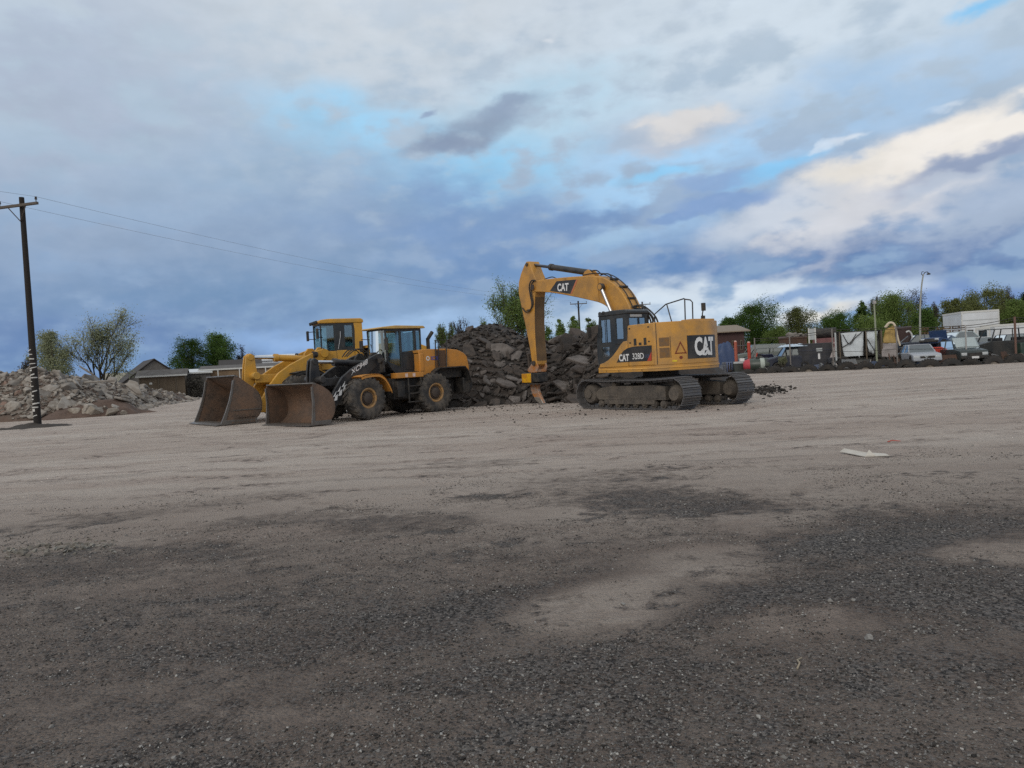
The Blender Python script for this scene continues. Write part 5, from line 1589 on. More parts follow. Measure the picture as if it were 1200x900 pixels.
hr = MB().tube([(-3.58, 1.0, 1.75), (-3.62, 1.0, 2.80), (-4.18, 1.0, 2.80), (-4.12, 1.0, 1.75)], 0.026, 8).tube([(-3.76, 1.0, 2.80), (-3.74, 1.0, 1.75)], 0.02, 8)
hr.build('handrail', M['black_paint'], LN, smooth=40)
MB().box(-4.12, -3.66, 0.968, 0.976, 1.75, 2.40).build('hood_grille', surf('brown grille', (0.10, 0.055, 0.03), 0.7, vary=0.3), LN)
# lettering on the outer face of the left arm, and on the hood
AY = 0.68 + 0.0575
def on_arm(x0, z0, ang):
    ca, sa = cos(ang), sin(ang)
    return lambda u, v: (x0 - u * ca + v * sa * -0.0 - v * 0.10, AY, z0 + u * sa + v)
text_on('XC948', 0.86, 0.20, on_arm(0.29, 1.605, radians(27)), 'lettering', M['white_mark'], arm, 0.02)
mk = MB()
def Q(x, z): return (x, AY, z)
for k in range(3):
    x, z = 1.00 - 0.20 * k, 0.74 + 0.165 * k
    mk.add([Q(x + .10, z), Q(x - .04, z + .03), Q(x - .09, z + .24), Q(x + .02, z + .20), Q(x - .04, z + .36), Q(x + .14, z + .14), Q(x + .03, z + .17)], [(0, 1, 2, 6), (6, 3, 4, 5)])
mk.add([Q(1.20, 0.54), Q(1.10, 0.53), Q(1.06, 0.62), Q(1.14, 0.66)], [(0, 1, 2, 3)])
mk.build('arm_emblem', M['white_mark'], arm)
HY = 0.9775
hx = lambda u, v: (-3.14 - u, HY, 2.06 + v)
text_on('XCMG', 0.42, 0.16, lambda u, v: (-3.36 - u, HY, 2.02 + v), 'hood_lettering', M['blue_mark'], LN, 0.03)
MB().add([(-3.22 + 0.09 * cos(a), HY, 2.10 + 0.09 * sin(a)) for a in [2 * pi * k / 20 for k in range(20)]] + [(-3.22 + 0.05 * cos(a), HY, 2.10 + 0.05 * sin(a)) for a in [2 * pi * k / 20 for k in range(20)]],
         [(k, (k + 1) % 20, 20 + (k + 1) % 20, 20 + k) for k in range(20)]).build('hood_emblem', M['white_mark'], LN)
for s in (1, -1):
    MB().cyl((-0.98, s * .95, 2.10), (-0.86, s * .95, 2.10), 0.09, 0.10, n=16).box(-1.02, -0.95, s * .95 - .11, s * .95 + .11, 1.66, 2.18).build('headlight', M['black_matte'], LN, smooth=40)
for k, y in enumerate((0.25, 0.05, -0.2)):
    hose([(-1.0, y, 2.2), (-0.75, y, 2.52), (-0.35, y, 2.55), (0.0, y * .6, 2.30)], 0.022, LN)

bpy.context.view_layer.update()
cabn.scale = (.74, .80, 1); cabn.location = (-.877, 0, 0)
bpy.context.view_layer.update()
articulate(LN, REAR, radians(-5))

# ---- the farther loader: yellow all over, taller
LF = thing('wheel_loader', 'farther taller wheel loader with yellow lift arms and square yellow cab', 'wheel loader', (-9.28, 31.35, 0), radians(219), 'wheel loaders', 1.18)
for x in (0, -3.3):
    for s in (1, -1):
        add_wheel(LF, x, s * 1.04, TYRE_R - 0.012, s < 0)
build_bucket(LF, 2.80, M['bucket_steel'], M['bucket_edge'], True, 0.14, 0.20)
build_linkage(LF, M['loader_yellow'], M['loader_yellow'], M['loader_yellow'], 0.16)
build_front_frame(LF, M['loader_yellow'])
build_rear_frame(LF, M['black_matte'])
build_fender(LF, M['black_matte'])
build_hood(LF, M['loader_yellow'], M['black_matte'])
build_ladder(LF)
cf = MB()
for s in (1, -1):
    y = s * 0.74
    wall_with_holes(cf, -2.72, -0.80, 1.60, 3.24, [(-1.42, -0.86, 2.29, 3.16), (-2.28, -1.92, 2.40, 3.16)], y - .03, .06)
cf.box(-2.72, -0.80, -.72, .72, 1.56, 1.62).box(-2.72, -.80, -.72, .72, 3.2, 3.24)
yb = cf.build('cab', M['dark_frame'], LF)
lw = MB()
for s in (1, -1):
    y = s * 0.775
    lw.box(-1.50, -0.78, y - .012, y + .012, 1.62, 2.26)
    lw.box(-2.34, -1.52, y - .012, y + .012, 1.62, 2.28)
    lw.prism([(-2.34, 1.62), (-2.76, 1.62), (-2.76, 3.24), (-2.36, 3.24), (-2.40, 3.0)], y - .02, y + .02)
lw.box(-2.78, -2.70, -0.75, 0.75, 1.6, 2.3)
lw.box(-0.84, -0.78, -0.71, 0.71, 1.60, 2.24)
lw.build('cab_shell', M['loader_yellow'], yb, bevel=0.012)
MB().prism([(-2.82, 3.24), (-0.78, 3.24), (-0.70, 3.30), (-0.85, 3.37), (-1.2, 3.40), (-2.7, 3.40), (-2.82, 3.35)], -0.82, 0.82).build('cab_roof', M['loader_yellow'], yb, bevel=0.03)
for s in (1, -1):
    y = s * 0.74
    MB().box(-1.42, -0.86, y - .004, y + .004, 2.29, 3.16).build('side_window', M['cab_glass'], yb)
    MB().box(-2.28, -1.92, y - .004, y + .004, 2.40, 3.16).build('side_window', M['cab_glass'], yb)
    b = MB().tube([(-0.9, s * .76, 3.02), (-0.6, s * 1.05, 3.02)], 0.016, 6).tube([(-0.9, s * .76, 2.75), (-0.6, s * 1.05, 2.76)], 0.016, 6).box(-0.64, -0.56, s * 1.08 - .13, s * 1.08 + .13, 2.70, 3.06)
    b.build('side_mirror', M['black_matte'], yb, bevel=0.03)
    MB().cyl((-0.78, s * .72, 2.16), (-0.62, s * .72, 2.16), 0.10, 0.12, n=16).build('headlight', M['black_matte'], LF, smooth=40)
    MB().cyl((-0.72, s * .62, 3.30), (-0.62, s * .62, 3.28), 0.06, n=12).cyl((-0.72, s * .25, 3.30), (-0.62, s * .25, 3.28), 0.06, n=12).build('work_lamp', M['black_matte'], yb, smooth=40)
MB().poly([(-0.80, -0.70, 2.26), (-0.80, 0.70, 2.26), (-0.86, 0.70, 3.22), (-0.86, -0.70, 3.22)]).build('windscreen', M['cab_glass'], yb)
MB().box(-2.74, -2.73, -0.70, 0.70, 2.32, 3.2).build('rear_window', M['cab_glass'], yb)
cab_interior(yb, -1.95, 1.62)
MB().tube([(-1.58, .79, 2.32), (-1.70, .81, 2.75), (-1.72, .79, 2.95)], 0.014, 6).build('grab_handle', M['steel'], yb)
bpy.context.view_layer.update()
yb.scale = (.784, .74, 1.02); yb.location = (-.541, 0, -.04)
bpy.context.view_layer.update()
articulate(LF, REAR, radians(-12))
# ------------------------------------------------------------------ trees
def leaf_mat(name, tones, transl=0.35):
    m = bpy.data.materials.new(name); m.use_nodes = True
    t = NT(m.node_tree)
    out = t.n('ShaderNodeOutputMaterial')
    a = t.n('ShaderNodeAttribute'); a.attribute_name = 'tone'
    rp = t.n('ShaderNodeValToRGB')
    e = rp.color_ramp.elements
    e[0].color = (*tones[0], 1); e[1].color = (*tones[-1], 1)
    for i, c in enumerate(tones[1:-1], 1):
        k = e.new(i / (len(tones) - 1)); k.color = (*c, 1)
    t.l(a.outputs['Fac'], rp.inputs[0])
    df = t.n('ShaderNodeBsdfDiffuse'); tl = t.n('ShaderNodeBsdfTranslucent'); mx = t.n('ShaderNodeMixShader')
    t.l(rp.outputs[0], df.inputs[0]); t.l(rp.outputs[0], tl.inputs[0]); mx.inputs[0].default_value = transl
    t.l(df.outputs[0], mx.inputs[1]); t.l(tl.outputs[0], mx.inputs[2]); t.l(mx.outputs[0], out.inputs[0])
    return m


LEAF = {
    'green': leaf_mat('green leaves', [(0.040, 0.078, 0.020), (0.080, 0.140, 0.038), (0.130, 0.195, 0.058)]),
    'mid': leaf_mat('mid green leaves', [(0.082, 0.125, 0.034), (0.145, 0.205, 0.060), (0.205, 0.27, 0.09)]),
    'pale': leaf_mat('pale budding leaves', [(0.185, 0.200, 0.115), (0.275, 0.295, 0.18), (0.37, 0.39, 0.255)]),
    'olive': leaf_mat('olive budding leaves', [(0.092, 0.108, 0.040), (0.150, 0.168, 0.066), (0.205, 0.222, 0.095)]),
    'bare': leaf_mat('bare twigs and buds', [(0.050, 0.045, 0.040), (0.085, 0.078, 0.068), (0.115, 0.105, 0.085)], 0.1),
    'dark': leaf_mat('dark needles', [(0.012, 0.022, 0.014), (0.024, 0.040, 0.022), (0.040, 0.060, 0.030)]),
}
BARK = surf('bark', (0.055, 0.044, 0.036), 0.95, vary=0.3)


def grow(rg, base, dirv, length, r, depth, spread, out, tips, up=0.15):
    """recursive limbs -> polylines with radii"""
    pts = [base]; d = dirv.normalized(); p = base
    n = 4
    for i in range(n):
        d = (d + Vector((rg.gauss(0, .13), rg.gauss(0, .13), rg.gauss(0, .08) + up * .3))).normalized()
        p = p + d * (length / n)
        pts.append(p)
    out.append((pts, r, r * 0.55))
    if depth == 0:
        tips.append((pts[-1], d)); tips.append((pts[2], d))
        return
    k = rg.choice((2, 3, 3, 4)) if depth > 1 else rg.choice((2, 3, 3))
    for i in range(k):
        q = pts[rg.choice((2, 3, 4, 4))]
        s = Vector((rg.gauss(0, 1), rg.gauss(0, 1), rg.gauss(0, 0.6))).normalized()
        nd = (d + s * spread * rg.uniform(.7, 1.2) + Vector((0, 0, up))).normalized()
        grow(rg, q, nd, length * rg.uniform(.58, .82), r * 0.52, depth - 1, spread, out, tips, up)


def leaf_cloud(rg, centres, per, rad, size, squash=1.0):
    V, F, T = [], [], []
    for (c, cr, ct) in centres:
        for _ in range(per):
            p = c + Vector((rg.gauss(0, 1) * cr, rg.gauss(0, 1) * cr, rg.gauss(0, 1) * cr * squash))
            u = Vector((rg.gauss(0, 1), rg.gauss(0, 1), rg.gauss(0, 1))).normalized()
            w_ = u.orthogonal().normalized() * size * rg.uniform(.35, .75); u = u * size * rg.uniform(.6, 1.2)
            i = len(V)
            V += [tuple(p - u * .5), tuple(p + w_ * .5), tuple(p + u * .5), tuple(p - w_ * .5)]
            F.append((i, i + 1, i + 2, i + 3))
            T.append(max(0, min(1, ct + rg.gauss(0, .22))))
    return V, F, T


def leaf_obj(name, geo, mat, parent):
    V, F, T = geo
    me = bpy.data.meshes.new(name); me.from_pydata(V, [], F)
    a = me.attributes.new('tone', 'FLOAT', 'FACE'); a.data.foreach_set('value', T)
    me.materials.append(mat)
    o = bpy.data.objects.new(name, me); COL.objects.link(o); o.parent = parent
    return o


def tree(px, D, top_py, w_px, kind, leaf, label, seed, group=None, cat='tree', base_z=0.0, low=0.22, leafsize=None, dens=1.0):
    rg = random.Random(seed)
    p = foot(px, D); H = hgt(px, top_py, D); W = w_px * D / FOC
    root = thing('tree', label, cat, (p.x, p.y, base_z), rg.uniform(0, 6.28), group)
    tb = MB()
    ls = leafsize or max(0.11, D * 0.0019)
    if kind == 'sparse':
        out, tips = [], []
        nst = rg.choice((3, 4, 4))
        for i in range(nst):
            a = 6.28 * i / nst + rg.random()
            grow(rg, Vector((0.15 * cos(a), 0.15 * sin(a), 0)), Vector((cos(a) * W / H * rg.uniform(.25, .85), sin(a) * W / H * rg.uniform(.25, .85), 1)), H * 0.36, H * 0.018, 4, 0.80, out, tips, 0.12)
        mx_r = sorted(hypot(t_[0].x, t_[0].y) for t_ in tips)[int(len(tips) * .96)]; mx_z = max(t_[0].z for t_ in tips)
        fx, fz = W * .5 / mx_r, H * 0.98 / mx_z
        S = lambda v: Vector((v.x * fx, v.y * fx, v.z * fz))
        for pts, r0, r1 in out: tb.tube([S(q) for q in pts], max(r0, .022), 5, max(r1, 0.014))
        tips = tips + [(pts[k], None) for pts, r0, r1 in out if r0 < H * .006 for k in (1, 3)]
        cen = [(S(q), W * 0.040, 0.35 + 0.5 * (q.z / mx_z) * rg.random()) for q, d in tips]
        per = max(5, int(dens * 9000 / len(cen)))
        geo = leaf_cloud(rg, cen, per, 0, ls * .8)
    else:
        cen = []
        lumps = []
        hb = H * low
        nl = int(rg.uniform(18, 24))
        for i in range(nl):                     # limbs' ends: uneven masses within the crown outline
            a = rg.uniform(0, 6.28); h = hb + (H - hb) * (0.12 + 0.76 * ((i + rg.random()) / nl))
            f = (h - hb) / (H - hb)
            rad = W * 0.5 * (sin(pi * min(1, 0.20 + f * 0.76)) ** 0.7) * rg.uniform(.15, .80)
            lumps.append((Vector((cos(a) * rad, sin(a) * rad, h)), W * rg.uniform(.13, .22)))
        lumps.append((Vector((rg.uniform(-.06, .06) * W, 0, H - W * .10)), W * .09))
        for c, lr in lumps:
            for _ in range(11):
                d = Vector((rg.gauss(0, 1), rg.gauss(0, 1), rg.gauss(0, 1))).normalized() * lr * rg.uniform(.45, 1.05)
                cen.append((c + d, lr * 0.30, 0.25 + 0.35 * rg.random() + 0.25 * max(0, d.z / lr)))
        tb.tube([(0, 0, 0), (rg.uniform(-.1, .1), 0, H * .25), (rg.uniform(-.3, .3), rg.uniform(-.2, .2), H * .6), (0, 0, H * .85)], H * .022, 7, H * .006)
        for c, lr in lumps:
            z0 = max(H * .12, c.z * rg.uniform(.35, .6))
            tb.tube([(0, 0, z0), (c.x * .5, c.y * .5, (z0 + c.z) * .5 + .1), tuple(c)], H * .010, 5, H * .003)
            for _ in range(3):
                e = c + Vector((rg.gauss(0, 1), rg.gauss(0, 1), abs(rg.gauss(0, 1)))).normalized() * lr * 1.15
                tb.tube([tuple(c), tuple((c + e) * .5 + Vector((0, 0, .05))), tuple(e)], H * .004, 4, H * .0015)
        per = max(8, int(dens * 19000 / len(cen)))
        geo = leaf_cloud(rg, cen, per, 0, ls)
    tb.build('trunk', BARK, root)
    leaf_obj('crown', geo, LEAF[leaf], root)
    return root


G_R, G_M = 'trees beyond the scrap yard on the right', 'bushes beyond the asphalt heap'
tree(120, 76, 362, 104, 'sparse', 'pale', 'wide budding tree with dark forked limbs behind the concrete heap', 21, leafsize=0.22, dens=1.5)
tree(66, 73, 386, 66, 'dense', 'pale', 'pale hazy bush behind the utility pole and concrete heap', 22, dens=0.9, low=0.05, leafsize=0.14)
tree(38, 84, 418, 26, 'dense', 'bare', 'small bare bush at the left of the utility pole above the heap', 23, dens=0.25, low=.05)
tree(227, 112, 396, 56, 'dense', 'green', 'dark green tree behind the white roofed home, left of its twin', 24, low=.12)
tree(260, 116, 391, 56, 'dense', 'green', 'dark green tree behind the white roofed home, right of its twin', 25, low=.12)
tree(293, 118, 403, 30, 'sparse', 'bare', 'thin half bare tree behind the dark gabled house', 26, dens=0.5)
tree(611, 60, 325, 84, 'sparse', 'mid', 'tall loose green tree rising behind the asphalt heap by the excavator arm', 43, leafsize=0.17, dens=1.8)
tree(575, 64, 368, 36, 'sparse', 'mid', 'low green sapling on the left crest of the asphalt heap', 28, leafsize=0.16, dens=0.5)
tree(524, 72, 377, 26, 'sparse', 'mid', 'small green tree just left of the asphalt heap', 29, dens=0.5)
tree(542, 76, 371, 30, 'sparse', 'bare', 'small bare tree between the green sapling and the asphalt heap', 30, dens=0.35)
for i, (px, tp, w_, lf) in enumerate(((645, 384, 26, 'green'), (659, 374, 22, 'mid'), (674, 371, 26, 'mid'), (693, 372, 30, 'mid'), (714, 378, 26, 'mid'))):
    tree(px, 88 + i * 2, tp, w_, 'dense', lf, 'green bush in the low row behind the asphalt heap, ' + ('beside the excavator arm', 'second from the excavator arm', 'left of the far power pole', 'right of the far power pole', 'beside the excavator cab')[i], 50 + i, G_M, 'bush', dens=0.55, low=.02)
tree(882, 104, 357, 72, 'dense', 'green', 'broad dark green tree behind the red brown shed', 61, G_R, low=.08, dens=1.5)
tree(858, 108, 372, 40, 'dense', 'green', 'dark green tree half hidden by the excavator tail', 62, G_R, low=.1)
tree(912, 98, 384, 42, 'dense', 'mid', 'low bright green tree between the dark green tree and the olive one', 63, G_R, low=.02)
tree(937, 105, 360, 50, 'dense', 'olive', 'rounded olive brown tree standing alone behind the rusty shed', 64, G_R, low=.12, dens=0.8)
tree(985, 108, 368, 56, 'dense', 'green', 'green tree directly behind the torn white camper', 65, G_R, low=.02, dens=1.2)
tree(1012, 116, 353, 26, 'dense', 'green', 'narrow dark tree top above the torn white camper', 66, G_R, low=.1, dens=0.7)
tree(1029, 122, 344, 18, 'sparse', 'bare', 'narrow bare poplar behind the straight light pole', 67, G_R, dens=0.6)
tree(1052, 110, 345, 66, 'dense', 'mid', 'big green tree left of the leaning light pole', 68, G_R, low=.02, dens=1.4)
tree(1060, 118, 338, 56, 'sparse', 'bare', 'grey bare tree crown showing above the big green tree', 69, G_R, dens=0.7)
tree(1020, 104, 372, 50, 'dense', 'mid', 'low green tree behind the yellow tarpaulin', 70, G_R, low=.0)
tree(1083, 112, 362, 44, 'dense', 'green', 'dark green tree right of the leaning light pole', 71, G_R, low=.02)
tree(1096, 122, 352, 18, 'sparse', 'bare', 'slim bare poplar in the gap left of the white truck box', 72, G_R, dens=0.6)
tree(1122, 114, 350, 50, 'dense', 'olive', 'olive tree behind the left edge of the white truck box', 73, G_R, low=.02)
tree(1156, 110, 338, 64, 'dense', 'olive', 'tall olive green tree above the white truck box', 74, G_R, low=.02, dens=1.3)
tree(1180, 118, 334, 30, 'sparse', 'bare', 'bare tree above the white trailer, right of the olive tree', 75, G_R, dens=0.6)
tree(1190, 106, 352, 46, 'dense', 'mid', 'green tree behind the white trailer', 76, G_R, low=.02)
tree(1206, 110, 343, 40, 'dense', 'dark', 'dark tree cut by the right edge of the view', 77, G_R, low=.05)
tree(960, 116, 386, 40, 'dense', 'green', 'small far tree in the gap beside the olive tree', 78, G_R, low=.0, dens=.7)
# ------------------------------------------------------------------ poles and wires
WOOD_D = surf('creosoted pole', (0.014, 0.011, 0.010), 0.9, vary=0.35, dirt=(0.030, 0.023, 0.019), dirt_amt=0.6, dirt_scale=3, bump=0.4, bump_scale=18)
WOOD_G = surf('weathered crossarm', (0.105, 0.088, 0.075), 0.9, vary=0.25)
CERAM = surf('insulator', (0.05, 0.04, 0.035), 0.3)

def utility_pole(px, D, top_py, label, arm_w, rz, tilt=(0, 0), r=0.16, base_py=None):
    p = foot(px, D)
    H = hgt(px, top_py, D)
    root = thing('utility_pole', label, 'utility pole', (p.x, p.y, -0.05), rz)
    tx, ty = tilt
    P = lambda z: Vector((tx * z / H, ty * z / H, z))
    MB().tube([P(0), P(H * .3), P(H * .6), P(H)], r, 14, r * .66).build('pole', WOOD_D, root, smooth=50)
    za = H - 0.42
    c = P(za)
    MB().box(c.x - arm_w, c.x + arm_w, c.y - r - .12, c.y - r + .0, za - 0.06, za + 0.06).build('crossarm', WOOD_G, root, bevel=0.01)
    for s in (1, -1):
        MB().tube([(c.x + s * 0.52, c.y - r - .13, za - .05), (c.x, c.y - r * .9, za - 0.72)], 0.022, 6).build('brace', M['rim_dark'], root)
        MB().lathe([(0.02, 0), (0.02, .10), (.055, .11), (.06, .15), (.035, .17), (.05, .19), (.045, .24), (0, .25)], (c.x + s * (arm_w - .08), c.y - r - .06, za + .06), 'z', 14).build('insulator', CERAM, root, smooth=50)
    ends = [Vector((c.x + s * (arm_w - .08), c.y - r - .06, za + .30)) for s in (-1, 1)]
    m_ = Matrix.Translation(root.location) @ Matrix.Rotation(rz, 4, 'Z')
    return root, [m_ @ e for e in ends], P, H

PR, P_ENDS, PP, PH = utility_pole(44.5, 35.4, 229, 'tall dark wooden utility pole covered in white paper scraps, at the left', 1.12, radians(-14), (0.0, 0.0), 0.165)
scr = surf('paper scrap', (0.62, 0.61, 0.58), 0.8, dirt=DUST, dirt_amt=0.3)
rg = random.Random(9)
zz = 0.55
while zz < 3.8:
    a = rg.uniform(-2.35, -0.8)
    r_ = 0.166 - 0.02 * zz / PH
    w_ = rg.uniform(.20, .42); h_ = rg.uniform(.035, .075) * (2.2 if rg.random() < .12 else 1)
    b = MB()
    tl = rg.gauss(0, .25)
    n = 5
    pts = []
    for i in range(n + 1):
        aa = a + (i / n - .5) * w_ / r_
        dz = (i / n - .5) * w_ * tl
        pts += [((r_ + .006) * cos(aa), (r_ + .006) * sin(aa), zz + dz), ((r_ + .010) * cos(aa), (r_ + .010) * sin(aa), zz + dz + h_)]
    b.add(pts, [(2 * i, 2 * i + 2, 2 * i + 3, 2 * i + 1) for i in range(n)])
    b.build('paper_scrap', scr, PR)
    zz += rg.uniform(.12, .24)
mp = foot(40, 35.2)
mound = heightfield('soil_mound', [(-1.9, -1.2), (1.9, -1.2), (1.9, 1.2), (-1.9, 1.2)], lambda x, y: max(-.3, 0.22 * (1 - sqrt((x / 1.5) ** 2 + (y / 1.0) ** 2))) + 0.10 * fbm(x * 1.5, y * 1.5, 7), 0.1,
                    surf('dark soil', (0.040, 0.031, 0.025), 0.97, vary=0.35, bump=0.8, bump_scale=10))
mound.location = (mp.x, mp.y, 0); tag(mound, 'low dark soil mound heaped round the foot of the tall pole', 'soil mound')
PR2, P2, _, _ = utility_pole(682, 106, 352, 'distant dark power pole with a single crossarm rising beyond the asphalt heap', 1.2, radians(4), r=0.17)
PR3, P3, _, _ = utility_pole(756.5, 112, 353, 'farthest power pole, its crossarm just showing behind the excavator boom', 1.2, radians(4), r=0.17)
wire_m = surf('power line', (0.24, 0.25, 0.27), 0.6)
def sag_wire(a, b, sag, r, label):
    pts = []
    for i in range(41):
        t_ = i / 40
        p = a.lerp(b, t_); p.z -= sag * 4 * t_ * (1 - t_)
        pts.append(p)
    tag(MB().tube(pts, r, 5).build('power_line', wire_m), label, 'power line')
sag_wire(P_ENDS[1], P2[1], 1.0, 0.0065, 'upper thin power line running from the tall pole towards the excavator')
sag_wire(P_ENDS[0], P2[0], 1.0, 0.0065, 'lower thin power line running from the tall pole towards the excavator')
back = P_ENDS[1] + (P_ENDS[1] - P2[1]).normalized() * 40
sag_wire(P_ENDS[1], Vector((back.x, back.y, P_ENDS[1].z + .4)), 0.5, 0.0065, 'short power line leaving the tall pole at the left edge')

# ------------------------------------------------------------------ buildings
def site(px0, px1, D, yaw=0.0):
    """placement facing the yard: location, heading, width"""
    p = foot((px0 + px1) / 2, D)
    return p, -atan2(p.x, p.y) + yaw, (px1 - px0) * D / FOC

W_BROWN = surf('brown plank wall', (0.13, 0.098, 0.066), 0.9, vary=0.22, dirt=(0.09, 0.065, 0.045), dirt_amt=0.5, dirt_scale=1.2)
W_TAN = surf('tan siding', (0.20, 0.135, 0.08), 0.85, vary=0.15, dirt=(0.12, 0.085, 0.06), dirt_amt=0.5, dirt_scale=1)
W_GREY = surf('grey siding', (0.135, 0.125, 0.115), 0.85, vary=0.15, dirt=(0.07, 0.06, 0.055), dirt_amt=0.5, dirt_scale=1)
R_DARK = surf('dark shingles', (0.045, 0.040, 0.040), 0.9, vary=0.3, dirt=(0.07, 0.06, 0.055), dirt_amt=0.5, dirt_scale=1.5)
R_GREY = surf('grey shingles', (0.12, 0.11, 0.105), 0.9, vary=0.2, dirt=(0.08, 0.07, 0.06), dirt_amt=0.6, dirt_scale=1.5)
R_WHITE = surf('white roof coating', (0.68, 0.70, 0.72), 0.5, vary=0.05, dirt=(0.35, 0.34, 0.33), dirt_amt=0.4)
R_PALE = surf('pale dry thatchy roof', (0.27, 0.25, 0.20), 0.9, vary=0.2)
W_WHITE = surf('white panel', (0.62, 0.65, 0.68), 0.45, vary=0.05, dirt=(0.38, 0.37, 0.36), dirt_amt=0.4, dirt_scale=0.7)
W_PALE = surf('pale panel', (0.40, 0.43, 0.44), 0.5, vary=0.06, dirt=(0.27, 0.26, 0.25), dirt_amt=0.4, dirt_scale=0.7)
RUST = surf('rusty sheet', (0.085, 0.045, 0.030), 0.85, vary=0.3, dirt=(0.05, 0.035, 0.03), dirt_amt=0.7, dirt_scale=1.5)
REDB = surf('dark red boards', (0.060, 0.028, 0.026), 0.85, vary=0.2, dirt=(0.05, 0.035, 0.033), dirt_amt=0.6, dirt_scale=1)
WIN = glass_mat('house window', (0.10, 0.11, 0.12), 0.12)
TRIM = surf('white trim', (0.55, 0.55, 0.53), 0.6, vary=0.08)
POSTM = surf('old timber', (0.12, 0.095, 0.07), 0.9, vary=0.25)

def gable(name, label, px0, px1, D, eave_py, ridge_py, depth, wall_m, roof_m, yaw=0.0, cat='house', ridge_along=False, over=0.25, windows=(), fascia=None, group=None):
    """ridge_along: ridge runs across the view (we see the eave); else we see the gable end"""
    p, rz, w_ = site(px0, px1, D, yaw)
    pc = (px0 + px1) / 2
    ze, zr = hgt(pc, eave_py, D), hgt(pc, ridge_py, D)
    root = thing(name, label, cat, p, rz, group)
    h = w_ / 2
    if ridge_along:
        MB().prism([(0, 0), (depth, 0), (depth, ze), (depth / 2, zr - .08), (0, ze)], -h, h, 'x').build('wall', wall_m, root)
        b = MB().prism([(-over, ze - .06), (depth / 2, zr), (depth + over, ze - .06), (depth + over, ze + .04), (depth / 2, zr + .12), (-over, ze + .04)], -h - over, h + over, 'x')
    else:
        MB().prism([(-h, 0), (h, 0), (h, ze), (0, zr - .08), (-h, ze)], 0, depth).build('wall', wall_m, root)
        b = MB().prism([(-h - over, ze - .10), (0, zr), (h + over, ze - .10), (h + over, ze + .02), (0, zr + .12), (-h - over, ze + .02)], -over, depth + over)
    b.build('roof', roof_m, root)
    if fascia:
        if ridge_along:
            MB().box(-h - over, h + over, -over - .04, -over - .005, ze - .12, ze + .05).build('fascia', fascia, root)
        else:
            for s in (1, -1):
                MB().prism([(s * (h + over), ze - .12), (0, zr - .02), (0, zr + .13), (s * (h + over), ze + .03)], -over - .04, -over - .005).build('fascia', fascia, root)
    for (x0, x1, z0, z1) in windows:
        f = MB().box(-h + x0 * w_, -h + x1 * w_, -0.05, -0.004, z0, z1).build('window', TRIM if fascia else POSTM, root)
        MB().box(-h + x0 * w_ + .07, -h + x1 * w_ - .07, -0.06, -0.052, z0 + .07, z1 - .07).build('pane', WIN, f)
    return root, w_, ze, zr

gable('house', 'dark gabled house standing behind the small brown shed at left', 150, 217, 92, 447, 421, 9, W_GREY, R_DARK, radians(8), 'house')
gable('house', 'low long roofed house end between the wide budding tree and the gable', 128, 166, 96, 448, 437, 8, W_GREY, R_PALE, 0, 'house', True)
sh_, w_, ze, zr = gable('shed', 'small brown plank shed with a grey roof behind the concrete heap', 167, 216, 82, 440, 434, 3.2, W_BROWN, R_GREY, radians(-6), 'shed', True, .3, fascia=TRIM)
for k in range(3):
    x = -w_ / 2 + w_ * (0.02, 0.42, 0.80)[k]
    MB().box(x - .05, x + .05, -.06, -.003, 0, ze - .1).build('corner_board', POSTM, sh_)
MB().box(-w_ * .28, -w_ * .22, -.03, -.004, 1.75, 1.95).build('sign_plate', TRIM, sh_)
mh, w_, ze, zr = gable('mobile_home', 'long tan mobile home with white roof edge behind the far loader bucket', 240, 330, 88, 431, 427.5, 5, W_TAN, R_GREY, radians(-4), 'mobile home', True, .2, windows=((.08, .13, 1.0, 1.9), (.30, .40, 1.0, 1.9), (.62, .70, 1.0, 1.9)), fascia=TRIM)
for x in (.22, .48, .8):
    MB().box(-w_ / 2 + x * w_ - .05, -w_ / 2 + x * w_ + .05, -.9, -.8, 0, ze).build('porch_post', TRIM, mh)
MB().box(-w_ / 2 + .45 * w_, -w_ / 2 + .56 * w_, -.05, -.004, .2, 2.0).build('door', W_GREY, mh)
gable('carport', 'white roofed open carport between brown shed and mobile home', 217, 247, 86, 436.5, 433, 5, W_GREY, R_WHITE, 0, 'carport', True, .25, fascia=TRIM)
gable('house', 'dark roofed house rising behind the mobile home', 262, 306, 108, 432, 421, 8, W_GREY, R_DARK, 0, 'house', True, .3)
gable('warehouse', 'long low white roofed building just visible over the far loader arm', 300, 372, 118, 421, 414.5, 10, W_WHITE, R_WHITE, 0, 'warehouse', True, .3)
tag(tree(232, 84, 441, 24, 'dense', 'bare', 'dull purple brown bush growing under the white carport edge', 91, None, 'bush', low=0, dens=.5), None)

rs, w_, ze, zr = gable('red_shed', 'dark red brown shed with a pale sloping eave behind the excavator tail', 830, 874, 76, 389, 381, 8, REDB, surf('tan roof edge', (0.22, 0.175, 0.13), 0.8, vary=.1), radians(16), 'shed', True, .5, windows=((.66, .74, 1.9, 2.9), (.88, .94, 1.9, 2.9)))
# ------------------------------------------------------------------ scrap yard on the right
def Db(px):
    K = [(850, 58.0), (905, 56.0), (1000, 52.8), (1100, 49.6), (1210, 48.8)]
    for (a, da), (b, db) in zip(K, K[1:]):
        if px <= b: return da + (db - da) * (px - a) / (b - a)
    return K[-1][1]

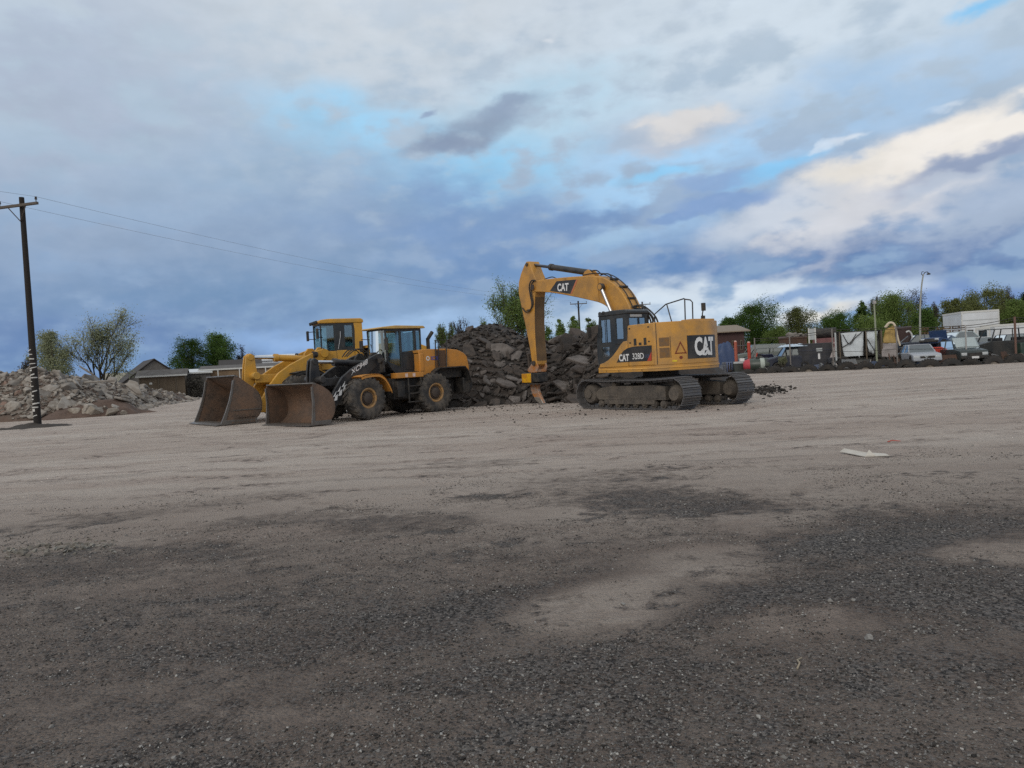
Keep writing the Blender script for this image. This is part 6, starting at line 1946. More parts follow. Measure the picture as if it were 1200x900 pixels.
PAINT = {}
def paint(key, col, **kw):
    if key not in PAINT:
        PAINT[key] = surf(key + ' car paint', col, 0.4, dirt=DUST, dirt_amt=0.12, vary=0.08, dirt_scale=1.3, **kw)
    return PAINT[key]
CHROME = surf('dull chrome', (0.5, 0.5, 0.5), 0.3, metal=0.8)
LENS = surf('headlight glass', (0.45, 0.47, 0.48), 0.15, spec=0.8)
CAR_GLASS = glass_mat('car glass', (0.20, 0.24, 0.25), 0.22)

ty2 = MB().lathe([(.20, -.09), (.22, -.105), (.30, -.11), (.335, -.09), (.34, 0), (.335, .09), (.30, .11), (.22, .105), (.20, .09), (.185, 0), (.20, -.09)], n=28).mesh('tyre', 40); ty2.materials.append(M['old_rubber'])
hb2 = MB().lathe([(.20, -.07), (.16, -.03), (.0, -.04)], n=20).lathe([(.20, .07), (.16, .03), (.06, .06), (.0, .06)], n=20).mesh('wheel', 40); hb2.materials.append(M['rim_dark'])
def car_wheel(root, x, y, z, s=1.0):
    o = bpy.data.objects.new('wheel', hb2); COL.objects.link(o); o.parent = root; o.location = (x, y, z); o.scale = (s, s, s)
    c = bpy.data.objects.new('tyre', ty2); COL.objects.link(c); c.parent = o

def car(label, px, D, heading, style, body_m, L=4.4, W=1.75, H=1.45, z0=0.0, name='wrecked_car', cat='wrecked car', hood_open=False, wheels=True, group=None, plate=False, tilt=(0, 0), bed=None, front=True, glass=True, grille=True):
    """x forward. heading: degrees, 0 = nose to the right, -90 = nose to the camera"""
    p = foot(px, D)
    root = thing(name, label, cat, (p.x, p.y, z0), radians(heading), group)
    root.rotation_euler = (radians(tilt[0]), radians(tilt[1]), radians(heading))
    f, r = L / 2, -L / 2
    belt = H * 0.62
    hood = {'sedan': .30, 'hatch': .26, 'suv': .24, 'pickup': .26}[style] * L
    ws0, ws1 = f - hood, f - hood - {'sedan': .14, 'hatch': .15, 'suv': .09, 'pickup': .10}[style] * L
    if style == 'sedan': rb1, rb0 = r + .26 * L, r + .14 * L
    elif style == 'hatch': rb1, rb0 = r + .12 * L, r + .02 * L
    elif style == 'suv': rb1, rb0 = r + .06 * L, r + .02 * L
    else: rb1, rb0 = r + .46 * L, r + .43 * L
    wx1, wx0 = f - .18 * L, r + .19 * L
    wr = .34 * 1.12
    def arch(cx):
        return [(cx + wr * cos(a), .30 + wr * sin(a)) for a in [pi * k / 8 for k in range(9)]]
    low = .22
    prof = [(f - .03, low), (f + .02, low + .16), (f, belt * .72), (f - .10, belt * .86), (ws0 + .02, belt), (rb0, belt)]
    prof += [(r + .05, belt * .97), (r - .01, belt * .80), (r, low + .12), (r + .05, low)]
    prof += [(wx0 - wr, low)] + arch(wx0)[::-1] + [(wx0 + wr, low), (wx1 - wr, low)] + arch(wx1)[::-1] + [(wx1 + wr, low)]
    h = W / 2
    bo = MB().prism(prof, -h, h).build('body', body_m, root, bevel=0.07, seg=3)
    gh = MB()
    lo_ = [(ws0, h - .06), (rb0, h - .06)]; hi_ = [(ws1, h - .20), (rb1, h - .20)]
    B = [(ws0, -h + .06, belt - .01), (ws0, h - .06, belt - .01), (rb0, h - .06, belt - .01), (rb0, -h + .06, belt - .01)]
    T = [(ws1, -h + .22, H - .05), (ws1, h - .22, H - .05), (rb1, h - .22, H - .05), (rb1, -h + .22, H - .05)]
    for i in range(4):                                   # pillars
        gh.tube([B[i], T[i]], .045, 6)
    for s in (-1, 1):
        xm = (ws0 + rb0) / 2
        gh.tube([(xm, s * (h - .06), belt), ((ws1 + rb1) / 2, s * (h - .22), H - .05)], .04, 6)
    gh.build('pillar_frame', body_m, bo)
    MB().add([T[0], T[1], T[2], T[3]] + [(t_[0] * .98 + .0, t_[1] * .92, H) for t_ in T], [(0, 3, 2, 1), (4, 5, 6, 7), (0, 1, 5, 4), (1, 2, 6, 5), (2, 3, 7, 6), (3, 0, 4, 7)]).build('roof', body_m, bo, bevel=.03)
    if glass:
        for nm, (i, j) in (('windscreen', (0, 1)), ('side_window', (1, 2)), ('rear_window', (2, 3)), ('side_window', (3, 0))):
            MB().poly([B[i], B[j], T[j], T[i]]).build(nm, CAR_GLASS, bo)
    MB().box(rb0 + .3, rb0 + .75, -h + .25, h - .25, belt * .5, belt + .22).box(ws0 - .9, ws0 - .55, -h + .25, h - .25, belt * .5, belt + .22).build('seat', M['seat_fabric'], bo, bevel=.05)
    if grille:
        MB().box(f - .02, f + .035, -h * .5, h * .5, belt * .45, belt * .70).build('grille', M['black_matte'], bo)
        for s in (1, -1):
            MB().box(f - .10, f + .032, s * h * .74 - .2 * h, s * h * .74 + .2 * h, belt * .52, belt * .72).build('headlight', LENS, bo, bevel=.03)
            MB().box(r - .03, r + .05, s * h * .82 - .12 * h, s * h * .82 + .12 * h, belt * .55, belt * .85).build('tail_light', M['red_mark'], bo)
        MB().box(f - .02, f + .09, -h * .98, h * .98, low + .06, low + .24).build('bumper', M['black_matte'] if style != 'sedan' else body_m, bo, bevel=.04)
    if plate:
        MB().box(f + .09, f + .10, -.22, .22, low + .08, low + .22).build('number_plate', M['white_mark'], bo)
    if hood_open:
        MB().box(ws0 - .05, ws0 + hood * .8, -h * .9, h * .9, belt, belt + .04, None).xform(Matrix.Translation((ws0, 0, belt)) @ Matrix.Rotation(radians(-58), 4, 'Y') @ Matrix.Translation((-ws0, 0, -belt))).build('hood', body_m, bo)
    if style == 'pickup':
        MB().box(r + .08, rb0 - .08, -h + .1, h - .1, belt - .02, belt + .012).build('bed_cover', M['black_matte'], bo)
    if wheels:
        for x in (wx1, wx0):
            for s in (1, -1): car_wheel(bo, x, s * (h - .10), .34)
    return root

# --- row of half buried tyres along the edge of the yard
tr_me = MB().lathe([(.30, -.13), (.32, -.17), (.48, -.19), (.60, -.16), (.635, -.10), (.64, 0), (.635, .10), (.60, .16), (.48, .19), (.32, .17), (.30, .13), (.34, 0), (.30, -.13)], n=40)
for k in range(28):
    a = 2 * pi * k / 28
    for s in (1, -1):
        tr_me.box(.64 * cos(a) - .03, .64 * cos(a) + .03, s * .09 - .07, s * .09 + .07, .64 * sin(a) - .03, .64 * sin(a) + .03, Matrix.Rotation(-a + (.0 if s > 0 else .1), 3, 'Y'))
tr_me = tr_me.mesh('tyre', 40); tr_me.materials.append(M['old_rubber'])
fill_m = surf('tyre infill', (0.19, 0.165, 0.14), 0.95, vary=0.25, bump=.5)
fill = MB().lathe([(.31, -.06), (.2, -.10), (0, -.12)], n=18).mesh('infill', 50); fill.materials.append(fill_m)
rg = random.Random(4)
TY = [(876, .92), (892, 1.0), (908, 1.0), (926, 1.08), (948, 1.0), (970, 1.05), (992, 1.1), (1014, 1.12), (1037, 1.15), (1062, 1.05), (1089, 1.12), (1115, 1.12), (1138, 1.05), (1164, 1.1), (1190, 1.15), (1217, 1.1)]
for i, (px, s) in enumerate(TY):
    D = Db(px) - .3
    p = foot(px, D)
    o = bpy.data.objects.new('tyre', tr_me); COL.objects.link(o)
    o.location = (p.x, p.y, rg.uniform(-.26, -.10)); o.rotation_euler = (rg.gauss(-.08, .06), rg.uniform(0, 6), -atan2(p.x, p.y) + rg.gauss(0, .12)); o.scale = (s, s, s)
    tag(o, 'half buried old truck tyre in the row edging the scrap yard', 'tyre', 'half buried tyres edging the yard')
    if i % 3 == 1 or i in (7, 12):
        c = bpy.data.objects.new('infill', fill); COL.objects.link(c); c.parent = o

# low berm of earth behind the tyres
bp = [(foot(px, Db(px) + .15), px) for px in range(850, 1231, 10)]
b = MB()
for (p, px), (q, px2) in zip(bp, bp[1:]):
    pr = []
    for pt in (p, q):
        n_ = Vector((pt.x, pt.y, 0)).normalized()
        pr.append([pt - n_ * .45 + Vector((0, 0, -.05)), pt - n_ * .15 + Vector((0, 0, .10 + .08 * noise.noise(pt * .8))), pt + n_ * .35 + Vector((0, 0, .14 + .10 * noise.noise(pt * .9))), pt + n_ * 1.2 + Vector((0, 0, -.05))])
    for k in range(3):
        b.poly([pr[0][k], pr[1][k], pr[1][k + 1], pr[0][k + 1]])
me = b.mesh('earth_berm'); bm = bmesh.new(); bm.from_mesh(me); bmesh.ops.remove_doubles(bm, verts=bm.verts, dist=.01); bm.to_mesh(me); bm.free()
me.materials.append(surf('berm earth', (0.085, 0.070, 0.055), 0.97, vary=0.35, bump=.8, bump_scale=6))
o = bpy.data.objects.new('earth_berm', me); COL.objects.link(o); tag(o, 'low dark earth berm behind the row of half buried tyres', 'earth berm')

# --- wire fence behind the tyres
fr = foot(1028, Db(1028) + 1.0)
fence = thing('wire_fence', 'tall wire fence of thin posts and strands along the scrap yard', 'fence', fr)
POSTS = [(886, 396, 'g'), (927, 392, 'g'), (977, 385, 'g'), (1052, 382, 'g'), (1133, 381, 'w'), (1191, 371, 'r'), (1240, 370, 'g')]
pm = {'g': surf('galvanised post', (0.20, 0.185, 0.175), 0.6, vary=.15, dirt=(.12, .09, .07), dirt_amt=.5), 'w': surf('pale post', (0.34, 0.33, 0.32), 0.6), 'r': surf('rusty post', (0.15, 0.085, 0.065), 0.8)}
tops = []
for px, tp, k in POSTS:
    D = Db(px) + 1.0
    p = foot(px, D); z = hgt(px, tp, D)
    ln = 0.05 * (1 if k != 'r' else 1.4)
    MB().tube([(p.x - fr.x, p.y - fr.y, -.1), (p.x - fr.x, p.y - fr.y, z)], ln, 8).build('fence_post', pm[k], fence)
    tops.append((Vector((p.x - fr.x, p.y - fr.y, 0)), z))
for lev, wr_ in ((.985, .016), (.93, .013), (.45, .012)):
    pts = []
    for (p, z), (q, z2) in zip(tops, tops[1:]):
        for k in range(6):
            t_ = k / 6
            pt = p.lerp(q, t_); pt.z = (z + (z2 - z) * t_) * lev - .22 * t_ * (1 - t_) * 4 * .35
            pts.append(pt)
    pts.append(tops[-1][0] + Vector((0, 0, tops[-1][1] * lev)))
    MB().tube(pts, wr_ * 1.3, 5).build('fence_wire', M['black_matte'], fence)

# --- light poles
p = foot(1028, 54); z = hgt(1027, 352, 54)
lp = thing('light_pole', 'straight thin pale pole standing in front of the torn camper', 'pole', p)
MB().tube([(0, 0, -.1), (0, 0, z * .5), (-.02, 0, z)], .075, 10, .055).build('pole', surf('faded green pole', (0.26, 0.28, 0.20), 0.6, vary=.2), lp, smooth=50)
MB().box(-.10, .10, -.10, .10, z - .25, z - .02).build('pole_cap', pm['w'], lp, bevel=.02)
p = foot(1079.5, 55); z = hgt(1091, 321, 55); dx = (1091 - 1079 - 5) * 55 / FOC
lp = thing('light_pole', 'tall leaning light pole with a small bent lamp head above the silver car', 'pole', p)
MB().tube(catmull([(0, 0, -.1), (0.02, 0, z * .35), (.10, 0, z * .62), (dx * .6, 0, z * .86), (dx, 0, z)], 5), .075, 10, .045).build('pole', surf('weathered light pole', (0.30, 0.31, 0.28), 0.6, vary=.2), lp, smooth=50)
MB().tube([(dx, 0, z - .03), (dx + .12, 0, z + .14), (dx + .26, -.05, z + .16), (dx + .36, -.08, z + .04)], .03, 6).lathe([(0, -.06), (.12, -.05), (.14, 0), (.05, .08), (0, .09)], (dx + .34, -.08, z), 'z', 14).build('lamp_head', M['black_matte'], lp, smooth=50)
MB().tube([(dx, 0, z - .12), (dx - .14, 0, z + .02), (dx - .10, 0, z + .18), (dx + .02, 0, z + .20)], .025, 6).build('lamp_bracket', M['black_matte'], lp)

# --- left part of the yard: machinery, tank, posts
DK = M['black_matte']
p = foot(851, 63)
bt = thing('tarpaulin', 'crumpled blue tarpaulin heaped over scrap beside the excavator tail', 'tarpaulin', p)
def crumple(w_, d_, h_, seed, n=18):
    rg_ = random.Random(seed); V = []; F = []
    for j in range(n + 1):
        for i in range(n + 1):
            u, v = i / n * 2 - 1, j / n * 2 - 1
            e = max(abs(u), abs(v))
            z = h_ * (1 - max(0, (e - .45) / .55) ** 1.6) * (1 + .22 * noise.noise(Vector((u * 2.1 + seed, v * 2.1, 0)))) + .12 * noise.noise(Vector((u * 5, v * 5, seed)))
            V.append((u * w_ + .12 * noise.noise(Vector((u * 4, v * 4, seed + 3))), v * d_, max(0.02, z)))
    for j in range(n):
        for i in range(n):
            F.append((j * (n + 1) + i, j * (n + 1) + i + 1, (j + 1) * (n + 1) + i + 1, (j + 1) * (n + 1) + i))
    return MB().add(V, F)
zt = hgt(851, 405, 63)
crumple(.95, .8, zt, 3).build('cover', surf('blue tarpaulin', (0.030, 0.055, 0.13), 0.55, vary=.2), bt, smooth=60)
for (px, tp, D, lab, lean) in ((863.5, 399, 61, 'left one of two orange red steel posts behind the propane tank', 0.0), (879, 400, 60, 'right one of two orange red steel posts, with a slanting red brace', .1)):
    p = foot(px, D); z = hgt(px, tp, D); ps = thing('steel_post', lab, 'steel post', p)
    MB().cyl((0, 0, 0), (0, 0, z * .96), .13, n=14).build('post', M['red_mark'] if lean else surf('faded orange red post', (0.34, 0.085, 0.05), .6, vary=.15), ps, smooth=40)
    MB().cyl((0, 0, z * .96), (0, 0, z), .13, .05, n=14).build('post_cap', surf('pale cap', (0.5, 0.3, 0.25), .6), ps, smooth=40)
    if lean: MB().tube([(.2, 0, 0), (.62, -.1, z * .62)], .05, 8).build('brace', M['red_mark'], ps)
p = foot(888, 57.6)
tk = thing('propane_tank', 'dark green lying propane tank with a red end cap and pale band behind the tyres', 'propane tank', p, -atan2(p.x, p.y) + .12)
R_, Lh = .50, 1.05; zc = hgt(888, 427.5, 57.6)
MB().lathe([(0, -Lh + .18), (R_ * .6, -Lh + .22), (R_, -Lh + .45), (R_, Lh - .3), (R_ * .85, Lh - .08), (R_ * .5, Lh + .05), (0, Lh + .1)], (0, 0, zc), 'x', 28).build('tank', paint('tank green', (0.045, 0.060, 0.050)), tk, smooth=50)
MB().lathe([(0, -Lh), (R_ * .45, -Lh + .02), (R_ * .80, -Lh + .14), (R_ * 1.01, -Lh + .46), (R_ * .98, -Lh + .48)], (0, 0, zc), 'x', 28).build('end_cap', surf('red cap', (0.42, 0.045, 0.06), .5), tk, smooth=50)
MB().lathe([(R_ + .008, .18), (R_ + .012, .20), (R_ + .012, .48), (R_ + .008, .50)], (0, 0, zc), 'x', 28).build('band', surf('pale band', (0.36, 0.40, 0.36), .6), tk, smooth=50)
for x in (-.4, .5): MB().prism([(-.42, 0), (.42, 0), (.36, zc - R_ * .75), (-.36, zc - R_ * .75)], x - .06, x + .06, 'x').build('cradle', DK, tk)
MB().cyl((0.05, 0, zc + R_), (0.05, 0, zc + R_ + .12), .14, n=14).build('valve_cover', DK, tk)

p = foot(866, 60); en = thing('engine_block', 'grey scrap engine block with blue pipes beneath the blue tarpaulin', 'engine block', foot(853, 59.6), .3)
eb = MB().box(-.45, .45, -.35, .35, .10, .75).box(-.35, .35, -.28, .28, .75, .95).box(-.6, -.45, -.2, .2, .2, .6)
eb.build('block', surf('oily grey casting', (0.13, 0.14, 0.17), .6, vary=.3, dirt=(.05, .05, .05), dirt_amt=.6, dirt_scale=4), en, bevel=.04)
for k in range(4): MB().tube(catmull([(-.3 + k * .2, -.3, .85), (-.35 + k * .22, -.5, .9), (-.4 + k * .22, -.55, .5), (-.3 + k * .2, -.45, .2)], 4), .04, 6).build('pipe', surf('blue grey pipe', (0.10, 0.13, 0.24), .5), en, smooth=50)
MB().lathe([(0, -.08), (.25, -.08), (.28, 0), (.25, .08), (0, .08)], (-.1, -.45, .45), 'y', 20).build('flywheel', M['rim_dark'], en, smooth=40)
p = foot(871, 58.8); cr = thing('steel_bin', 'low dark green steel bin with a small white box on its rim', 'steel bin', p, -.1)
cb_ = MB().box(-.75, .75, -.5, .5, .0, .95); cb_.build('bin', paint('bin green', (0.030, 0.038, 0.034)), cr, bevel=.03)
MB().box(-.28, .05, -.45, -.1, .955, 1.18).build('white_box', M['white_mark'], cr, bevel=.01)
MB().box(-.80, .80, -.55, -.5, .80, .95).build('rim_bar', W_PALE, cr)

car('grey green estate wreck with bare windows behind the propane tank', 897, 62.5, 172, 'suv', paint('grey green', (0.055, 0.065, 0.062)), 4.3, 1.75, 1.75, .15, glass=False)
car('second old estate car, its pale roof just showing over the grey green wreck', 892, 67, 175, 'suv', paint('pale olive', (0.14, 0.16, 0.15)), 4.6, 1.8, 1.7, .55, wheels=False)
car('dark blue wreck with crushed front between grey green wreck and navy pickup', 911, 60.0, -165, 'sedan', paint('dark blue', (0.022, 0.030, 0.075)), 2.8, 1.6, 1.15, .1, hood_open=True)
gable('shipping_shed', 'rusty brown shed with junk on its roof behind the navy pickup', 915, 946, 66, 396, 395, 3, RUST, RUST, 0, 'shed', True, .05)
rg = random.Random(31)
for i, px in enumerate((927, 933, 939, 944)):
    p = foot(px, 66.8); z = hgt(px, 395.2, 66.8)
    vs, fs = stone_hull(.34, .8, 12, rg)
    o = MB().add(vs, fs).build('scrap_lump', surf('scrap lump', (0.22, .20, .18), .8, vary=.3)); o.location = (p.x, p.y, z + .2)
    tag(o, 'lump of pale scrap lying on top of the rusty brown shed', 'scrap', 'lumps on the rusty shed')
car('navy pickup wreck with a pale roof and its mirror hanging, behind the fence post', 931, 57.6, 172, 'pickup', paint('navy', (0.012, 0.018, 0.038)), 4.4, 1.8, 1.85, .05, name='wrecked_pickup', cat='pickup')
p = foot(930, 57.2); z = hgt(930, 405, 57.2)
o = crumple(1.0, .7, .18, 8).build('white_sheet', surf('pale blue sheet', (0.46, 0.55, 0.64), .5)); o.location = (p.x, p.y, z - .1); tag(o, 'pale blue sheet lying on the navy pickup roof', 'sheet')
bx, rz_, w_ = site(938, 979, 56.3)
cont = thing('box_trailer', 'near black box trailer body standing between two fence posts', 'box trailer', bx, rz_ + .05)
zt = hgt(958, 402, 56.3)
MB().box(-w_ * .5, w_ * .44, 0, 2.2, .30, zt).build('box', paint('near black', (0.010, 0.013, 0.022)), cont, bevel=.03)
for k in range(4):
    x = -w_ * .5 + w_ * .94 * (k + .5) / 4
    MB().box(x - .03, x + .03, -.035, -.003, .4, zt - .1).build('rib', paint('near black', ()), cont)
MB().box(-w_ * .5, w_ * .44, -.04, -.004, zt - .55, zt - .48).build('rail', paint('navy', ()), cont)
MB().box(w_ * .02, w_ * .10, -.03, -.004, zt - 1.2, zt - .75).build('lamp', M['white_mark'], cont)
MB().box(-w_ * .02, w_ * .14, -.04, -.004, zt - .62, zt - .38).build('lamp', W_PALE, cont)
for x in (-.9, .9): car_wheel(cont, x, .1, .36, 1.1)
sg, rz_, w_ = site(950, 957, 60)
s_ = thing('sign_board', 'small white upright board standing above the black box trailer', 'sign board', sg, rz_)
z0, z1 = hgt(953, 398, 60), hgt(953, 385, 60)
MB().box(-w_ / 2, w_ / 2, -.03, .03, z0, z1).build('panel', W_PALE, s_)
for x in (-w_ / 2, w_ / 2): MB().box(x - .05, x + .05, -.05, .05, 0, z1 + .05).build('post', TRIM, s_)
rt, rz_, w_ = site(955, 990, 61)
tr = thing('truck_bed', 'faded red truck bed with a pale rail behind the black box trailer', 'truck bed', rt, rz_)
z0, z1, z2 = hgt(970, 412, 61), hgt(970, 396, 61), hgt(970, 402, 61)
MB().box(-w_ / 2, w_ / 2, 0, 1.8, .5, z1).build('bed', surf('faded red bed', (0.20, 0.085, 0.085), .7, vary=.15, dirt=(.10, .06, .06), dirt_amt=.5), tr, bevel=.02)
MB().box(-w_ / 2, w_ / 2, -.05, -.004, z2 - .08, z2 + .04).build('rail', surf('pale pink rail', (0.42, 0.28, 0.27), .6), tr)
for x in (-.8, .9): car_wheel(tr, x, .1, .36, 1.1)
p = foot(968, 61.8); bl = MB().cyl((-.9, 0, 0), (.9, 0, 0), .42, n=20).build('barrel', DK, None, smooth=40)
bl.location = (p.x, p.y, hgt(968, 396, 61.8) + .40); bl.rotation_euler = (0, 0, rz_); tag(bl, 'black barrel lying on top of the faded red truck bed', 'barrel')

# --- torn white camper on a dark flatbed
cp, rz_, w_ = site(978, 1040, 55.6)
fb = thing('flatbed_truck', 'old dark grey flatbed truck with round wheel arches carrying the torn white camper', 'flatbed truck', cp, rz_ + .03)
zb = hgt(1010, 421, 55.6)
def bed_prof():
    pr = [(-w_ / 2, .45), (-w_ / 2, zb), (w_ / 2, zb), (w_ / 2, .45)]
    for cx in (w_ * .30, -w_ * .28):
        pr += [(cx + .62 * cos(a), .40 + .55 * sin(a)) for a in [pi * k / 8 for k in range(9)]]
    return pr
MB().prism(bed_prof(), -.9, .9).build('body', surf('sun faded grey paint', (0.085, 0.085, 0.080), .6, vary=.2, dirt=(.04, .04, .04), dirt_amt=.7, dirt_scale=.8), fb, bevel=.03)
MB().prism([(-w_ / 2 - .3, .45), (-w_ / 2 - .3, zb + .25), (-w_ / 2 + .9, zb + .3), (-w_ / 2 + .9, .45)], -.88, .88).build('hood', paint('near black', ()), fb, bevel=.06)
for cx in (w_ * .30, -w_ * .28):
    for s in (1, -1): car_wheel(fb, cx, s * .8, .45, 1.35)
cm = thing('camper_shell', 'white camper shell with torn flapping sides and stray dark cables', 'camper', Vector((cp.x, cp.y, zb + .01)), rz_ + .03)
zc0, zc1 = 0, hgt(1005, 388, 55.6) - zb
def flap(name, pts, mat, parent, amp=.05, n=10, th=.02):
    """a sagging torn sheet between four corners"""
    a, b2, c, d = [Vector(q) for q in pts]; V = []; F = []
    for j in range(n + 1):
        for i in range(n + 1):
            u, v = i / n, j / n
            q = (a * (1 - u) + b2 * u) * (1 - v) + (d * (1 - u) + c * u) * v
            q.y += amp * noise.noise(Vector((u * 3.1 + a.x, v * 3.1, a.z)))
            if 0 < j < n: q.x += amp * .6 * noise.noise(Vector((v * 4, u * 4, 3)))
            V.append(q)
    for j in range(n):
        for i in range(n): F.append((j * (n + 1) + i, j * (n + 1) + i + 1, (j + 1) * (n + 1) + i + 1, (j + 1) * (n + 1) + i))
    o = MB().add(V, F).build(name, mat, parent, smooth=60)
    md = o.modifiers.new('thickness', 'SOLIDIFY'); md.thickness = th
    return o
xl = -w_ * .42
TARP = surf('weathered white sheet', (0.58, 0.63, 0.67), .6, vary=.08, dirt=(.38, .38, .37), dirt_amt=.5, dirt_scale=.9)
flap('side_sheet', [(xl + .55, -.85, .05), (w_ * .04, -.85, .10), (w_ * .06, -.82, zc1 - .05), (xl + .35, -.84, zc1 - .1)], TARP, cm, .10)
flap('torn_flap', [(w_ * .13, -.86, .55), (w_ * .22, -.9, .35), (w_ * .30, -.8, zc1 - .05), (w_ * .09, -.82, zc1 - .02)], TARP, cm, .14)
flap('roof_sheet', [(xl, -.9, zc1), (w_ * .36, -.9, zc1 - .02), (w_ * .36, .9, zc1), (xl, .9, zc1 + .02)], surf('dark roof sheet', (0.05, 0.055, 0.06), .7), cm, .06)
flap('rear_sheet', [(xl, .88, 0.02), (w_ * .36, .88, 0.02), (w_ * .36, .88, zc1), (xl, .88, zc1)], W_GREY, cm, .04)
for x, t_ in ((xl, .06), (xl + .28, .04), (w_ * .10, .04), (w_ * .36, .05)):
    for y in (-.88, .86): MB().box(x - t_, x + t_, y - t_, y + t_, 0, zc1 - .04).build('frame_post', W_PALE if t_ == .06 else POSTM, cm)
MB().prism([(xl - .05, 0), (xl - .55, 0), (xl - .1, 1.1)], -.8, -.76).build('front_gusset', surf('dirty pink panel', (0.42, 0.37, 0.36), .6), cm)
for k, pts in enumerate(([(xl + .5, -.92, zc1 - .2), (xl + .9, -.95, zc1 * .55), (xl + 1.3, -.93, zc1 * .75), (xl + 1.8, -.92, zc1 - .1)], [(xl + .4, -.92, zc1 * .45), (xl + 1.0, -.96, zc1 * .62), (xl + 1.4, -.93, zc1 * .9)], [(w_ * .12, -.95, zc1 * .7), (w_ * .2, -.97, zc1 * .4), (w_ * .28, -.95, .2)])):
    MB().tube(catmull(pts, 5), .028, 6).build('loose_cable', DK, cm)
flap('yellow_cover', [(w_ * .37, -.95, zc1 * .52), (w_ * .60, -.92, zc1 * .50), (w_ * .57, -.80, zc1 * 1.12), (w_ * .42, -.80, zc1 * .98)], surf('mustard cover', (0.40, 0.27, 0.085), .8, vary=.15, dirt=(.25, .18, .09), dirt_amt=.6), cm, .16)
MB().tube(catmull([(w_ * .43, -.85, zc1 * 1.05), (w_ * .50, -.9, zc1 * 1.2), (w_ * .58, -.9, zc1 * 1.12), (w_ * .62, -.92, zc1 * .7), (w_ * .655, -.95, zc1 * .4)], 5), .10, 10, .06).build('rolled_edge', surf('cream roll', (0.55, 0.47, 0.36), .8, vary=.15), cm, smooth=60)
flap('grey_cover', [(w_ * .34, -.94, .1), (w_ * .62, -.94, .0), (w_ * .60, -.93, zc1 * .50), (w_ * .37, -.93, zc1 * .52)], surf('grey vinyl', (0.30, 0.27, 0.265), .7, vary=.12), cm, .10)
rc, rz_, w2 = site(1046, 1066, 60)
gable('rusty_container', 'dark rusty container behind the yellow cover', 1046, 1068, 60, 385, 384, 2.4, surf('dark rust', (0.048, 0.027, 0.024), .85, vary=.3), surf('dark rust top', (0.05, 0.03, 0.028), .85), 0, 'container', True, .04)
cr_ = thing('scrap_axle', 'bare dark rusty axle frame lying right of the grey camper cover', 'scrap frame', foot(1053, 52.5), .2)
for k in range(4): MB().tube([(-.6 + k * .4, 0, .15), (-.5 + k * .38, .3, 1.0 - k * .18)], .05, 6).build('frame_bar', RUST, cr_)
MB().tube([(-.8, 0, .3), (.8, .1, .35)], .08, 8).build('axle', RUST, cr_)
p = foot(1071, 58); hk = MB().tube(catmull([(0, 0, 0), (0, 0, 1.2), (-.05, 0, 2.2), (-.25, 0, 2.55), (-.5, 0, 2.5)], 5), .06, 8).build('bent_pipe', TRIM)
hk.location = p; tag(hk, 'white bent pipe hooking over behind the silver car', 'pipe')

# --- right part: cars and crates
car('silver grey sedan wreck facing the yard below the leaning light pole', 1077, 52.6, -104, 'sedan', paint('silver', (0.34, 0.36, 0.40)), 4.2, 1.78, 1.42, .10)
car('dark blue car body stacked behind the silver sedan', 1074, 58.5, 178, 'sedan', paint('slate blue', (0.030, 0.042, 0.065)), 4.2, 1.7, 1.40, .85, wheels=False)
def crate_stack(label, px0, px1, D, py0, py1, seed):
    bx, rz_, w_ = site(px0, px1, D)
    z0, z1 = hgt(px0, py1, D), hgt(px0, py0, D)
    root = thing('pallet_stack', label, 'pallet stack', bx, rz_)
    rg_ = random.Random(seed)
    mats = [surf('brown pallet timber', (0.13, 0.082, 0.045), .9, vary=.3), surf('dark pallet timber', (0.075, 0.048, 0.030), .9, vary=.3)]
    n = max(2, int(w_ / 1.2)); lv = max(3, int((z1) / .32))
    for i in range(n):
        b = MB()
        x0 = -w_ / 2 + w_ * i / n + .04; x1 = -w_ / 2 + w_ * (i + 1) / n - .04
        for k in range(lv - rg_.choice((0, 0, 1))):
            z = z1 * k / lv
            b.box(x0, x1, 0, 1.1, z, z + .05).box(x0, x1, 0, 1.1, z + .16, z + .20)
            for x in (x0, (x0 + x1) / 2 - .05, x1 - .1): b.box(x, x + .1, .02, 1.08, z + .05, z + .16)
        b.build('pallet_column', mats[i % 2], root)
    return root
crate_stack('brown timber pallets stacked left, below the white truck box', 1081, 1100, 60, 382.5, 420, 1)
crate_stack('taller dark brown timber crates directly under the white truck box', 1101, 1132, 62, 381, 420, 2)
p = foot(1098, 53); cr = thing('plastic_crate', 'bright red plastic crate between the silver sedan and the dark hatchback', 'crate', p, .2)
z = hgt(1098, 407, 53)
MB().box(-.36, .36, -.28, .28, z - .55, z).box(-.40, .40, -.32, .32, z - .08, z + .02).build('crate_body', surf('red plastic crate', (0.50, 0.055, 0.035), .5, vary=.1), cr, bevel=.02)
MB().box(-.34, .34, -.26, .26, 0, z - .55).build('base_block', RUST, cr)
car('crumpled blue car standing on its tail beside the dark hatchback', 1106, 54.6, 200, 'hatch', paint('blue', (0.030, 0.060, 0.14)), 3.2, 1.6, 1.3, .75, hood_open=True, tilt=(0, -22))
hb_ = car('dark green hatchback with open silver bonnet and white number plate facing the yard', 1126, 51.6, -97, 'hatch', paint('dark green', (0.022, 0.034, 0.036)), 4.0, 1.75, 1.55, .10, plate=True)
fl = flap('bonnet', [(1.15, -.72, 1.0), (1.15, .72, 1.0), (.55, .74, 1.72), (.55, -.74, 1.72)], paint('pale silver', (0.36, 0.42, 0.43)), hb_, .05)
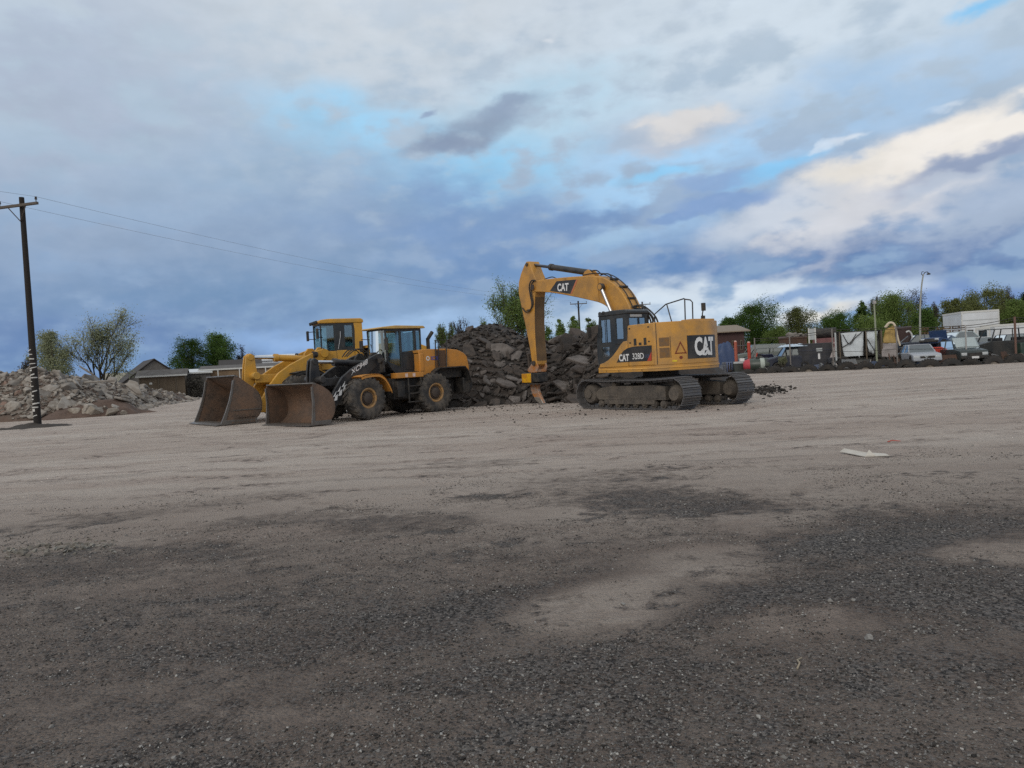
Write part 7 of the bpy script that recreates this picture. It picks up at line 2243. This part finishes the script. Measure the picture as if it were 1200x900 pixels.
car('black four wheel drive wreck with empty windows at the right edge', 1172, 53.0, 176, 'suv', paint('black', (0.010, 0.012, 0.013)), 3.9, 1.8, 2.25, .05, name='wrecked_jeep', cat='wrecked car', glass=False)
car('white car nose showing between the hatchback and the black four wheel drive', 1152, 55.5, -120, 'hatch', paint('white', (0.55, 0.57, 0.58)), 3.6, 1.6, 1.5, .30, hood_open=False)
pk = thing('wrecked_pickup', 'dark green pickup tail cut by the right edge of the view', 'pickup', foot(1214, 52.5), 0)
MB().prism([(-1.6, .4), (1.4, .4), (1.5, .9), (1.4, 1.25), (-1.6, 1.25)], -.85, .85).build('body', paint('bottle green', (0.020, 0.045, 0.035)), pk, bevel=.05)
for x in (-.9, .9): car_wheel(pk, x, -.8, .36, 1.1)

def box_truck(label, px0, px1, D, top, bot, depth, yaw, name, cat, cab=False):
    bx, rz_, w_ = site(px0, px1, D, yaw)
    root = thing(name, label, cat, bx, rz_)
    z1, z0 = hgt((px0 + px1) / 2, top, D), hgt((px0 + px1) / 2, bot, D)
    MB().box(-w_ / 2, w_ / 2, 0, depth, z0, z1).build('box', W_WHITE, root, bevel=.03)
    MB().box(-w_ / 2 - .03, w_ / 2 + .03, -.03, depth + .03, z1 - .14, z1 + .03).build('top_rail', TRIM, root)
    MB().box(-w_ / 2 - .03, w_ / 2 + .03, -.03, depth + .03, z0 - .12, z0 + .05).build('bottom_rail', W_PALE, root)
    for x in (-w_ / 2, w_ / 2):
        MB().box(x - .05, x + .05, -.035, .05, z0, z1).build('corner_post', TRIM, root)
    return root, w_, z0, z1
bt_, w_, z0, z1 = box_truck('tall white truck box rising behind the scrap cars at right', 1131, 1170, 72, 364, 404, 5.2, radians(20), 'box_truck', 'box truck')
MB().box(-w_ / 2 + .02, w_ / 2 - .02, -.012, -.004, z1 - .9, z1 - .82).build('seam', W_PALE, bt_)
MB().box(-w_ * .36, -w_ * .20, -.02, -.004, z0 + .2, z0 + 1.5).build('dark_vent', DK, bt_)
for x in (-1, 1): car_wheel(bt_, x, .2, .45, 1.4)
tl_, w_, z0, z1 = box_truck('long low white trailer behind the black four wheel drive', 1158, 1232, 64, 379, 398, 2.5, radians(3), 'white_trailer', 'trailer')
for x in (-2, 0, 2): MB().box(x - .03, x + .03, -.02, -.004, z0, z1 - .1).build('panel_seam', W_PALE, tl_)
for x in (-1.6, -.8): car_wheel(tl_, x, .2, .45, 1.4)
vn, w_, z0, z1 = box_truck('white van front half hidden between truck box and trailer', 1146, 1160, 62, 384, 408, 2, radians(-10), 'white_van', 'van')
MB().box(-w_ * .3, w_ * .3, -.02, -.004, z1 - .8, z1 - .2).build('windscreen', CAR_GLASS, vn)
for x in (-.3, .3): car_wheel(vn, x, .2, .45, 1.2)
# dry weeds by the tyres
tree(919, 56.2, 417, 12, 'sparse', 'pale', 'dry yellowish weed clump growing behind the tyre row', 95, None, 'weeds', leafsize=.05, dens=.25)

# more wrecks standing deeper in the yard
car('rust brown wreck showing between the rusty shed and the white upright board', 947, 63.5, 178, 'sedan', paint('rust brown', (0.070, 0.042, 0.032)), 3.8, 1.7, 1.4, .6, wheels=False)
car('charcoal van body behind the orange red steel posts', 871, 69, 174, 'suv', paint('charcoal', (0.030, 0.033, 0.036)), 4.6, 1.8, 2.2, .1, glass=False)
car('black wreck without windows just left of the silver sedan', 1061, 54.6, 170, 'hatch', paint('black', ()), 2.6, 1.6, 1.25, .1, glass=False)
car('dark grey car tucked between silver sedan and blue car, nose down', 1099, 57.0, -160, 'hatch', paint('dark grey', (0.040, 0.044, 0.050)), 3.4, 1.65, 1.5, .25)
car('pale silver car body stacked high behind the dark hatchback', 1122, 57.5, 184, 'sedan', paint('pale silver', ()), 3.6, 1.7, 1.35, .95, wheels=False)
car('dark blue estate car behind the black four wheel drive', 1186, 58.5, 178, 'suv', paint('slate blue', ()), 4.4, 1.75, 1.8, .1)
car('maroon wreck with sagging body right of the black box trailer', 984, 60, 172, 'sedan', paint('maroon', (0.085, 0.022, 0.022)), 3.4, 1.7, 1.4, .15)
rg = random.Random(77)
pal = [paint('scrap dark', (0.025, 0.026, 0.028)), RUST, paint('scrap grey', (0.16, 0.165, 0.17)), paint('scrap blue', (0.03, 0.05, 0.10)), W_PALE, paint('scrap brown', (0.07, 0.05, 0.035))]
nm = ['near black', 'rusty', 'grey', 'dark blue', 'pale', 'brown']
for i in range(26):
    px = 884 + i * 12.3 + rg.uniform(-3, 3); D = Db(px) + rg.uniform(.7, 1.6)
    p = foot(px, D); k = rg.randrange(6)
    L_, H_ = rg.uniform(.35, .8), rg.uniform(.25, .7)
    b = MB()
    kind = i % 3
    if kind == 0:      # a dented panel
        n = 5; pts = []
        for a in range(n + 1):
            u = a / n * 2 - 1
            y = .10 * noise.noise(Vector((u * 2 + i, i, 0)))
            pts += [(u * L_, y, 0), (u * L_ * rg.uniform(.7, .95), y + .18, H_ * rg.uniform(.8, 1.1)), (u * L_, y + .03, 0), (u * L_ * .85, y + .21, H_)]
        b.add(pts, [(4 * a, 4 * a + 4, 4 * a + 5, 4 * a + 1) for a in range(n)] + [(4 * a + 2, 4 * a + 3, 4 * a + 7, 4 * a + 6) for a in range(n)])
        name, cat = 'body_panel', 'car panel'
    elif kind == 1:    # an axle with its hubs
        b.tube([(-L_, 0, .25), (L_, .1, .25)], .06, 8).lathe([(0, -.06), (.24, -.06), (.26, 0), (.24, .06), (0, .06)], (-L_, 0, .25), 'x', 16).lathe([(0, -.06), (.24, -.06), (.26, 0), (.24, .06), (0, .06)], (L_, .1, .25), 'x', 16)
        name, cat = 'axle_scrap', 'scrap axle'
    else:              # a tangle of bent tube
        for _ in range(4):
            b.tube(catmull([(rg.uniform(-L_, L_), rg.uniform(-.2, .2), rg.uniform(0, .3)) , (rg.uniform(-L_, L_), rg.uniform(-.2, .2), rg.uniform(.2, H_)), (rg.uniform(-L_, L_), rg.uniform(-.2, .2), rg.uniform(.1, H_))], 4), .04, 6)
        name, cat = 'bent_tubing', 'scrap tubing'
    o = b.build(name, pal[k], None, smooth=40)
    o.location = (p.x, p.y, .05); o.rotation_euler = (0, 0, rg.uniform(-.5, .5))
    tag(o, {'body_panel': 'dented %s car panel leaning behind the half buried tyres' % nm[k], 'axle_scrap': '%s scrap axle lying behind the half buried tyres' % nm[k], 'bent_tubing': 'tangle of %s bent tubing behind the half buried tyres' % nm[k]}[name], cat, '%s %s behind the tyre row' % (nm[k], cat))
